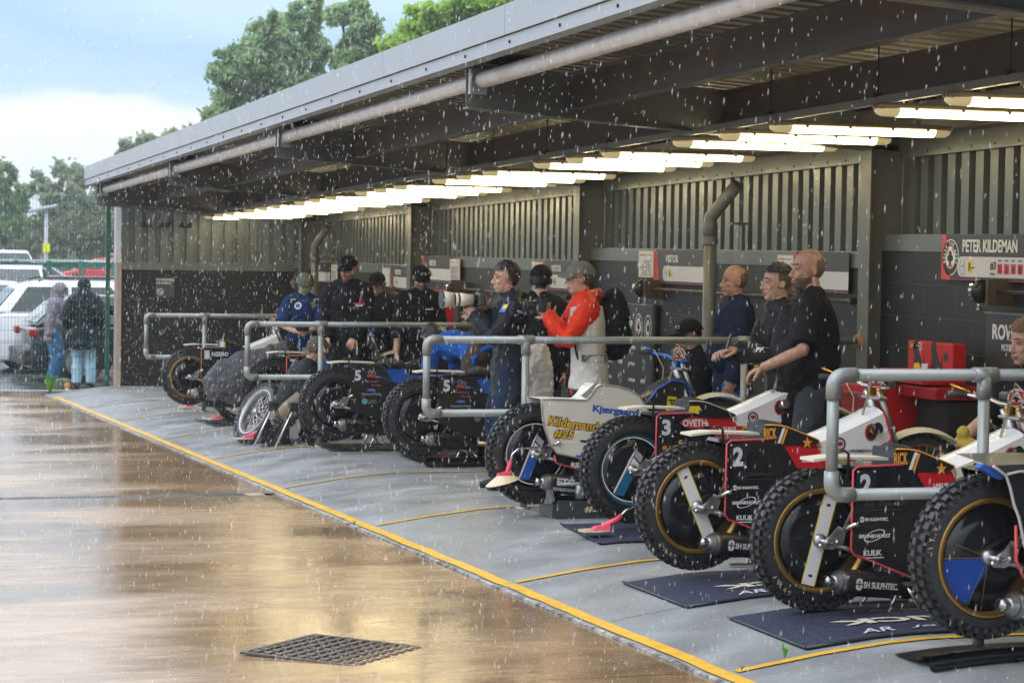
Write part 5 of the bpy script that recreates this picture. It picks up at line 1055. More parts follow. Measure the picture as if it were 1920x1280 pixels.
def person(label, pos, yaw, h=1.72, skin=SKIN, pelvis=(0, 0, .95), lean=(0, 0, 1), lean2=None, head=(0, 0), hands=None, palms=None, curls=(.5, .5), thumbs=(None, None), feet=((0, .11), (0, -.11)), feet_z=(0, 0), foot_yaw=(.15, -.15), knee_pole=(1, 0, 0), elbow_pole=((-.5, .4, -.6), (-.5, -.4, -.6)), top=None, top_m=None, top_len=0, sleeve='long', infl=.018, legs_m=None, legs_infl=.02, shorts=False, shoe_m=None, hair=None, cap=None, beard=None, hood=None, fat=0, seed=1, sock=None, neck_collar=False, vox=.010, stubble=None):
    s = h/1.75; t = thing('person', label, 'person', pos, yaw)
    P = Vector(pelvis); u1 = Vector(lean).normalized(); u2 = Vector(lean2 or lean).normalized()
    wa = P+u1*.16; ch = P+u1*.16+(u1+u2).normalized()*.20; sh = ch+u2*.13; nk = sh+u2*.07; lat = Vector((0, 1, 0)); fw = lat.cross(u2)
    hn = (u2*.75+Vector((.12, 0, .6))).normalized() if u2.z > .3 else (u2+Vector((0, 0, .3))).normalized()
    hc = nk+hn*.140+Vector((0.01, 0, 0)); HM = Rm(head[0], head[1])
    SH = [sh+lat*.165-u2*.015, sh-lat*.165-u2*.015]; HP = [P+lat*.09-u1*.02, P-lat*.09-u1*.02]
    hands = hands or [(.06, .24, .80), (.06, -.24, .80)]
    arms = [ik(SH[i], hands[i], .285, .265, elbow_pole[i]) for i in (0, 1)]
    ft = [Vector((feet[i][0], feet[i][1], .085+feet_z[i])) for i in (0, 1)]; lg = [ik(HP[i], ft[i], .435, .43, knee_pole if not isinstance(knee_pole[0], (tuple, list)) else knee_pole[i]) for i in (0, 1)]
    def torso(b, g, lo=None, w=1.0):
        pts = [P-u1*.07, P, wa, ch, sh-u2*.02, sh+u2*.03, nk-u2*.0]; rs = [.12, .162, .140+fat, .168+fat*.5, .165, .12, .06]
        if lo is not None: pts = [P-u1*lo+Vector((0, 0, 0))]+pts[1:]; rs[0] = .168
        b.tube(pts, [(r+g)*(1 if k else w) for k, r in enumerate(rs)], 26, flat=.66, up=fw); 
        if fat: b.ell(P+u1*.15+fw*.05, (.10+fat+g, .135+fat+g, .15+fat))
        for i in (0, 1): b.ell(SH[i], (.055+g, .056+g, .055+g)); b.tube([SH[i]+u2*.01, nk-u2*.005], [.052+g, .058+g*.6], 12)
        b.ell(ch+fw*.035+u2*.03, (.085+g, .14+g, .11+g))
    def arm(b, i, g, f0=0, f1=1.0, k=1):
        e, w = arms[i]; pts = [SH[i], (SH[i]+e)/2, e, (e*.6+w*.4), w]; rs = [.056, .047, .040, .038, .027]
        if f1 < 1: n = 2 if f1 <= .5 else 4; pts = pts[:n] + [e*.9+SH[i]*.1] if f1 <= .5 else pts[:4]; rs = [.06, .056, .054] if f1 <= .5 else rs[:4]
        b.tube(pts, [r+g for r in rs], 14); b.ell(pts[2] if f1 > .5 else pts[1], (rs[2]+g*.9,)*3)
    def leg(b, i, g, f1=1.0):
        k, a = lg[i]; pts = [HP[i], HP[i]*.5+k*.5, k, k*.6+a*.4, a]; rs = [.092, .076, .056, .052, .036]
        if f1 < 1: pts = pts[:3]; rs = [.098, .088, .078]
        b.tube(pts, [r+g*(1 if j < 3 else 1.3) for j, r in enumerate(rs)], 16); b.ell(HP[i], (.094+g, .088+g, .10+g)); 
        if f1 == 1: b.ell(k, (.056+g,)*3)
    b = MB(); torso(b, 0); 
    for i in (0, 1): arm(b, i, 0); leg(b, i, 0)
    b.tube([nk-u2*.08, nk, nk+(hc-nk)*.75], [.08, .062, .058], 14)
    co, fs = fuse(b, vox*1.1, 3); B = MB(); B.add(co, fs, 0, True)
    hco = (np.array(HEAD[0]) @ np.array(HM.transposed()))+np.array(hc); B.add(hco, HEAD[1], 0, True)
    H = lambda p: hc+HM @ Vector(p)
    for q in (-1, 1):
        B.ell(H((.0735, q*.030, .012)), (.0095, .0125, .0058), 10, 7, 1, HM); B.ell(H((.0815, q*.030, .012)), (.005, .0058, .006), 8, 6, 2, HM)
        if stubble is not False: B.tube([H((.078, q*.048, .037)), H((.092, q*.03, .043)), H((.094, q*.014, .038))], .0038, 6, 4)
    B.tube([H((.088, -.022, -.058)), H((.1, 0, -.0565)), H((.088, .022, -.058))], .0046, 6, 3); B.tube([H((.087, -.017, -.066)), H((.097, 0, -.067)), H((.087, .017, -.066))], .0052, 6, 3)
    for i in (0, 1):
        e, w = arms[i]; d = (w-e).normalized(); pn = Vector((palms or [(0, -1, 0), (0, 1, 0)])[i]); hand(B, w-d*.015, d, pn, 1.0, curls[i], 1 if i == 0 else -1, 0, thumbs[i])
    hairm = hair[1] if hair else mat('hair_brown', (.035, .022, .014), .6)
    body = B.build('body', [skin, EYEW, IRIS, LIP, hairm], t, fix=False)
    if top_m:
        b = MB(); torso(b, infl, .10+top_len, 1.0 if top_len < .05 else 1.06)
        for i in (0, 1): arm(b, i, infl*.95, f1={'long': 1, 'short': .5, 'mid': .8}[sleeve])
        if neck_collar or hood == 'down': b.tube([nk-u2*.07, nk+u2*.035], [.085, .072], 16)
        if hood == 'down': b.tube([nk-fw*.03+lat*.11, nk-fw*.10+u2*.01, nk-fw*.03-lat*.11], [.035, .055, .035], 12)
        co, fs = fuse(b, vox, 3, .017 if sleeve == 'long' else .012, seed); o = MB().add(co, fs, 0, True).build(top or 'jacket', top_m, t, fix=False)
    if hood == 'up':
        b = MB(); b.ell(H((-.02, 0, .02)), (.125, .108, .145), 18, 12, 0, HM); b.tube([H((-.05, 0, -.02)), nk-fw*.02, sh-u2*.02], [.10, .11, .14], 16); co, fs = fuse(b, .011, 3, .012, seed+3)
        keep = [f for f in fs if (HM.transposed() @ (Vector(np.mean([co[i] for i in f], axis=0))-hc)).x < .072]; MB().add(co, keep, 0, True).build('hood', top_m, t, fix=False)
    if legs_m:
        b = MB(); b.tube([P-u1*.10, P-u1*.02, P+u1*.08], [.14, .172, .158], 22, flat=.68, up=fw)
        for i in (0, 1): leg(b, i, legs_infl, .5 if shorts else 1)
        co, fs = fuse(b, vox, 2, .010, seed+7); MB().add(co, fs, 0, True).build('shorts' if shorts else 'trousers', legs_m, t, fix=False)
    for i in (0, 1):
        k, a = lg[i]; M = Matrix.Rotation(foot_yaw[i], 3, 'Z'); z = -.05; b = MB()
        f = lambda x, y, zz: Vector((a.x, a.y, a.z))+M @ Vector((x, y, zz))
        b.tube([f(-.06, 0, -.035), f(.0, 0, -.02), f(.07, 0, -.04), f(.15, 0, -.055), f(.19, 0, -.06)], [.032, .045, .042, .036, .022], 14, flat=.8); b.tube([f(0, 0, -.02), f(0, 0, .05)], [.045, .042], 12); b.box(f(.06, 0, -.076), (.26, .085, .018), M); b.build('shoe', shoe_m or BLACKM, t)
        if sock: b = MB(); b.tube([f(0, 0, .0), f(0, 0, .11)], [.046, .044], 12); b.build('sock', sock, t)
    def put(b, nm, m): b.v = [tuple(H(v)) for v in b.v]; return b.build(nm, m, t, fix=False)
    if hair:
        st, hm = hair
        if st == 'short': put(head_shell(lambda x, y, z: (z > .045+.35*max(0, x-.02) or (x < -.01 and z > -.03) or (x < -.035 and z > -.07)) and not (x > .055 and z < .085), lambda x, y, z: .012 if z > .06 else .005, .006, seed), 'hair', hm)
        if st == 'fringe': put(head_shell(lambda x, y, z: (z > .07 or (x < .0 and z > -.01) or (x < -.04 and z > -.08)), lambda x, y, z: .020 if z > .06 else .007, .007, seed), 'hair', hm)
        if st == 'fade': put(head_shell(lambda x, y, z: (z > .075 and x < .075), lambda x, y, z: .020, .008, seed), 'hair', hm); put(head_shell(lambda x, y, z: (z <= .078 and x < .015 and z > -.03 and not(abs(y) > .06 and z < .02 and x > -.035)) , .0015, .0, seed), 'hair', mat('hair_clipped', (.13, .085, .06), .8))
        if st == 'bald': put(head_shell(lambda x, y, z: z < .075+.02*noise.noise(Vector((x*40, y*40, z*40))) and z > -.04 and x < -.022-.25*max(0, z-.02)+.006*noise.noise(Vector((x*90, y*90, z*90))), .0012, .0, seed), 'hair', mat('hair_shaved', (.16, .10, .07), .7, ns=90, na=.3))
        if st == 'curly':
            b = head_shell(lambda x, y, z: (x < .0 and z < .06 and z > -.08), lambda x, y, z: .02+.02*(abs(y) > .05), .02, seed); put(b, 'hair', hm)
    if beard: put(head_shell(lambda x, y, z: (z < -.040+.3*(.03-x if x < .03 else 0) and x > -.004 and not (z > -.073 and x > .078 and abs(y) < .024)) and z > -.115, .004, .004, seed), 'beard', beard)
    if stubble: put(head_shell(lambda x, y, z: z < -.04 and x > -.0 and z > -.115, .0015, 0, seed), 'stubble', stubble)
    if cap:
        cm, logo = cap[0], cap[1]; b = MB(); 
        b.v = []; n = 22; sec = []
        for i in range(8):
            a = i/7*pi/2; rr = cos(a); sec.append((.118*rr+(.0), .098*rr, .048+.098*sin(a)))
        for rx, ry, z in sec:
            for j in range(n): b.v.append((-.010+rx*cos(2*pi*j/n), ry*sin(2*pi*j/n), z-.012*(1-cos(2*pi*j/n))*(1-(z-.048)/.098)*.5))
        for i in range(7):
            for j in range(n): b.f.append((i*n+j, i*n+(j+1) % n, (i+1)*n+(j+1) % n, (i+1)*n+j)); b.m.append(0); b.s.append(True)
        put(b, 'cap', cm)
        if cap[2] != 'beanie':
            b = MB(); vs = []; m_ = 13
            for k, (r_, dz) in enumerate(((.0, 0), (.035, -.001), (.062, -.006), (.075, -.012))):
                for j in range(m_):
                    a = radians(-62+124*j/(m_-1)); ca = cos(a); x0, y0 = -.010+.114*ca, .094*sin(a); e_ = r_*(ca**.6 if ca > 0 else 0)
                    vs.append((x0+e_, y0*(1-.1*k/3), .050+dz-.018*abs(sin(a))**2-.004*k))
            b.add(vs, [(i*m_+j, i*m_+j+1, (i+1)*m_+j+1, (i+1)*m_+j) for i in range(3) for j in range(m_-1)], 0, True); b.add([(v[0], v[1], v[2]-.004) for v in vs], [(i*m_+j, i*m_+j+1, (i+1)*m_+j+1, (i+1)*m_+j) for i in range(3) for j in range(m_-1)], 0, True); put(b, 'cap_brim', cap[3] if len(cap) > 3 else cm)
        if logo:
            b = MB(); M = Matrix.Translation((.0, 0, 0)) @ frame((.098, -.028, .075), (0, 1, 0), (-.35, 0, 1)); text(b, logo[0], M, .055, .024, 0, bold=.03, depth=.002); put(b, 'cap_badge', logo[1])
    for o in t.children:
        me = o.data
        if s != 1: o.scale = (s, s, s)
    return t, dict(H=lambda p: (hc+HM @ Vector(p))*s, hc=hc*s, HM=HM, nk=nk*s, ch=ch*s, sh=[v*s for v in SH], arms=[(a*s, w*s) for a, w in arms], fw=fw, s=s, u2=u2, P=P*s, knees=[k*s for k, a in lg])
def spot(px, top, zc, gz=None):
    p = at(px, top, zc=zc); z = floor_z(p.y) if gz is None else gz; return (p.x, p.y, z), p.z-z
BLKC = cloth('cloth_black', (.009, .009, .011)); NAVY = cloth('cloth_navy', (.012, .018, .045)); JEAN = cloth('denim_blue', (.06, .15, .30)); DJEAN = cloth('denim_dark', (.012, .024, .05))
LJEAN = cloth('denim_light', (.36, .54, .66)); CHAR = cloth('cloth_charcoal', (.032, .036, .042)); KHAKI = cloth('cloth_khaki', (.22, .18, .13)); BROWNC = cloth('cloth_brown', (.06, .045, .042))
GREYH = cloth('hoodie_grey', (.24, .21, .26)); REDC = cloth('jacket_red', (.62, .035, .012), .45); CAPG = cloth('cap_grey', (.16, .16, .13)); HB = mat('hair_dark', (.018, .012, .010), .5, ns=40, na=.4); HBR = mat('hair_brown_curls', (.10, .05, .022), .6); HG = mat('hair_greying', (.075, .055, .045), .7, ns=60, na=.4); BEARD = mat('beard_dark', (.085, .06, .048), .85, ns=90, na=.6); STUB = mat('stubble_soft', (.20, .11, .08), .8, ns=90, na=.3)
LEFT = pi
# bald bearded man with his hand on the bars
pos, h = spot(1521, 468, 13.5)
pm, J = person('bald bearded man in a black t-shirt resting his hand on a handlebar', (pos[0]+.05, pos[1], pos[2]), LEFT-.42, h*.985, SKINT, lean=(.05, 0, 1), lean2=(.08, 0, 1), head=(.38, .0), hands=[(.33, .33, 1.075), (-.02, -.25, .86)], palms=[(.3, 0, -1), (0, 1, 0)], curls=(.6, .5), elbow_pole=((-.5, .5, -.6), (-.4, -.5, -.4)), top='t_shirt', top_m=BLKC, top_len=.02, sleeve='short', infl=.026, legs_m=CHAR, fat=.06, hair=('bald', BEARD), beard=BEARD, seed=4)
def decal(t, M, fn, mats, name='shirt_print'): b = MB(); fn(b, M); return b.build(name, mats, t)
def ov(b, M):
    quad(b, M, disc(0, 0, .055, .052), .002, 0); text(b, 'OVETHI', M @ Matrix.Translation((-.047, -.022, .002)), .094, .044, 1, bold=.03); text(b, 'Diesel Service', M @ Matrix.Translation((-.06, -.09, 0)), .13, .018, 1, bold=.02)
bk = Vector((-.150, 0, 1.24))*J['s']
def surf(t, part, px, py, fn, mats, lift=.004, name='print', up=(0, 0, 1), scale=1):
    """lay a print on the clothing where the photograph shows it"""
    bpy.context.view_layer.update(); best = None; org, d = CAM, ray(px, py).normalized()
    for o in t.children:
        if o.name.split('.')[0] != part: continue
        Mi = o.matrix_world.inverted(); ok, loc, nor, _ = o.ray_cast(Mi @ org, (Mi.to_3x3() @ d).normalized())
        if ok: best = (o, o.matrix_world @ loc, (o.matrix_world.to_3x3() @ nor).normalized())
    if not best: return None
    o, loc, nor = best; u = Vector(up); x = u.cross(nor).normalized(); u = nor.cross(x); M = frame(loc+nor*lift, x, u) @ Matrix.Diagonal((scale, scale, 1, 1)); b = MB(); fn(b, M)
    # drape every point back onto the cloth
    Mi = o.matrix_world.inverted(); R3 = Mi.to_3x3(); vs = []
    for v in b.v:
        v = Vector(v); k = (v-loc).dot(nor); q = v+nor*.12; ok, l2, n2, _ = o.ray_cast(Mi @ q, (R3 @ -nor).normalized())
        if ok and (o.matrix_world @ l2-v).length < .10: v = o.matrix_world @ l2+nor*max(k, .003)
        vs.append(tuple(t.matrix_world.inverted() @ v))
    b.v = vs; return b.build(name, mats, t)
surf(pm, 't_shirt', 1581, 586, ov, [REDV, LET])
surf(pm, 't_shirt', 1572, 559, lambda b, M: text(b, 'S', M @ Matrix.Translation((-.008, -.015, 0)), .018, .035, 0), [LET])
# young man leaning on the rail
pos, h = spot(1462, 495, 14.6)
py, J = person('young man with clipped sides in a black jacket leaning on the rail end', pos, LEFT-.02, h*.99, SKIN, pelvis=(-.08, 0, .94), lean=(.10, 0, 1), lean2=(.14, 0, 1), head=(.0, .02), hands=[(.31, .05, 1.19), (.34, -.08, 1.17)], palms=[(0, -.3, -1), (0, .3, -1)], curls=(.9, .6), elbow_pole=((-.5, .5, -1), (-.5, -.5, -1)), top_m=cloth('quilted_black', (.016, .017, .019), .5), top_len=.06, infl=.032, legs_m=BLKC, hair=('fade', HB), hood='down', seed=6)
surf(py, 'jacket', 1425, 660, lambda b, M: (text(b, 'PFI', M @ Matrix.Translation((-.03, 0, 0)), .06, .03, 0, bold=.03)), [LET])
surf(py, 'jacket', 1420, 683, lambda b, M: (quad(b, M, [(-.05, 0), (.06, 0), (.06, .012), (-.05, .012)], .002, 0), quad(b, M, [(-.05, -.07), (.0, -.07), (.0, -.05), (-.05, -.05)], .002, 1)), [GREYI, YEL])
b = MB(); w = J['arms'][0][1]; b.rbox(w+Vector((.06, 0, .06)), (.012, .03, .10), .004, Rm(0, -.3)); ph = b.build('phone', BLACK, None); ph.matrix_world = py.matrix_world.copy(); ph.location = py.location; ph.rotation_euler = py.rotation_euler; tag(ph, 'dark phone held by the young man in the black jacket', 'phone')
# bald man in navy
pos, h = spot(1379, 505, 16.9)
pn_, J = person('bald man in a navy padded jacket behind the rail', pos, LEFT-.05, h, SKINT, lean=(-.02, 0, 1), head=(-.03, .0), hands=[(.10, .20, .84), (.02, -.24, .80)], top_m=NAVY, top_len=.05, infl=.034, legs_m=JEAN, hair=('bald', HG), fat=.03, neck_collar=True, seed=8)
# seated man with cap behind the rail
pos, h = spot(1320, 590, 17.9)
pq, J = person('young man with a black cap sitting low behind the rail', pos, LEFT+.0, 1.72, SKIN, pelvis=(-.05, 0, h-.83), lean=(.25, 0, 1), head=(.15, .12), hands=[(.35, .15, .55), (.35, -.15, .55)], feet=((.40, .14), (.4, -.14)), top_m=BLKC, infl=.03, legs_m=BLKC, cap=(BLKC, ('LC', WHITE), 'cap'), hair=('short', HB), seed=9)
# red jacket photographer
pos, h = spot(1105, 493, 16.9)
pr, J = person('photographer in a red jacket, pale vest and grey cap holding a black camera', pos, LEFT-.12, h*.985, SKIN, lean=(.05, 0, 1), lean2=(.10, 0, 1), head=(.0, .0), hands=[(.33, .05, 1.37), (.30, -.06, 1.36)], palms=[(.2, -1, .3), (.3, .3, 1)], curls=(.8, .7), elbow_pole=((.1, .5, -1), (.15, -.45, -1)), top_m=REDC, top_len=.08, infl=.030, legs_m=DJEAN, cap=(CAPG, None, 'cap'), hair=('short', HG), neck_collar=True, hood='down', seed=11)
s = J['s']; HH = J['H']
b = MB()
for q in (-1, 1):
    R_ = .021
    b.tube([HH((.098+.004*0, q*.030+R_*cos(a), .010+.016*sin(a))) for a in [2*pi*i/10 for i in range(11)]], .0028, 6, cap=False); b.tube([HH((.096, q*.052, .015)), HH((-.01, q*.079, .02))], .0026, 6)
b.tube([HH((.1, -.01, .014)), HH((.1, .01, .014))], .0025, 6); b.build('spectacles', BLACK, pr)
VEST = cloth('vest_pale', (.50, .49, .47), .6)
b = MB(); c = J['ch']; fw = J['fw']; P_ = J['P']; 
b.tube([P_-Vector((0, 0, .14))*s, P_, c*.5+P_*.5, c, J['sh'][0]*.5+J['sh'][1]*.5+Vector((0, 0, .02))], [.24*s, .22*s, .21*s, .228*s, .185*s], 26, flat=.72, up=fw)
co, fs = fuse(b, .012, 2, .008, 5); keep = [f for f in fs if (lambda m: not (m[0] > .10 and m[1] < .04 and m[1] > -.3 and m[2] > P_.z-.0) and not (m[0] > .09 and abs(m[1]) < .07))(np.mean([co[i] for i in f], axis=0))]
o = MB().add(co, keep, 0, True).build('vest', VEST, pr, fix=False)
surf(pr, 'vest', 1118, 678, lambda b, M: quad(b, M, [(x, 0) for x in (-.12, -.08, -.04, 0, .04, .08, .11)]+[(x, .05) for x in (.11, .08, .04, 0, -.04, -.08, -.12)], .002, 0), [mat('vest_band_grey', (.17, .17, .18), .5)], name='reflective_band')
def backpack(t, J, m, label, w=.16, hgt=.25, parent=True):
    s = J['s']; c = J['ch']-J['fw']*.22*s; b = MB(); b.ell(c+Vector((0, 0, -.02)), (.115, w, hgt), 18, 12); b.ell(c+Vector((-.05, 0, -.12)), (.09, w*.85, hgt*.6), 16, 10); co, fs = fuse(b, .012, 2, .012, 3)
    o = MB().add(co, fs, 0, True).build('backpack', m, None, fix=False); o.location = t.location; o.rotation_euler = t.rotation_euler
    b = MB()
    for q in (-1, 1): b.tube([c+Vector((.05, q*.08, .16)), J['nk']+Vector((.0, q*.11, .03)), J['ch']+J['fw']*.14+Vector((0, q*.13, .02)), J['P']+Vector((.10, q*.14, .05)), c+Vector((.03, q*.12, -.2))], .013, 8, flat=.4)
    b.build('shoulder_straps', m, o); return tag(o, label, 'backpack')
backpack(pr, J, BLKC, 'bulky black backpack worn by the red jacket photographer', .20, .27)
def camera_obj(t, J, off, lens, label, pale=False):
    o_ = Vector(off); k = thing('camera', label, 'camera', t.location); k.rotation_euler = t.rotation_euler
    b = MB(); b.rbox(o_, (.055, .14, .10), .012); b.rbox(o_+Vector((0, 0, .06)), (.05, .05, .04), .012); b.rbox(o_+Vector((.02, -.055, -.01)), (.07, .04, .10), .014); b.build('camera_body', BLACK if not pale else mat('camera_olive', (.05, .052, .045), .4), k)
    ax = Vector((.78 if pale else .9, 0, 0)); x = o_+Vector((.03, 0, -.005)); b = MB(); 
    if pale:
        b.tube([x, x+ax*.04], [.035, .035], 20); b.build('lens_mount', BLACK, k)
        b = MB(); b.tube([x+ax*.04, x+ax*.10, x+ax*.12, x+ax*.17], [.040, .042, .048, .05], 24); b.build('lens_barrel', LENSW, k)
        b = MB(); b.tube([x+ax*.17, x+ax*.185], [.049, .049], 24); b.tube([x+ax*.215, x+ax*.23], [.050, .050], 24); b.build('lens_ring', BLACK, k)
        b = MB(); b.tube([x+ax*.185, x+ax*.215], [.05, .05], 24); b.tube([x+ax*.23, x+ax*.34], [.052, .063], 26); b.build('lens_hood', LENSW, k)
        b = MB(); b.tube([x+ax*.335, x+ax*.352], [.066, .066], 26); b.build('hood_rim', BLACK, k)
    else:
        b.tube([x, x+ax*.03, x+ax*.08, x+ax*.10], [.034, .037, .040, .046], 22); b.tube([x+ax*.10, x+ax*.12], [.046, .048], 22); b.build('lens', BLACK, k); b = MB(); b.ell(x+ax*.115, (.012, .038, .038)); b.build('front_glass', mat('lens_glass', (.02, .02, .025), .08), k)
    return k
LENSW = mat('lens_off_white', (.58, .55, .46), .4)
camera_obj(pr, J, (.355, .0, 1.385), 0, 'black camera held out by the red jacket photographer')
# dark jacket photographer
pos, h = spot(958, 493, 17.2)
pd, J = person('dark haired photographer in a black rain jacket aiming a white lens', pos, LEFT-.02, h*.985, SKIN, lean=(.0, 0, 1), lean2=(.05, 0, 1), head=(-.0, .02), hands=[(.30, .03, 1.37), (.20, -.08, 1.40)], palms=[(.2, -1, .3), (.2, .3, 1)], curls=(.7, .55), elbow_pole=((.1, .6, -1), (.1, -.6, -1)), top_m=cloth('rain_shell_black', (.016, .018, .026), .38), top_len=.30, infl=.036, legs_m=DJEAN, hair=('fringe', HB), neck_collar=True, hood='down', seed=14)
camera_obj(pd, J, (.235, .0, 1.425), 1, 'camera with a long off-white lens held by the dark haired photographer', True)
surf(pd, 'jacket', 978, 588, lambda b, M: (text(b, 'REFLO', M @ Matrix.Rotation(-.35, 4, 'Z') @ Matrix.Translation((-.05, .0, 0)), .10, .018, 0, bold=.02), quad(b, M @ Matrix.Rotation(-.45, 4, 'Z'), [(-.06, -.04), (.02, -.035), (.02, -.03), (-.06, -.025)], .002, 0)), [LET])
surf(pd, 'jacket', 945, 578, lambda b, M: (quad(b, M, [(-.03, -.04), (.03, -.03), (.035, .05), (-.02, .03)], .002, 0), quad(b, M, [(-.01, -.01), (.03, .0), (.03, .035), (-.0, .025)], .003, 1)), [BLUE, YEL])
# man in black beanie between them, back to us, white overalls hanging by the rail
pos, h = spot(1012, 505, 18.6)
pb, J = person('person in a black beanie half hidden between the two photographers', pos, pi*.3, h, SKIN, lean=(.03, 0, 1), head=(.2, .1), top_m=BLKC, infl=.03, legs_m=BLKC, cap=(BLKC, None, 'beanie'), hair=('short', HB), seed=16)
WOV = cloth('white_overall_cloth', (.88, .88, .92), .7)
b = MB(); p0 = at(1008, 642, zc=17.8); b.tube([(0, 0, 0), (0, 0, -.03), (-.02, 0, -.25), (-.03, 0, -.50)], [.06, .10, .16, .17], 18, flat=.35, up=(0, 1, 0)); b.tube([(-.10, 0, -.05), (-.19, 0, -.30), (-.23, 0, -.55)], [.05, .055, .045], 12)
co, fs = fuse(b, .011, 2, .02, 4); o = MB().add(co, fs, 0, True).build('hanging_overalls', WOV, None, fix=False); o.location = p0; tag(o, 'white overalls hanging behind the rail post', 'overalls')
# bending mechanic in blue
pos, h = spot(890, 636, 20.2)
pe, J = person('mechanic in a blue shirt bending over behind the black motorcycle', pos, radians(115), 1.72, SKIN, pelvis=(-.12, 0, .93), lean=(.85, 0, .30), lean2=(.9, 0, .02), head=(0, .9), hands=[(.60, .15, .45), (.6, -.15, .45)], top='shirt', top_m=cloth('shirt_blue', (.012, .09, .36)), top_len=.0, sleeve='short', infl=.028, legs_m=BROWNC, legs_infl=.035, hair=('short', HB), seed=18)
# mechanics in black by the number 5 machine
pos, h = spot(786, 503, 22.7)
pf, J = person('mechanic in a black t-shirt and black cap looking down', pos, radians(268), h, SKIN, lean=(.05, 0, 1), lean2=(.12, 0, 1), head=(0, .35), hands=[(.10, .27, .84), (.12, -.26, .84)], top='t_shirt', top_m=BLKC, top_len=.06, sleeve='mid', infl=.032, legs_m=BLKC, cap=(BLKC, ('GaSGaS', LET), 'cap'), hair=('short', HB), stubble=STUB, fat=.01, seed=21)
surf(pf, 't_shirt', 805, 581, lambda b, M: text(b, 'GARRICK', M @ Matrix.Translation((-.05, 0, 0)), .10, .016, 0, bold=.03, shear=.3), [LET])
pos, h = spot(655, 486, 22.9)
pg, J = person('tall man in a black hoodie and cap with glasses on its brim', pos, radians(242), h, SKIN, lean=(.0, 0, 1), lean2=(.06, 0, 1), head=(-.15, .22), hands=[(.26, .12, .98), (.20, -.17, .98)], palms=[(0, -.4, -1), (0, .4, -1)], curls=(.7, .7), top='hoodie', top_m=BLKC, top_len=.06, infl=.036, legs_m=cloth('trousers_black', (.016, .017, .022)), cap=(BLKC, None, 'cap'), hair=('short', HBR), hood='down', stubble=STUB, seed=23)
surf(pg, 'hoodie', 673, 560, lambda b, M: (quad(b, M, [(0, -.04), (.01, -.04), (.03, .06), (.02, .06)], .002, 0), quad(b, M, [(.015, -.04), (.022, -.04), (.04, .05), (.034, .05)], .002, 1), quad(b, M, [(-.05, -.055), (.06, -.055), (.06, -.045), (-.05, -.045)], .002, 0), quad(b, M, [(-.035, -.07), (.04, -.07), (.04, -.06), (-.035, -.06)], .002, 2)), [REDV, BLUE, LET])
b = MB(); b.tube([J['H']((.13, -.035, .075)), J['H']((.14, 0, .08)), J['H']((.13, .035, .075))], .014, 8, flat=.6); b.build('sunglasses', BLACK, pg)
pos, h = spot(712, 516, 24.6)
ph_, J = person('man in black standing behind the tall hooded man', pos, radians(230), h, SKINT, lean=(.02, 0, 1), lean2=(.1, 0, 1), head=(.2, .2), hands=[(.15, .28, .95), (.15, -.28, .95)], top_m=BLKC, top_len=.05, infl=.04, legs_m=BLKC, cap=(BLKC, None, 'cap'), hair=('short', HB), fat=.02, seed=25)
# green cap phone user
pos, h = spot(568, 517, 25.4)
pc, J = person('mechanic in a grey green cap and blue shirt looking at his phone', pos, radians(265), h*1.0, SKIN, lean=(.0, 0, 1), lean2=(.06, 0, 1), head=(.08, .75), hands=[(.28, .02, 1.10), (.28, -.10, 1.09)], palms=[(-.2, -.6, .8), (-.2, .6, .8)], curls=(.6, .6), elbow_pole=((-.2, .9, -.7), (-.2, -.9, -.7)), top='shirt', top_m=cloth('shirt_team_blue', (.012, .035, .12)), top_len=.10, sleeve='short', infl=.026, legs_m=BLKC, cap=(cloth('cap_green', (.13, .16, .12)), ('UN', ORG), 'cap'), hair=('curly', HBR), seed=27)
surf(pc, 'shirt', 559, 573, lambda b, M: (quad(b, M, disc(0, 0, .038), .002, 0), quad(b, M, disc(0, 0, .026), .003, 1)), [LET, BLUE])
for xx in (549, 593): surf(pc, 'shirt', xx, 564, lambda b, M: quad(b, M, [(-.03, -.02), (-.02, .02), (.03, .025), (.03, .015), (-.01, .01), (-.02, -.02)], .002, 0), [YEL])
surf(pc, 'shirt', 587, 571, lambda b, M: quad(b, M, disc(0, 0, .03, .035, 8), .002, 0), [mat('crest_olive', (.22, .22, .08), .5)])
b = MB(); w = (J['arms'][0][1]+J['arms'][1][1])/2; b.rbox(w+Vector((.09, 0, .03)), (.07, .13, .012), .004, Rm(0, -.5)); o = b.build('phone', BLACK, None); o.location = pc.location; o.rotation_euler = pc.rotation_euler; tag(o, 'black phone held by the mechanic in the grey green cap', 'phone')
# squatting man
pos, h = spot(566, 630, 22.4)
pos = (pos[0]-.12, pos[1], pos[2])
ps, J = person('man in a dark t-shirt and khaki shorts squatting beside a spoked wheel', pos, radians(-12), 1.76, SKINT, pelvis=(-.06, 0, .26), lean=(.32, 0, 1), lean2=(.70, 0, 1), head=(.1, .55), hands=[(.42, .08, .30), (.38, -.12, .28)], palms=[(0, -1, -.2), (0, 1, -.2)], feet=((.16, .13), (.18, -.17)), foot_yaw=(.2, -.2), knee_pole=((1, .3, .5), (1, -.4, .3)), top='t_shirt', top_m=cloth('tee_washed_black', (.026, .03, .036)), top_len=-.02, sleeve='short', infl=.03, legs_m=KHAKI, shorts=True, hair=('short', HG), sock=BLKC, fat=.01, seed=30)
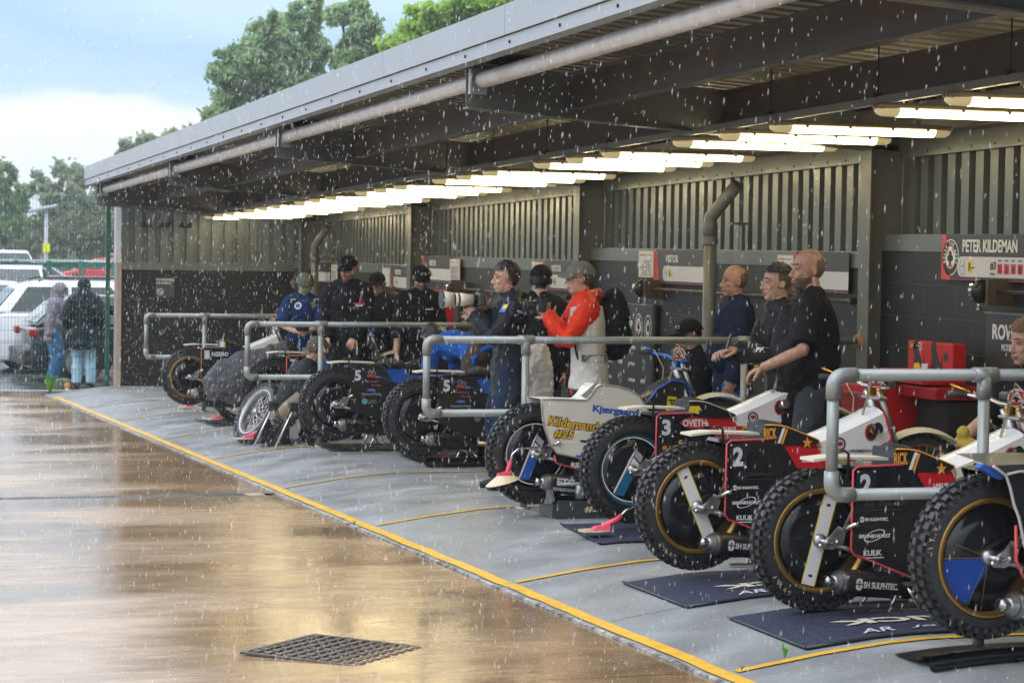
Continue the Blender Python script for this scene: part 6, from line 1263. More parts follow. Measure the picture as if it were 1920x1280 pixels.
# seated man at the right edge
pos, h = spot(1938, 632, 12.7)
pt, J = person('seated man in black with bare legs at the right edge', pos, LEFT+.05, 1.76, SKIN, pelvis=(-.02, 0, .52), lean=(-.05, 0, 1), lean2=(.15, 0, 1), head=(.1, .1), hands=[(.46, .12, .58), (.50, -.20, .52)], palms=[(0, -1, -.3), (0, .4, -1)], curls=(.7, .4), feet=((.45, .22), (.50, -.10)), foot_yaw=(.1, -.1), knee_pole=((1, .2, 1), (1, -.1, 1)), top='t_shirt', top_m=BLKC, top_len=.04, sleeve='short', infl=.03, legs_m=BLKC, shorts=True, hair=('fade', mat('hair_light_brown', (.10, .055, .03), .6)), sock=WHITE, seed=33)
t = thing('folding_chair', 'black folding chair under the seated man', 'chair', (pos[0]+.05, pos[1], pos[2]))
b = MB(); b.rbox((0, 0, .43), (.42, .42, .04), .015); b.build('seat', BLACKM, t); b = MB(); b.rbox((.22, 0, .72), (.03, .42, .3), .012); b.build('backrest', BLACKM, t)
for q in (-1, 1):
    b = MB(); b.tube([(-.2, q*.2, 0), (.22, q*.2, .5), (.22, q*.2, .85)], .012, 8); b.build('leg', STEEL, t); b = MB(); b.tube([(.22, q*.18, 0), (-.18, q*.18, .42)], .012, 8); b.build('leg', STEEL, t)
b = MB(); w = J['arms'][0][1]; b.ell(w+Vector((.07, .0, .05)), (.07, .05, .04)); b.ell(w+Vector((.10, -.01, .10)), (.03, .03, .05)); co, fs = fuse(b, .008, 2, .012, 2); o = MB().add(co, fs, 0, True).build('work_glove', mat('glove_yellow', (.45, .34, .05), .8, dirt=((.45, .05, .02), 14, .55, .8)), None, fix=False); o.location = pt.location; o.rotation_euler = pt.rotation_euler; tag(o, 'yellow and red work glove on the lap of the seated man', 'glove')
# people beyond the fence
pos, h = spot(100, 545, 36.9, ZP)
pj, J = person('person in a grey purple hoodie with hood up and blue jeans beyond the fence', pos, radians(-20), h*1.06, SKIN, lean=(.02, 0, 1), lean2=(.22, 0, 1), head=(-.2, .55), hands=[(.30, .20, .95), (-.02, -.24, .80)], top='hoodie', top_m=GREYH, top_len=.06, infl=.045, legs_m=JEAN, legs_infl=.04, hood='up', fat=.02, hair=('short', HB), seed=35, vox=.013)
pos, h = spot(158, 526, 36.4, ZP)
pk, J = person('person in a black hooded coat and light jeans seen from behind the fence', pos, radians(80), h, SKIN, lean=(.0, 0, 1), lean2=(.03, 0, 1), head=(0, .1), hands=[(.10, .22, .98), (.10, -.26, .98)], elbow_pole=((-.5, .7, -.3), (-.5, -.7, -.3)), top='coat', top_m=cloth('wet_coat_black', (.014, .017, .022), .4), top_len=.20, infl=.055, legs_m=LJEAN, legs_infl=.03, hood='up', hair=('short', HB), seed=37, vox=.013)
pos, h = spot(113, 556, 38.6, ZP)
pl, J = person('person in bright blue rain clothes hidden behind the grey purple hoodie', pos, radians(-90), h, SKIN, top_m=cloth('rain_blue', (.01, .07, .42), .4), top_len=.25, infl=.06, legs_m=cloth('rain_blue2', (.01, .06, .36), .4), hood='up', hair=('short', HB), seed=39, vox=.015)
pos, h = spot(247, 528, 36.9, ZP)
pm2, J = person('person behind the end wall reaching out an arm with raised thumb', pos, radians(182), h, SKIN, hands=[(.42, .16, 1.30), (.05, -.26, .8)], palms=[(0, -1, 0), (0, 1, 0)], curls=(1.3, .5), thumbs=((.2, 0, 1), None), top_m=BLKC, infl=.04, legs_m=BLKC, hair=('short', HB), seed=41, vox=.015)
# ------------------------------------------------------------------ floor things
def fp(px, py, h=-1.49):
    d = ray(px, py); t = h/(d.z+.02*d.y); return CAM+d*t
def floor_mat(name, label, fl, nl, L, m, edge=None, letters=None, grp=None):
    """fl, nl: far and near left corners in the photo; L: length towards the wall"""
    a, c = fp(*fl), fp(*nl); Y0, Y1 = c.y, a.y; t = thing(name, label, 'mat', (a.x, Y0, 0)); b = MB(); nx, ny = 26, 8; vs = []
    for i in range(nx+1):
        for j in range(ny+1):
            x = L*i/nx; y = (Y1-Y0)*j/ny; X = a.x+(c.x-a.x)*(1-j/ny)+x; Y = Y0+y
            vs.append((X-a.x, Y-Y0, G(Y)+rampz(X)+.010+.004*noise.noise(Vector((X*3, Y*3, 1)))))
    fs = [(i*(ny+1)+j, i*(ny+1)+j+1, (i+1)*(ny+1)+j+1, (i+1)*(ny+1)+j) for i in range(nx) for j in range(ny)]
    b.add(vs, fs, 0, True); b.add([(p[0], p[1], p[2]-.009) for p in vs], fs); b.build('carpet', m, t)
    if edge:
        b = MB(); H = lambda x, y: Vector((x, y, G(y+Y0)+rampz(x+a.x)+.012)); W = Y1-Y0; sl = (c.x-a.x)
        pts = [H(sl*(1-k/6), W*k/6) for k in range(7)]; b.tube(pts, .008, 6, flat=.8); pts = [H(sl+L*k/12, .0) for k in range(13)]; b.tube(pts, .008, 6, flat=.8); b.build('binding', edge, t)
    if letters:
        b = MB(); o0 = t.location
        for s_, x, y, w, h, mi, shr in letters:
            co = MB(); text(co, s_, Matrix.Identity(4), w, h, 0, bold=.04 if mi == 0 else .01, shear=shr, depth=.0)
            vs = [(x-p[0], y-p[1]) if mi == 0 or s_ == 'CINTRAK' else (x-(w if mi else 0)+p[0], y-h+p[1]) for p in co.v]; b.add([(X, Y, G(Y+Y0)+rampz(X+a.x)+.0165) for X, Y in vs], co.f, mi)
        b.build('lettering', [mat('mat_cream_ink', (.55, .50, .40), .8), mat('mat_white_ink', (.5, .5, .55), .8)], t)
    return t
MN = mat('mat_navy', (.018, .024, .055), .75, ns=30, na=.25, bump=.5, bs=120, rn=.15); MBK = mat('mat_black_rubber', (.012, .012, .013), .32, ns=12, rn=.1); ED = mat('mat_edge', (.02, .025, .03), .4)
floor_mat('floor_mat', 'navy mat with cream lettering under the nearer motorcycle numbered 2', (1366, 1142), (1512, 1197), 1.75, MN, ED, [('NORICK', 1.28, .43, 1.0, .13, 0, 0), ('Jörg Grohmann', 1.45, .17, .92, .065, 1, .3), ('Insurance Broker', 1.5, .08, .6, .035, 1, 0), ('AR', .45, .18, .17, .10, 1, .4), ('CINTRAK', 1.5, .36, .2, .06, 1, .2)])
floor_mat('floor_mat', 'navy mat with cream lettering under the farther motorcycle numbered 2', (1169, 1077), (1289, 1121), 1.75, MN, ED, [('NORICK', 1.28, .40, 1.0, .13, 0, 0), ('Jörg Grohmann', 1.45, .16, .92, .065, 1, .3), ('AR', .45, .17, .17, .10, 1, .4)])
floor_mat('floor_mat', 'dark navy mat with a lifted edge under the motorcycle numbered 3', (1052, 984), (1126, 1019), 1.7, MN, mat('mat_bind_navy', (.01, .012, .03), .6), [('AR', .38, .28, .2, .12, 1, .4), ('NORICK', 1.3, .36, .9, .12, 0, 0)])
floor_mat('floor_mat', 'flat black rubber mat under the motorcycle numbered 5', (585, 833), (622, 846), 1.7, MBK, BLACK)
floor_mat('floor_mat', 'small black mat with a red print near the loose wheel', (367, 785), (404, 797), .8, MBK, BLACK)
def roll_mat(label, fl, nl, L, r):
    a, c = fp(*fl), fp(*nl); t = thing('rolled_mat', label, 'mat', (c.x, c.y, G(c.y)+rampz(c.x))); b = MB(); n = 22; vs = []
    W = a.y-c.y
    for x in [L*i/14 for i in range(15)]:
        dz = G(c.y)+rampz(c.x+x)-(G(c.y)+rampz(c.x)); rr = r*(1-.25*x/L)
        prof_ = [(W*1.0, .004), (W*.6, .012), (W*.3, .03*(1-x/L*.3)), (.10, .05)]+[(.0+rr*sin(pi*k/n*1.6+.6)*1.0+.0, rr+rr*-cos(pi*k/n*1.6+2.6)*.95) for k in range(0)]
        cyc = [(rr*.9*cos(radians(90-k*17)), rr+rr*.9*sin(radians(90-k*17))) for k in range(16)]
        for y, z in prof_+[(q, w) for q, w in cyc]: vs.append((x-(c.x-a.x)*max(0, min(1, y/W if W else 0))*1.0, y, z+dz))
    m_ = len(vs)//15; b.add(vs, [(i*m_+j, i*m_+j+1, (i+1)*m_+j+1, (i+1)*m_+j) for i in range(14) for j in range(m_-1)], 0, True); b.build('rubber_sheet', MBK, t, fix=False); return t
roll_mat('black rubber mat curled over at its edge under the nearest motorcycle', (1676, 1218), (1748, 1247), 1.3, .035)
roll_mat('black rubber mat with a thick curled edge below the middle rail', (742, 852), (800, 876), 1.3, .045)
def pstand(label, px, py, w=.24):
    p = fp(px, py); t = thing('paddock_stand', label, 'stand', p, radians(2), 'steel stands under the motorcycles')
    for s in (-1, 1):
        b = MB(); b.box((0, s*.13, .012), (.34, .03, .012)); b.build('foot_bar', STEEL, t)
        b = MB(); b.tube([(-.07, s*.13, .015), (-.01, s*.11, .13)], .010, 8); b.build('leg', CHROME, t); b = MB(); b.tube([(.09, s*.13, .015), (.02, s*.11, .13)], .010, 8); b.build('leg', CHROME, t)
    b = MB(); b.box((0, 0, .135), (.10, .26, .02)); b.tube([(0, -.1, .14), (.02, -.1, .22)], .01, 8); b.tube([(0, .1, .14), (.02, .1, .22)], .01, 8); b.build('cradle', STEEL, t); return t
pstand('steel stand under the motorcycle numbered 2 on the nearer blue mat', 1668, 1140)
pstand('steel stand under the motorcycle numbered 2 on the farther blue mat', 1440, 1066)
pstand('steel stand under the black motorcycle numbered 5', 700, 838)
pstand('steel stand under the motorcycle behind the middle rail', 875, 872)
pstand('steel stand hidden under the motorcycle at the right edge', 1985, 1190)
pstand('steel stand under the farthest motorcycle', 400, 762)
p = fp(1040, 973); t = thing('stand_box', 'grey black box stand with yellow number 25 under the white covered motorcycle', 'stand', p)
GB = mat('box_grey', (.045, .05, .055), .4, rn=.1); b = MB(); b.plate([(0, 0), (.55, 0), (.55, .11), (.02, .12)], 0, .02); b.plate([(0, 0), (.5, 0), (.5, .12), (.0, .12)], .30, .32); b.box((.0, .16, .06), (.02, .28, .11)); b.box((.27, .16, .01), (.5, .28, .012)); b.build('box', GB, t)
b = MB(); b.plate([(-.05, .10), (.01, .10), (-.02, .23), (-.045, .23)], .02, .05); b.tube([(-.03, .03, .225), (.5, .03, .225)], .013, 10); b.tube([(.18, .03, .13), (.18, .03, .22)], .03, 12); b.build('side_arm', GREYP, t)
b = MB(); text(b, '#25', S(-.001) @ Matrix.Translation((.20, .035, 0)), .15, .055, 1, bold=.09); text(b, '#25', S(-.0025) @ Matrix.Translation((.205, .04, 0)), .14, .045, 0, bold=.03); b.build('lettering', [mat('cream_ink', (.6, .52, .38), .6), INK], t)
def deflector(label, px, py, rz, tilt=0, h=-1.49):
    p = fp(px, py, h); t = thing('dirt_deflector', label, 'deflector', p, rz, 'dirt deflectors with pink brackets')
    b = MB(); b.plate([(-.13, -.0), (-.11, -.06), (-.02, -.085), (.05, -.07), (.05, .07), (-.02, .085), (-.11, .06), (-.13, 0)], .02, .028, ax='xy'); b.build('flap', CREAM, t)
    b = MB(); b.add([(-.05, -.04, .03), (.06, -.045, .03), (.06, .045, .03), (-.05, .03, .03), (-.02, -.02, .05), (.07, -.018, .065), (.07, .018, .065), (-.02, .02, .05)], [(0, 1, 2, 3), (4, 7, 6, 5), (0, 4, 5, 1), (1, 5, 6, 2), (2, 6, 7, 3), (3, 7, 4, 0)]); b.tube([(.03, 0, .045), (.12, 0, .085), (.15, 0, .11)], [.02, .018, .015], 10); b.build('bracket', PINK, t)
    b = MB(); b.tube([(.14, 0, .10), (.18, 0, .14), (.24, 0, .165), (.36, 0, .165), (.46, 0, .17)], .008, 8); b.build('support_tube', CHROME if tilt == 0 else mat('tube_brass', (.5, .36, .1), .3, .8), t); return t
deflector('pink and cream dirt deflector lying on the dark navy mat', 1122, 1001, radians(4), 0, -1.47)
deflector('pink and cream dirt deflector below the loose spoked wheel', 462, 826, radians(8), 1)
deflector('pink and cream dirt deflector on the small black mat', 404, 789, radians(2), 0, -1.47)
deflector('pink and cream dirt deflector below the farthest motorcycle', 353, 766, radians(6), 1)
deflector('pink and cream dirt deflector hanging from the cloth covered motorcycle', 466, 750, radians(12), 0, -1.43)
# motorcycle under a grey cloth
p = at(452, 735, zc=25.3); t = thing('covered_motorcycle', 'motorcycle under a crumpled dark grey cloth behind the numbered 7', 'motorcycle', p, radians(2)); mobj('tyre', KN, t)
b = MB(); b.ell((.40, 0, .12), (.78, .20, .38), 26, 14); b.ell((.0, 0, .08), (.42, .20, .32)); b.tube([(.3, 0, .40), (.75, 0, .42), (1.15, 0, .34), (1.35, 0, .12)], [.13, .16, .14, .1], 16); b.tube([(-.30, 0, -.08), (-.05, 0, .22)], [.05, .16], 12)
co, fs = fuse(b, .016, 3, .03, 12, 6); keep = [f for f in fs if np.mean([co[i][2] for i in f]) > -.10+.08*noise.noise(Vector((np.mean([co[i][0] for i in f])*5, 0, 0)))]; MB().add(co, keep, 0, True).build('cloth', cloth('wet_grey_cloth', (.075, .078, .088), .5), t, fix=False)
b = MB(); b.tube([(.25, -.12, -.12), (.55, -.13, -.17), (.75, -.13, -.24)], [.06, .065, .05], 16); b.build('silencer', ALU, t)
# loose spoked wheel held by the squatting man
p = at(484, 775, zc=22.7); t = bpy.data.objects.new('loose_wheel', None); C.objects.link(t); tag(t, 'loose spoked wheel with a grey rim leaning beside the squatting man', 'wheel')
mobj('tyre', KN, t); b = MB(); b.lathe([(.225, -.045), (.25, -.05), (.252, -.04), (.23, -.01), (.23, .01), (.252, .04), (.25, .05), (.225, .045)], n=44, closed=True); b.build('rim', ALU, t)
b = MB(); b.lathe([(0, -.06), (.04, -.055), (.04, -.04), (.02, -.03), (.02, .03), (.04, .04), (.04, .055), (0, .06)], n=18); b.build('hub', STEEL, t)
b = MB()
for i in range(36):
    a = 2*pi*i/36; c = a+(.6 if i % 2 else -.6); s = .04 if i % 4 < 2 else -.04; b.tube([(.04*cos(c), s, .04*sin(c)), (.24*cos(a), 0, .24*sin(a))], .0026, 4, cap=False)
b.build('spokes', CHROME, t); t.location = p; ax_w = (-_f*.50 + (-_r*.80+_u*.52)*.86).normalized(); t.rotation_mode = 'QUATERNION'; t.rotation_quaternion = (-ax_w).to_track_quat('Y', 'Z')
# black trestles, box and red can beside the squatting man
def trestle(px, py, label):
    p = fp(px, py); t = thing('trestle', label, 'trestle', p)
    for s in (-1, 1):
        b = MB(); b.tube([(-.16, s*.06, .0), (.02, s*.04, .36)], .011, 8); b.build('leg', BLACK if s > 0 else CHROME, t); b = MB(); b.tube([(.2, s*.06, .0), (.05, s*.04, .36)], .011, 8); b.build('leg', BLACK, t)
    b = MB(); b.rbox((.03, 0, .38), (.09, .12, .07), .01); b.build('cradle', BLACKM, t)
trestle(505, 834, 'left black folding trestle beside the squatting man'); trestle(545, 836, 'right black folding trestle beside the squatting man')
p = fp(493, 832); t = thing('tool_box', 'small open black toolbox on the floor by the trestles', 'toolbox', p); b = MB()
for s in (0, 1): b.box((.12, s*.22, .07), (.26, .012, .14))
b.box((-.01, .11, .07), (.012, .22, .14)); b.box((.25, .11, .07), (.012, .22, .14)); b.box((.12, .11, .006), (.26, .22, .012)); b.build('box', BLACKM, t)
b = MB(); b.tube([(.0, 0, .14), (.02, .02, .24), (.2, .02, .24), (.24, 0, .14)], .008, 8); b.build('handle', STEEL, t)
p = fp(527, 822); t = thing('fuel_can', 'red plastic fuel can between the trestles', 'can', p); b = MB(); b.rbox((0, 0, .11), (.16, .1, .22), .02); b.build('can', RED, t); b = MB(); b.cyl((-.04, 0, .22), (-.05, 0, .26), .02, 12); b.build('cap', BLACK, t)
p = fp(385, 763); t = thing('tool_tray', 'black tray with a red tool on the floor between the far motorcycles', 'tray', p); b = MB(); b.rbox((.25, .1, .05), (.5, .25, .09), .01); b.build('tray', BLACK, t); b = MB(); b.tube([(.45, .0, .09), (.62, 0, .20)], [.012, .018], 10); b.build('spanner', CHROME, t); b = MB(); b.rbox((.62, .05, .04), (.3, .14, .07), .01); b.build('red_case', mat('case_dark_red', (.2, .02, .02), .4), t)
# weeds in the joints
WEED = mat('weed_green', (.09, .30, .03), .5, ns=20, na=.25)
def weed(p, h, n, label, seed):
    random.seed(seed); t = thing('weed', label, 'weed', p); b = MB()
    for i in range(n):
        a = random.uniform(0, 2*pi); L = h*random.uniform(.5, 1); dx, dy = cos(a)*L*.45, sin(a)*L*.45; w = L*.16; px_, py_ = -sin(a)*w, cos(a)*w
        b.add([(0, 0, 0), (dx*.5+px_, dy*.5+py_, L*.65), (dx, dy, L), (dx*.5-px_, dy*.5-py_, L*.6)], [(0, 1, 2, 3)]); b.tube([(0, 0, 0), (dx*.5, dy*.5, L*.62)], .0015, 4)
    b.build('leaves', WEED, t)
weed(fp(1472, 1232, -1.515), .06, 9, 'small green weed by the nearest yellow bay line', 1); weed(fp(1391, 1256, -1.56), .03, 6, 'tiny green seedling left of the weed at the nearest bay line', 2)
weed(fp(1326, 1272, -1.61), .025, 8, 'tuft of weed at the nearest corner of the yellow lines', 3); weed(fp(664, 985, -1.61), .035, 12, 'tuft of weed on the yard edge line in the middle', 4)
b0 = at(92, 742, Y=34.6); weed((b0.x, 34.5, G(34.5)-1.6), .30, 34, 'bright green leafy weed at the foot of the mesh fence', 5)
p = at(118, 735, Y=35.3); t = thing('camouflage_bag', 'olive camouflage bag on the ground beyond the fence', 'bag', (p.x, 35.3, ZP)); b = MB(); b.ell((0, 0, .12), (.17, .13, .14)); b.ell((-.13, 0, .05), (.09, .08, .06)); co, fs = fuse(b, .012, 2, .015, 3); MB().add(co, fs, 0, True).build('bag', mat('camouflage', (.10, .12, .065), .8, ns=14, na=.5), t, fix=False)
p = at(126, 735, Y=35.1); t = thing('bottle', 'white bottle with an orange cap beside the olive bag', 'bottle', (p.x, 35.1, ZP)); b = MB(); b.lathe([(0, 0), (.035, 0), (.037, .1), (.03, .13)], ax='z', n=14); b.build('bottle', WHITE, t); b = MB(); b.lathe([(.04, .13), (.04, .19), (0, .20)], ax='z', n=14); b.build('cap', ORG, t)

# ------------------------------------------------------------------ fences
FG = mat('fence_green', (.012, .115, .085), .45, ns=10); FGP = mat('fence_post_green', (.008, .10, .055), .4)
t = thing('mesh_fence', 'tall green welded mesh fence beside the shelter end', 'fence', (0, 34.72, ZP)); x0, x1 = -14.0, 4.72; b = MB(); zt = 3.02
i = 0; x = x0
while x < x1: b.add([(x-.0025, 0, .0), (x+.0025, 0, 0), (x+.0025, 0, zt), (x-.0025, 0, zt), (x, .006, 0), (x, .006, zt)], [(0, 1, 2, 3), (1, 4, 5, 2), (4, 0, 3, 5)]); x += .05
for k in range(16):
    z = .03+.195*k
    if z < zt: b.box(((x0+x1)/2, -.006, z), (x1-x0, .0048, .0048))
    if k in (4, 10, 15): b.box(((x0+x1)/2, -.012, z+.02), (x1-x0, .0048, .0048)); b.box(((x0+x1)/2, -.012, z+.04), (x1-x0, .0048, .0048))
o = b.build('welded_mesh', FG, t, fix=False); tag(o, kind='stuff')
for x in (4.66, 2.14, -.38, -2.9, -5.4, -8.0): b = MB(); b.box((x, -.03 if x > 4 else .04, 1.5), (.06, .05, 3.05)); b.build('post', FGP, t)
t = thing('car_park_fence', 'low green fence with a pale top rail between the car park rows', 'fence', (0, 62, ZP)); zt = at(60, 488, Y=62).z-ZP
b = MB(); b.box((0, 0, zt), (60, .05, .05)); b.build('top_rail', mat('rail_pale', (.45, .55, .52), .4), t); b = MB(); b.box((0, .04, zt-.12), (60, .03, .12)); b.build('lower_rail', FG, t)
for px in (30, 92, 152, 213, 275): X = at(px, 500, Y=62).x; b = MB(); b.box((X, 0, zt/2), (.12, .08, zt)); b.build('post', FG, t)
# ------------------------------------------------------------------ cars
GLASS = mat('car_glass', (.03, .045, .045), .06, ns=3, coat=.3); TY = mat('car_tyre', (.018, .018, .018), .7); LAMP = mat('car_lamp', (.7, .72, .75), .15); TAIL = mat('tail_lamp', (.30, .012, .012), .2); TRIM = mat('car_trim_black', (.015, .015, .016), .5)
def car(name, label, px, zc, rz, m, L=4.3, Wd=1.8, H=1.48, style='hatch', off=0, rails=False):
    p = at(px, 640, zc=zc); t = thing(name, label, 'car', (p.x, p.y, ZP), rz, 'cars parked beyond the fence')
    k = H/1.5; hb = .62*k; hs = .98*k
    lower = [(-L/2, .35), (-L/2+.02, .6*k), (-L/2+.05, hs-.05), (-L/2+.3, hs), (L/2-1.15, hs-.02), (L/2-.35, hs-.18), (L/2-.04, .66*k), (L/2, .4), (L/2-.05, .22), (-L/2+.06, .22)]
    rf = {'hatch': [(-L/2+.12, hs), (-L/2+.55, H-.08), (-L/2+.95, H), (L/2-1.95, H-.01), (L/2-1.1, hs-.02)], 'van': [(-L/2+.05, hs), (-L/2+.12, H-.05), (-L/2+.3, H), (L/2-1.3, H), (L/2-.75, hs)], 'saloon': [(-L/2+.75, hs), (-L/2+1.35, H-.04), (-L/2+1.7, H), (L/2-1.95, H-.01), (L/2-1.15, hs-.02)]}[style]
    def prism(poly, yb, yt_, zb, zt_, name, mm, par, grow=0):
        b = MB(); n = len(poly); f = lambda z: yb+(yt_-yb)*max(0, min(1, (z-zb)/(zt_-zb)))+grow
        vs = [(x, -f(z), z) for x, z in poly]+[(x, f(z), z) for x, z in poly]; b.add(vs, [tuple(range(n)), tuple(range(n, 2*n))[::-1]]+[(i, i+n, (i+1) % n+n, (i+1) % n) for i in range(n)])
        me = b.mesh(name, mm); q = bmesh.new(); q.from_mesh(me); bmesh.ops.recalc_face_normals(q, faces=q.faces)
        if grow == 0: bmesh.ops.bevel(q, geom=q.edges[:], offset=.055, segments=3, affect='EDGES', profile=.6)
        for f_ in q.faces: f_.smooth = grow == 0
        q.to_mesh(me); q.free(); o = bpy.data.objects.new(name, me); C.objects.link(o); o.parent = par; return o
    body = prism(lower, Wd/2, Wd/2*.96, .5, hs, 'body', m, t); prism(rf, Wd/2*.93, Wd/2*.72, hs, H, 'cabin', m, t)
    # side glass
    xs = [rf[0][0], rf[-1][0]]; g0 = hs+.03; g1 = H-.10
    lerp = lambda a, b_, u: a+(b_-a)*u
    xr = lerp(rf[0][0], rf[1][0], .9)+.12; xf = lerp(rf[-1][0], rf[-2][0], .88)-.05
    side = [(rf[0][0]+.22, g0), (xr+.05, g1), (xf, g1), (rf[-1][0]-.22, g0)]; b = MB(); f = lambda z: lerp(Wd/2*.93, Wd/2*.72, (z-hs)/(H-hs))
    cuts = [0, .36, .72, 1] if style != 'van' else [.5, 1]
    for s in (-1, 1):
        for u0, u1 in zip(cuts, cuts[1:]):
            q = [(lerp(side[0][0], side[3][0], u0+.012), g0), (lerp(side[1][0], side[2][0], u0+.012), g1), (lerp(side[1][0], side[2][0], u1-.012), g1), (lerp(side[0][0], side[3][0], u1-.012), g0)]
            b = MB(); b.add([(x, s*(f(z)+.006), z) for x, z in q], [(0, 1, 2, 3)]); b.build('side_window', GLASS, t)
    def end(x0, z0, x1, z1, d, nm, mm, w0, w1): b = MB(); b.add([(x0+d, -w0, z0), (x0+d, w0, z0), (x1+d, w1, z1), (x1+d, -w1, z1)], [(0, 1, 2, 3)]); b.build(nm, mm, t)
    wsx0, wsz0 = rf[-1]; wsx1, wsz1 = rf[-2]; end(lerp(wsx0, wsx1, .08), lerp(wsz0, wsz1, .08), lerp(wsx0, wsx1, .88), lerp(wsz0, wsz1, .88), .02, 'windscreen', GLASS, Wd/2*.85, Wd/2*.68)
    x0, z0 = rf[0]; x1, z1 = rf[1]; end(lerp(x0, x1, .1), lerp(z0, z1, .12), lerp(x0, x1, .9), lerp(z0, z1, .9), -.02, 'rear_window', GLASS, Wd/2*.8, Wd/2*.68)
    for x in (-L/2+.82, L/2-.85):
        for s in (-1, 1):
            w = MB(); w.lathe([(0, -.1), (.31, -.1), (.33, -.06), (.33, .1), (0, .1)], (x, s*(Wd/2-.09), .33), 'y', 22); o = w.build('wheel', TY, t); w = MB(); w.lathe([(.0, -.01), (.08, -.012), (.21, -.004), (.225, .0)], (x, s*(Wd/2+.015), .33), 'y', 18)
            for q in range(5): a = 2*pi*q/5; w.box((x+.12*cos(a), s*(Wd/2+.02), .33+.12*sin(a)), (.2, .01, .03), Matrix.Rotation(-a, 3, 'Y'))
            w.build('rim', ALU, o); w = MB(); w.lathe([(.335, -.0), (.40, -.0)], (x, s*(Wd/2+.004), .34), 'y', 22); w.build('wheel_arch', TRIM, t)
    for s in (-1, 1):
        b = MB(); b.rbox((L/2-.12, s*(Wd/2-.28), .68*k), (.22, .4, .14), .03); b.build('headlight', LAMP, t); b = MB(); b.rbox((-L/2+.08, s*(Wd/2-.12), .86*k), (.16, .24, .13), .03); b.build('tail_light', TAIL, t)
        b = MB(); b.rbox((L/2-1.3, s*(Wd/2+.08), hs+.06), (.14, .18, .12), .03); b.build('wing_mirror', m, t)
        if rails: b = MB(); b.tube([(-L/2+.9, s*Wd*.34, H+.0), (-L/2+1.0, s*Wd*.34, H+.05), (L/2-2.1, s*Wd*.34, H+.05), (L/2-2.0, s*Wd*.34, H)], .014, 6); b.build('roof_rail', TRIM, t)
    b = MB(); b.rbox((L/2-.02, 0, .36), (.16, Wd*.92, .24), .04); b.build('front_bumper', TRIM, t); b = MB(); b.rbox((-L/2-.0, 0, .42), (.16, Wd*.94, .26), .04); b.build('rear_bumper', TRIM, t)
    [MB().rbox((-L/2-.085, s_*Wd*.34, .42), (.02, .22, .07), .01).build('rear_reflector', TAIL, t) for s_ in (-1, 1)]; return t
paint = lambda n, c: mat(n, c, .25, .1, ns=4, na=.05, coat=.6)
PW = paint('car_white', (.80, .82, .84)); PD = paint('car_dark', (.02, .021, .024)); PR = paint('car_red', (.52, .03, .04)); PB = paint('car_blue_grey', (.07, .10, .15)); PS = paint('car_silver', (.36, .38, .40))
car('parked_estate', 'white estate car with roof rails behind the two hooded people', 213, 41.8, radians(2), PW, 4.7, 1.85, 1.62, 'hatch', rails=True)
car('parked_car', 'dark hatchback with its tail lamp beside the grey purple hoodie', 283, 39.2, radians(3), PD, 4.4, 1.8, 1.44, 'hatch')
car('parked_suv', 'white off-road car with a wide windscreen at the left edge', 22, 56, radians(-98), PW, 4.5, 1.9, 1.72, 'hatch')
car('parked_van', 'white van behind the other white cars at the far left', -14, 74, radians(-75), PW, 5.0, 2.0, 2.0, 'van')
car('parked_car', 'white car cut off by the left edge, nearest row', -32, 47, radians(-80), PW, 4.3, 1.8, 1.5, 'hatch')
car('parked_car', 'silver car in the far row right of the white van', 66, 78, radians(8), PS, 4.3, 1.8, 1.6, 'hatch')
car('parked_car', 'blue grey car below the green fence post', 88, 60, radians(-70), PB, 4.3, 1.8, 1.42, 'saloon')
car('parked_car', 'pale red car behind the black hooded coat', 152, 58, radians(-88), PR, 4.2, 1.8, 1.44, 'hatch')
car('parked_car', 'white car to the right of the pale red one', 212, 60, radians(-84), PW, 4.2, 1.8, 1.40, 'hatch')
car('parked_car', 'red car seen from the side in the farthest row', 186, 112, radians(182), PR, 4.4, 1.8, 1.48, 'hatch')
car('parked_car', 'second red car behind the farthest red one', 214, 122, radians(175), PR, 4.4, 1.8, 1.7, 'hatch')
# lamp post with yellow sign
p = at(86, 500, zc=72); t = thing('lamp_post', 'slim pale lamp post with a yellow sign in the car park', 'lamp post', (p.x, p.y, ZP)); z = at(86, 392, zc=72).z-ZP
b = MB(); b.cyl((0, 0, 0), (0, 0, z), .07, 10, r2=.05); b.build('post', mat('post_pale', (.45, .47, .50), .5), t)
b = MB(); b.rbox((-.1, 0, z+.02), (.9, .3, .10), .03, Rm(0, -.22)); b.build('lamp_head', mat('lamp_head_grey', (.42, .45, .5), .5), t)
b = MB(); zz = at(86, 465, zc=72).z-ZP; b.rbox((0, -.08, zz), (.24, .02, .29), .004); b.build('yellow_sign', mat('sign_yellow', (.72, .75, .02), .5), t)
# dark building with a red hoarding
p = at(230, 450, zc=158); t = thing('dark_building', 'dark building with a red hoarding above the far cars', 'building', (p.x, p.y, 0)); q0 = at(178, 450, zc=158).x-p.x
b = MB(); b.box((1.2, 2, 2.0), (6.4, 4, 5.0)); b.build('wall', mat('building_slate', (.05, .055, .07), .6, ns=2), t); b = MB(); b.plate([(-2.2, 4.4), (4.6, 4.4), (4.6, 4.75), (1.0, 5.2), (-2.2, 4.9)], -.3, 4.3); b.build('roof', mat('roof_grey', (.10, .11, .13), .6), t)
b = MB(); zb, zt = at(195, 449, zc=158).z, at(195, 414, zc=158).z; b.box((.55, -.35, (zb+zt)/2), (4.9, .1, zt-zb)); h_ = b.build('hoarding', mat('hoarding_red', (.50, .05, .07), .5), t)
b = MB()
for k, (w, dz) in enumerate(((1.3, .72), (.8, .40), (1.0, -.1), (1.4, -.35))): b.box((-.75, -.42, (zb+zt)/2+dz*.8), (w, .03, .09))
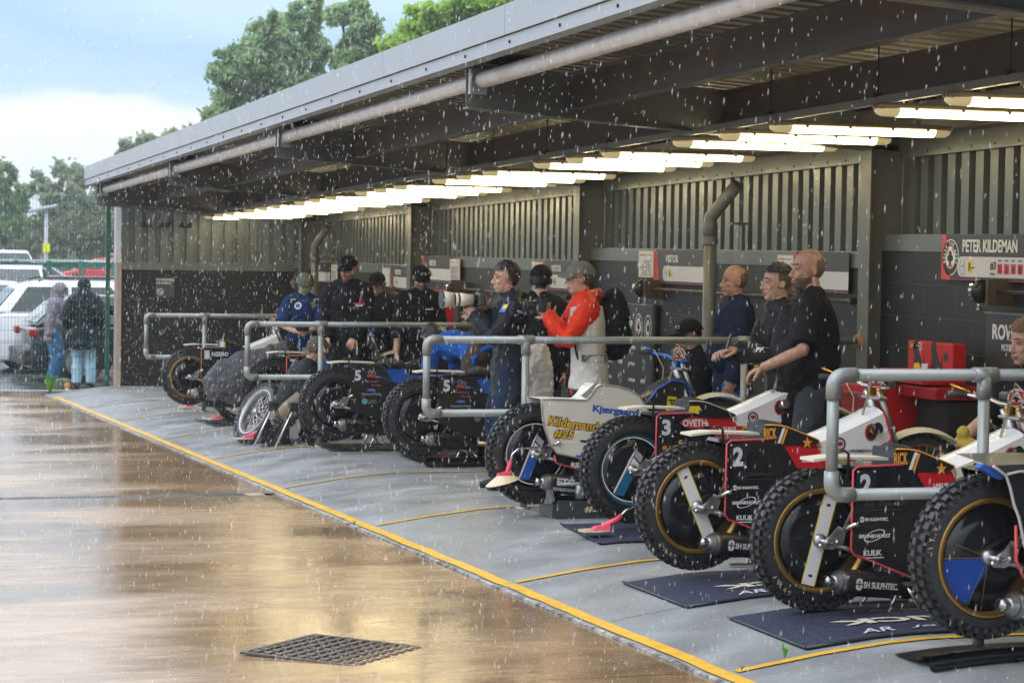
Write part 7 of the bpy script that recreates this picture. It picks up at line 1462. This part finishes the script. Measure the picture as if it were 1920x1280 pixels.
b.build('hoarding_print', WHITE, h_)
b = MB(); b.rbox((-.45, -.42, zt-.05), (.22, .03, .25), .02); b.build('yellow_emblem', YEL, h_)
# ------------------------------------------------------------------ bank and trees
b = MB(); vs = []; nx, ny = 110, 14; random.seed(5)
for j in range(ny+1):
    for i in range(nx+1):
        X = -40+i*1.6; Y = 128+j*6; h = ZP+min(1, j/5)*3.3+(.7*noise.noise(Vector((X*.2, Y*.2, 0))) if j else 0); vs.append((X, Y, h))
b.add(vs, [(j*(nx+1)+i, j*(nx+1)+i+1, (j+1)*(nx+1)+i+1, (j+1)*(nx+1)+i) for j in range(ny) for i in range(nx)], 0, True); struct('grass_bank', b, mat('rough_grass', (.07, .085, .035), .9, ns=1.2, na=.35, bump=.6, bs=4))
def leafmat(n, c, c2, tr=.5):
    m = bpy.data.materials.new(n); m.use_nodes = True; t = m.node_tree; p = t.nodes['Principled BSDF']; g = nd(t, 'ShaderNodeObjectInfo'); tc_ = nd(t, 'ShaderNodeTexCoord'); no = nd(t, 'ShaderNodeTexNoise'); no.inputs['Scale'].default_value = .9; t.links.new(tc_.outputs['Object'], no.inputs['Vector'])
    no2 = nd(t, 'ShaderNodeTexNoise'); no2.inputs['Scale'].default_value = 9; t.links.new(tc_.outputs['Object'], no2.inputs['Vector']); mm = nd(t, 'ShaderNodeMath', operation='ADD'); t.links.new(no.outputs[0], mm.inputs[0]); t.links.new(no2.outputs[0], mm.inputs[1])
    r = nd(t, 'ShaderNodeValToRGB'); r.color_ramp.elements[0].position = .36*2; r.color_ramp.elements[0].color = c+(1,); r.color_ramp.elements[1].position = .64*2 if False else 1.0; r.color_ramp.elements[1].color = c2+(1,); hm = nd(t, 'ShaderNodeMath', operation='MULTIPLY', _1=.9); t.links.new(mm.outputs[0], hm.inputs[0]); t.links.new(hm.outputs[0], r.inputs[0]); t.links.new(r.outputs[0], p.inputs['Base Color'])
    p.inputs['Roughness'].default_value = .55
    tl = nd(t, 'ShaderNodeBsdfTranslucent'); t.links.new(r.outputs[0], tl.inputs[0]); mx_ = nd(t, 'ShaderNodeMixShader'); mx_.inputs[0].default_value = tr; t.links.new(p.outputs[0], mx_.inputs[1]); t.links.new(tl.outputs[0], mx_.inputs[2]); t.links.new(mx_.outputs[0], t.nodes['Material Output'].inputs[0]); return m
L1 = leafmat('leaf_mid_green', (.19, .32, .15), (.38, .52, .25)); L2 = leafmat('leaf_bright_green', (.20, .36, .05), (.42, .60, .12)); L3 = leafmat('leaf_grey_green', (.20, .26, .17), (.36, .42, .26))
BARK = mat('bark', (.07, .055, .042), .9, ns=6, na=.3, bump=.5, bs=20)
def leaf_cloud(b, pts, n, size, rs, npr):
    # leaves gathered along twigs round each clump centre
    P = []; 
    for (c, r) in pts:
        k = max(1, int(n*r**2/sum(q[1]**2 for q in pts))); d = npr.normal(size=(k, 3)); d /= np.linalg.norm(d, axis=1)[:, None]; rad = r*np.abs(npr.normal(size=(k, 1)))*.62; ax_ = npr.normal(size=3); ax_[2] *= .5; ax_ /= np.linalg.norm(ax_); P.append(np.array(c)+d*rad*.8+ax_*(npr.normal(size=(k, 1))*r*.55))
    P = np.concatenate(P); k = len(P); a = npr.normal(size=(k, 3)); a /= np.linalg.norm(a, axis=1)[:, None]; w = np.cross(a, npr.normal(size=(k, 3))); w /= np.linalg.norm(w, axis=1)[:, None]
    s = size*npr.uniform(.6, 1.4, (k, 1)); A = P+a*s; B_ = P-a*s; Cc = P+w*s*.45; D = P-w*s*.45
    V_ = np.stack([A, Cc, B_, D], 1).reshape(-1, 3); o = len(b.v); b.v += [tuple(v) for v in V_.tolist()]; b.f += [(o+4*i, o+4*i+1, o+4*i+2, o+4*i+3) for i in range(k)]; b.m += [0]*k; b.s += [False]*k
def tree(name, label, lobes, zc, gz, m, leaf=.16, n=26000, seed=1, grp='trees beyond the shelter', dens=1):
    """lobes: crown masses as (px, py, rx px, ry px) seen at distance zc"""
    npr = np.random.RandomState(seed); random.seed(seed); ppm = 4300/zc
    cen = [(at(x, y, zc=zc+npr.uniform(-1, 1)*rx/ppm*.5), rx/ppm, ry/ppm) for x, y, rx, ry in lobes]; bx = sum(c[0].x for c in cen)/len(cen); by = sum(c[0].y for c in cen)/len(cen); base = Vector((bx, by, gz)); t = thing(name, label, 'tree', base, 0, grp)
    clumps = []; limbs = MB(); top = max(c[0].z+c[2] for c in cen); H = top-gz
    limbs.tube([(0, 0, 0), (.1, 0, H*.25), (.05, .1, H*.5)], [H*.032, H*.024, H*.017], 9)
    for c, rx, rz in cen:
        c = c-base; st = Vector((.05, .1, H*random.uniform(.25, .5))); mid = st.lerp(c, .55)+Vector((random.uniform(-.3, .3), 0, random.uniform(-.2, .4))); limbs.tube([st, mid, c], [H*.012, H*.008, H*.004], 6)
        k = int(7+rx*rz*3.4*dens)
        for _ in range(k):
            d = npr.normal(size=3); d /= np.linalg.norm(d); r = npr.uniform(.25, 1)**.5; q = np.array(c)+d*r*np.array([rx, rx, rz]); cr_ = npr.uniform(.24, .58)*min(1.0, .45+rx*.22); clumps.append((q, cr_))
            if npr.uniform() < .5: limbs.tube([c.lerp(Vector(q), .1), c.lerp(Vector(q), .6)+Vector((0, 0, -.1)), Vector(q)], [H*.0035, H*.0025, H*.0012], 4, cap=False)
    b = MB(); leaf_cloud(b, clumps, n, leaf, None, npr); me = b.mesh('crown', m); o = bpy.data.objects.new('crown', me); C.objects.link(o); o.parent = t; limbs.build('trunk', BARK, t, fix=False); return t
ZB = 1.5
LN = 1
tree('ash_tree', 'tall spreading ash tree above the middle of the fascia', [(540, 60, 70, 55), (470, 110, 60, 50), (420, 160, 38, 40), (590, 110, 45, 60), (520, 160, 70, 45), (440, 210, 50, 35), (580, 20, 35, 25), (505, 110, 60, 60), (400, 215, 22, 18), (560, 190, 60, 40)], 88, 0, L1, .13, 52000, 3, dens=1.9)
tree('ash_tree', 'narrow upright ash tree right of the tall spreading one', [(668, 45, 40, 40), (650, 90, 32, 40), (690, 95, 26, 35), (640, 30, 25, 25), (665, 130, 36, 30)], 86, 0, L1, .13, 22000, 5, dens=1.5)
tree('bright_tree', 'bright green tree above the right part of the fascia', [(800, 30, 42, 22), (860, 15, 50, 25), (930, 5, 50, 22), (770, 75, 38, 18), (840, 55, 45, 25), (900, 30, 40, 25), (985, -15, 50, 22), (745, 95, 20, 12)], 64, 0, L2, .11, 34000, 7, dens=1.9)
tree('far_tree', 'greyish far tree showing over the left end of the fascia', [(300, 262, 42, 26), (255, 285, 38, 20), (215, 300, 30, 16), (330, 275, 35, 20)], 125, ZB, L3, .18, 9000, 9)
tree('far_tree', 'pale rounded tree left of the shelter roof end', [(130, 345, 42, 32), (105, 375, 45, 40), (165, 380, 35, 50), (80, 345, 26, 22), (130, 415, 60, 40)], 135, ZB, L3, .20, 12000, 11, dens=1.2)
tree('far_tree', 'darker tree at the left edge above the fence', [(0, 330, 30, 40), (20, 385, 45, 40), (-30, 350, 40, 60), (40, 370, 26, 24), (10, 420, 60, 35)], 120, ZB, leafmat('leaf_deep', (.13, .23, .11), (.28, .40, .18)), .2, 11000, 13, dens=1.2)
tree('far_tree', 'tree mostly hidden behind the fascia end', [(370, 300, 60, 60), (450, 290, 70, 70), (240, 360, 60, 50)], 130, ZB, L3, .2, 8000, 15)
tree('far_tree', 'tree outside the left edge of the picture', [(-160, 340, 70, 60), (-110, 380, 50, 50)], 130, ZB, L3, .2, 6000, 17)
b = MB(); npr = np.random.RandomState(4); cl = []
for i in range(420):
    px = npr.uniform(-260, 420); zc = npr.uniform(124, 160); p = at(px, npr.uniform(418, 478), zc=zc); cl.append((np.array(p), npr.uniform(.5, 1.1)))
leaf_cloud(b, cl, 30000, .2, None, npr); o = bpy.data.objects.new('undergrowth', b.mesh('undergrowth', leafmat('leaf_undergrowth', (.08, .10, .05), (.18, .20, .10)))); C.objects.link(o); tag(o, 'tangled grey green undergrowth on the bank behind the car park', 'undergrowth', kind='stuff')
# ------------------------------------------------------------------ falling rain, only where the roof does not shelter
rm = bpy.data.materials.new('rain_water'); rm.use_nodes = True; t_ = rm.node_tree; p_ = t_.nodes['Principled BSDF']; p_.inputs['Base Color'].default_value = (.93, .94, .97, 1); p_.inputs['Roughness'].default_value = .2; p_.inputs['Alpha'].default_value = .58
npr = np.random.RandomState(8); V_ = []; F_ = []; cnt = 0
def drops(n, z0, z1, pw, x0=-250, x1=2200, y0=-150, y1=1450):
    global cnt
    k = 0
    while k < n:
        zc = (z0**(pw+1)+npr.uniform()*(z1**(pw+1)-z0**(pw+1)))**(1/(pw+1)); p = at(npr.uniform(x0, x1), npr.uniform(y0, y1), zc=zc)
        if p.x > 4.15 or p.z < yard(p.y)+.05: 
            k += 1; continue
        k += 1; r = npr.uniform(.0005, .0012); L = npr.uniform(.005, .015); tx = npr.normal()*.06+.05
        o = len(V_); V_.extend([(p.x-tx*L, p.y, p.z-L), (p.x+r, p.y, p.z), (p.x, p.y+r, p.z), (p.x-r, p.y, p.z), (p.x, p.y-r, p.z), (p.x+tx*L, p.y, p.z+L)])
        F_.extend([(o, o+2, o+1), (o, o+3, o+2), (o, o+4, o+3), (o, o+1, o+4), (o+5, o+1, o+2), (o+5, o+2, o+3), (o+5, o+3, o+4), (o+5, o+4, o+1)])
drops(36000, 6.0, 24, 1.0); drops(22000, 14, 34, 1.0, -250, 900)
for i in range(2600):   # splashes on the open yard
    p = at(npr.uniform(-100, 1500), npr.uniform(745, 1290), zc=12); d_ = ray(npr.uniform(-100, 1500), 750+530*npr.uniform()**1.5); q = CAM+d_*(-1.62/(d_.z+.02*d_.y))
    if q.x > YE-.05 or q.y > 34: continue
    for _ in range(4):
        r = npr.uniform(.0008, .0018); c = (q.x+npr.normal()*.012, q.y+npr.normal()*.012, q.z+npr.uniform(.003, .03)); o = len(V_)
        V_.extend([(c[0], c[1], c[2]-r), (c[0]+r, c[1], c[2]), (c[0], c[1]+r, c[2]), (c[0]-r, c[1], c[2]), (c[0], c[1]-r, c[2]), (c[0], c[1], c[2]+r*1.6)]); F_.extend([(o, o+2, o+1), (o, o+3, o+2), (o, o+4, o+3), (o, o+1, o+4), (o+5, o+1, o+2), (o+5, o+2, o+3), (o+5, o+3, o+4), (o+5, o+4, o+1)])
me = bpy.data.meshes.new('rain'); me.from_pydata(V_, [], F_); me.materials.append(rm); me.polygons.foreach_set('use_smooth', [True]*len(F_)); o = bpy.data.objects.new('falling_rain', me); C.objects.link(o); tag(o, 'heavy rain falling over the open yard', 'rain', kind='stuff')

# rain hazed air over the whole place
hm_ = bpy.data.materials.new('rain_haze'); hm_.use_nodes = True; t_ = hm_.node_tree; t_.nodes.remove(t_.nodes['Principled BSDF']); pv = nd(t_, 'ShaderNodeVolumePrincipled'); pv.inputs['Color'].default_value = (.93, .96, 1, 1); pv.inputs['Density'].default_value = .0008; pv.inputs['Anisotropy'].default_value = .3
t_.links.new(pv.outputs[0], t_.nodes['Material Output'].inputs['Volume'])
b = MB(); b.box((0, 300, 9.9), (1200, 700, 24.2)); o = b.build('haze', hm_); tag(o, 'pale rain haze in the air', 'haze', kind='stuff')
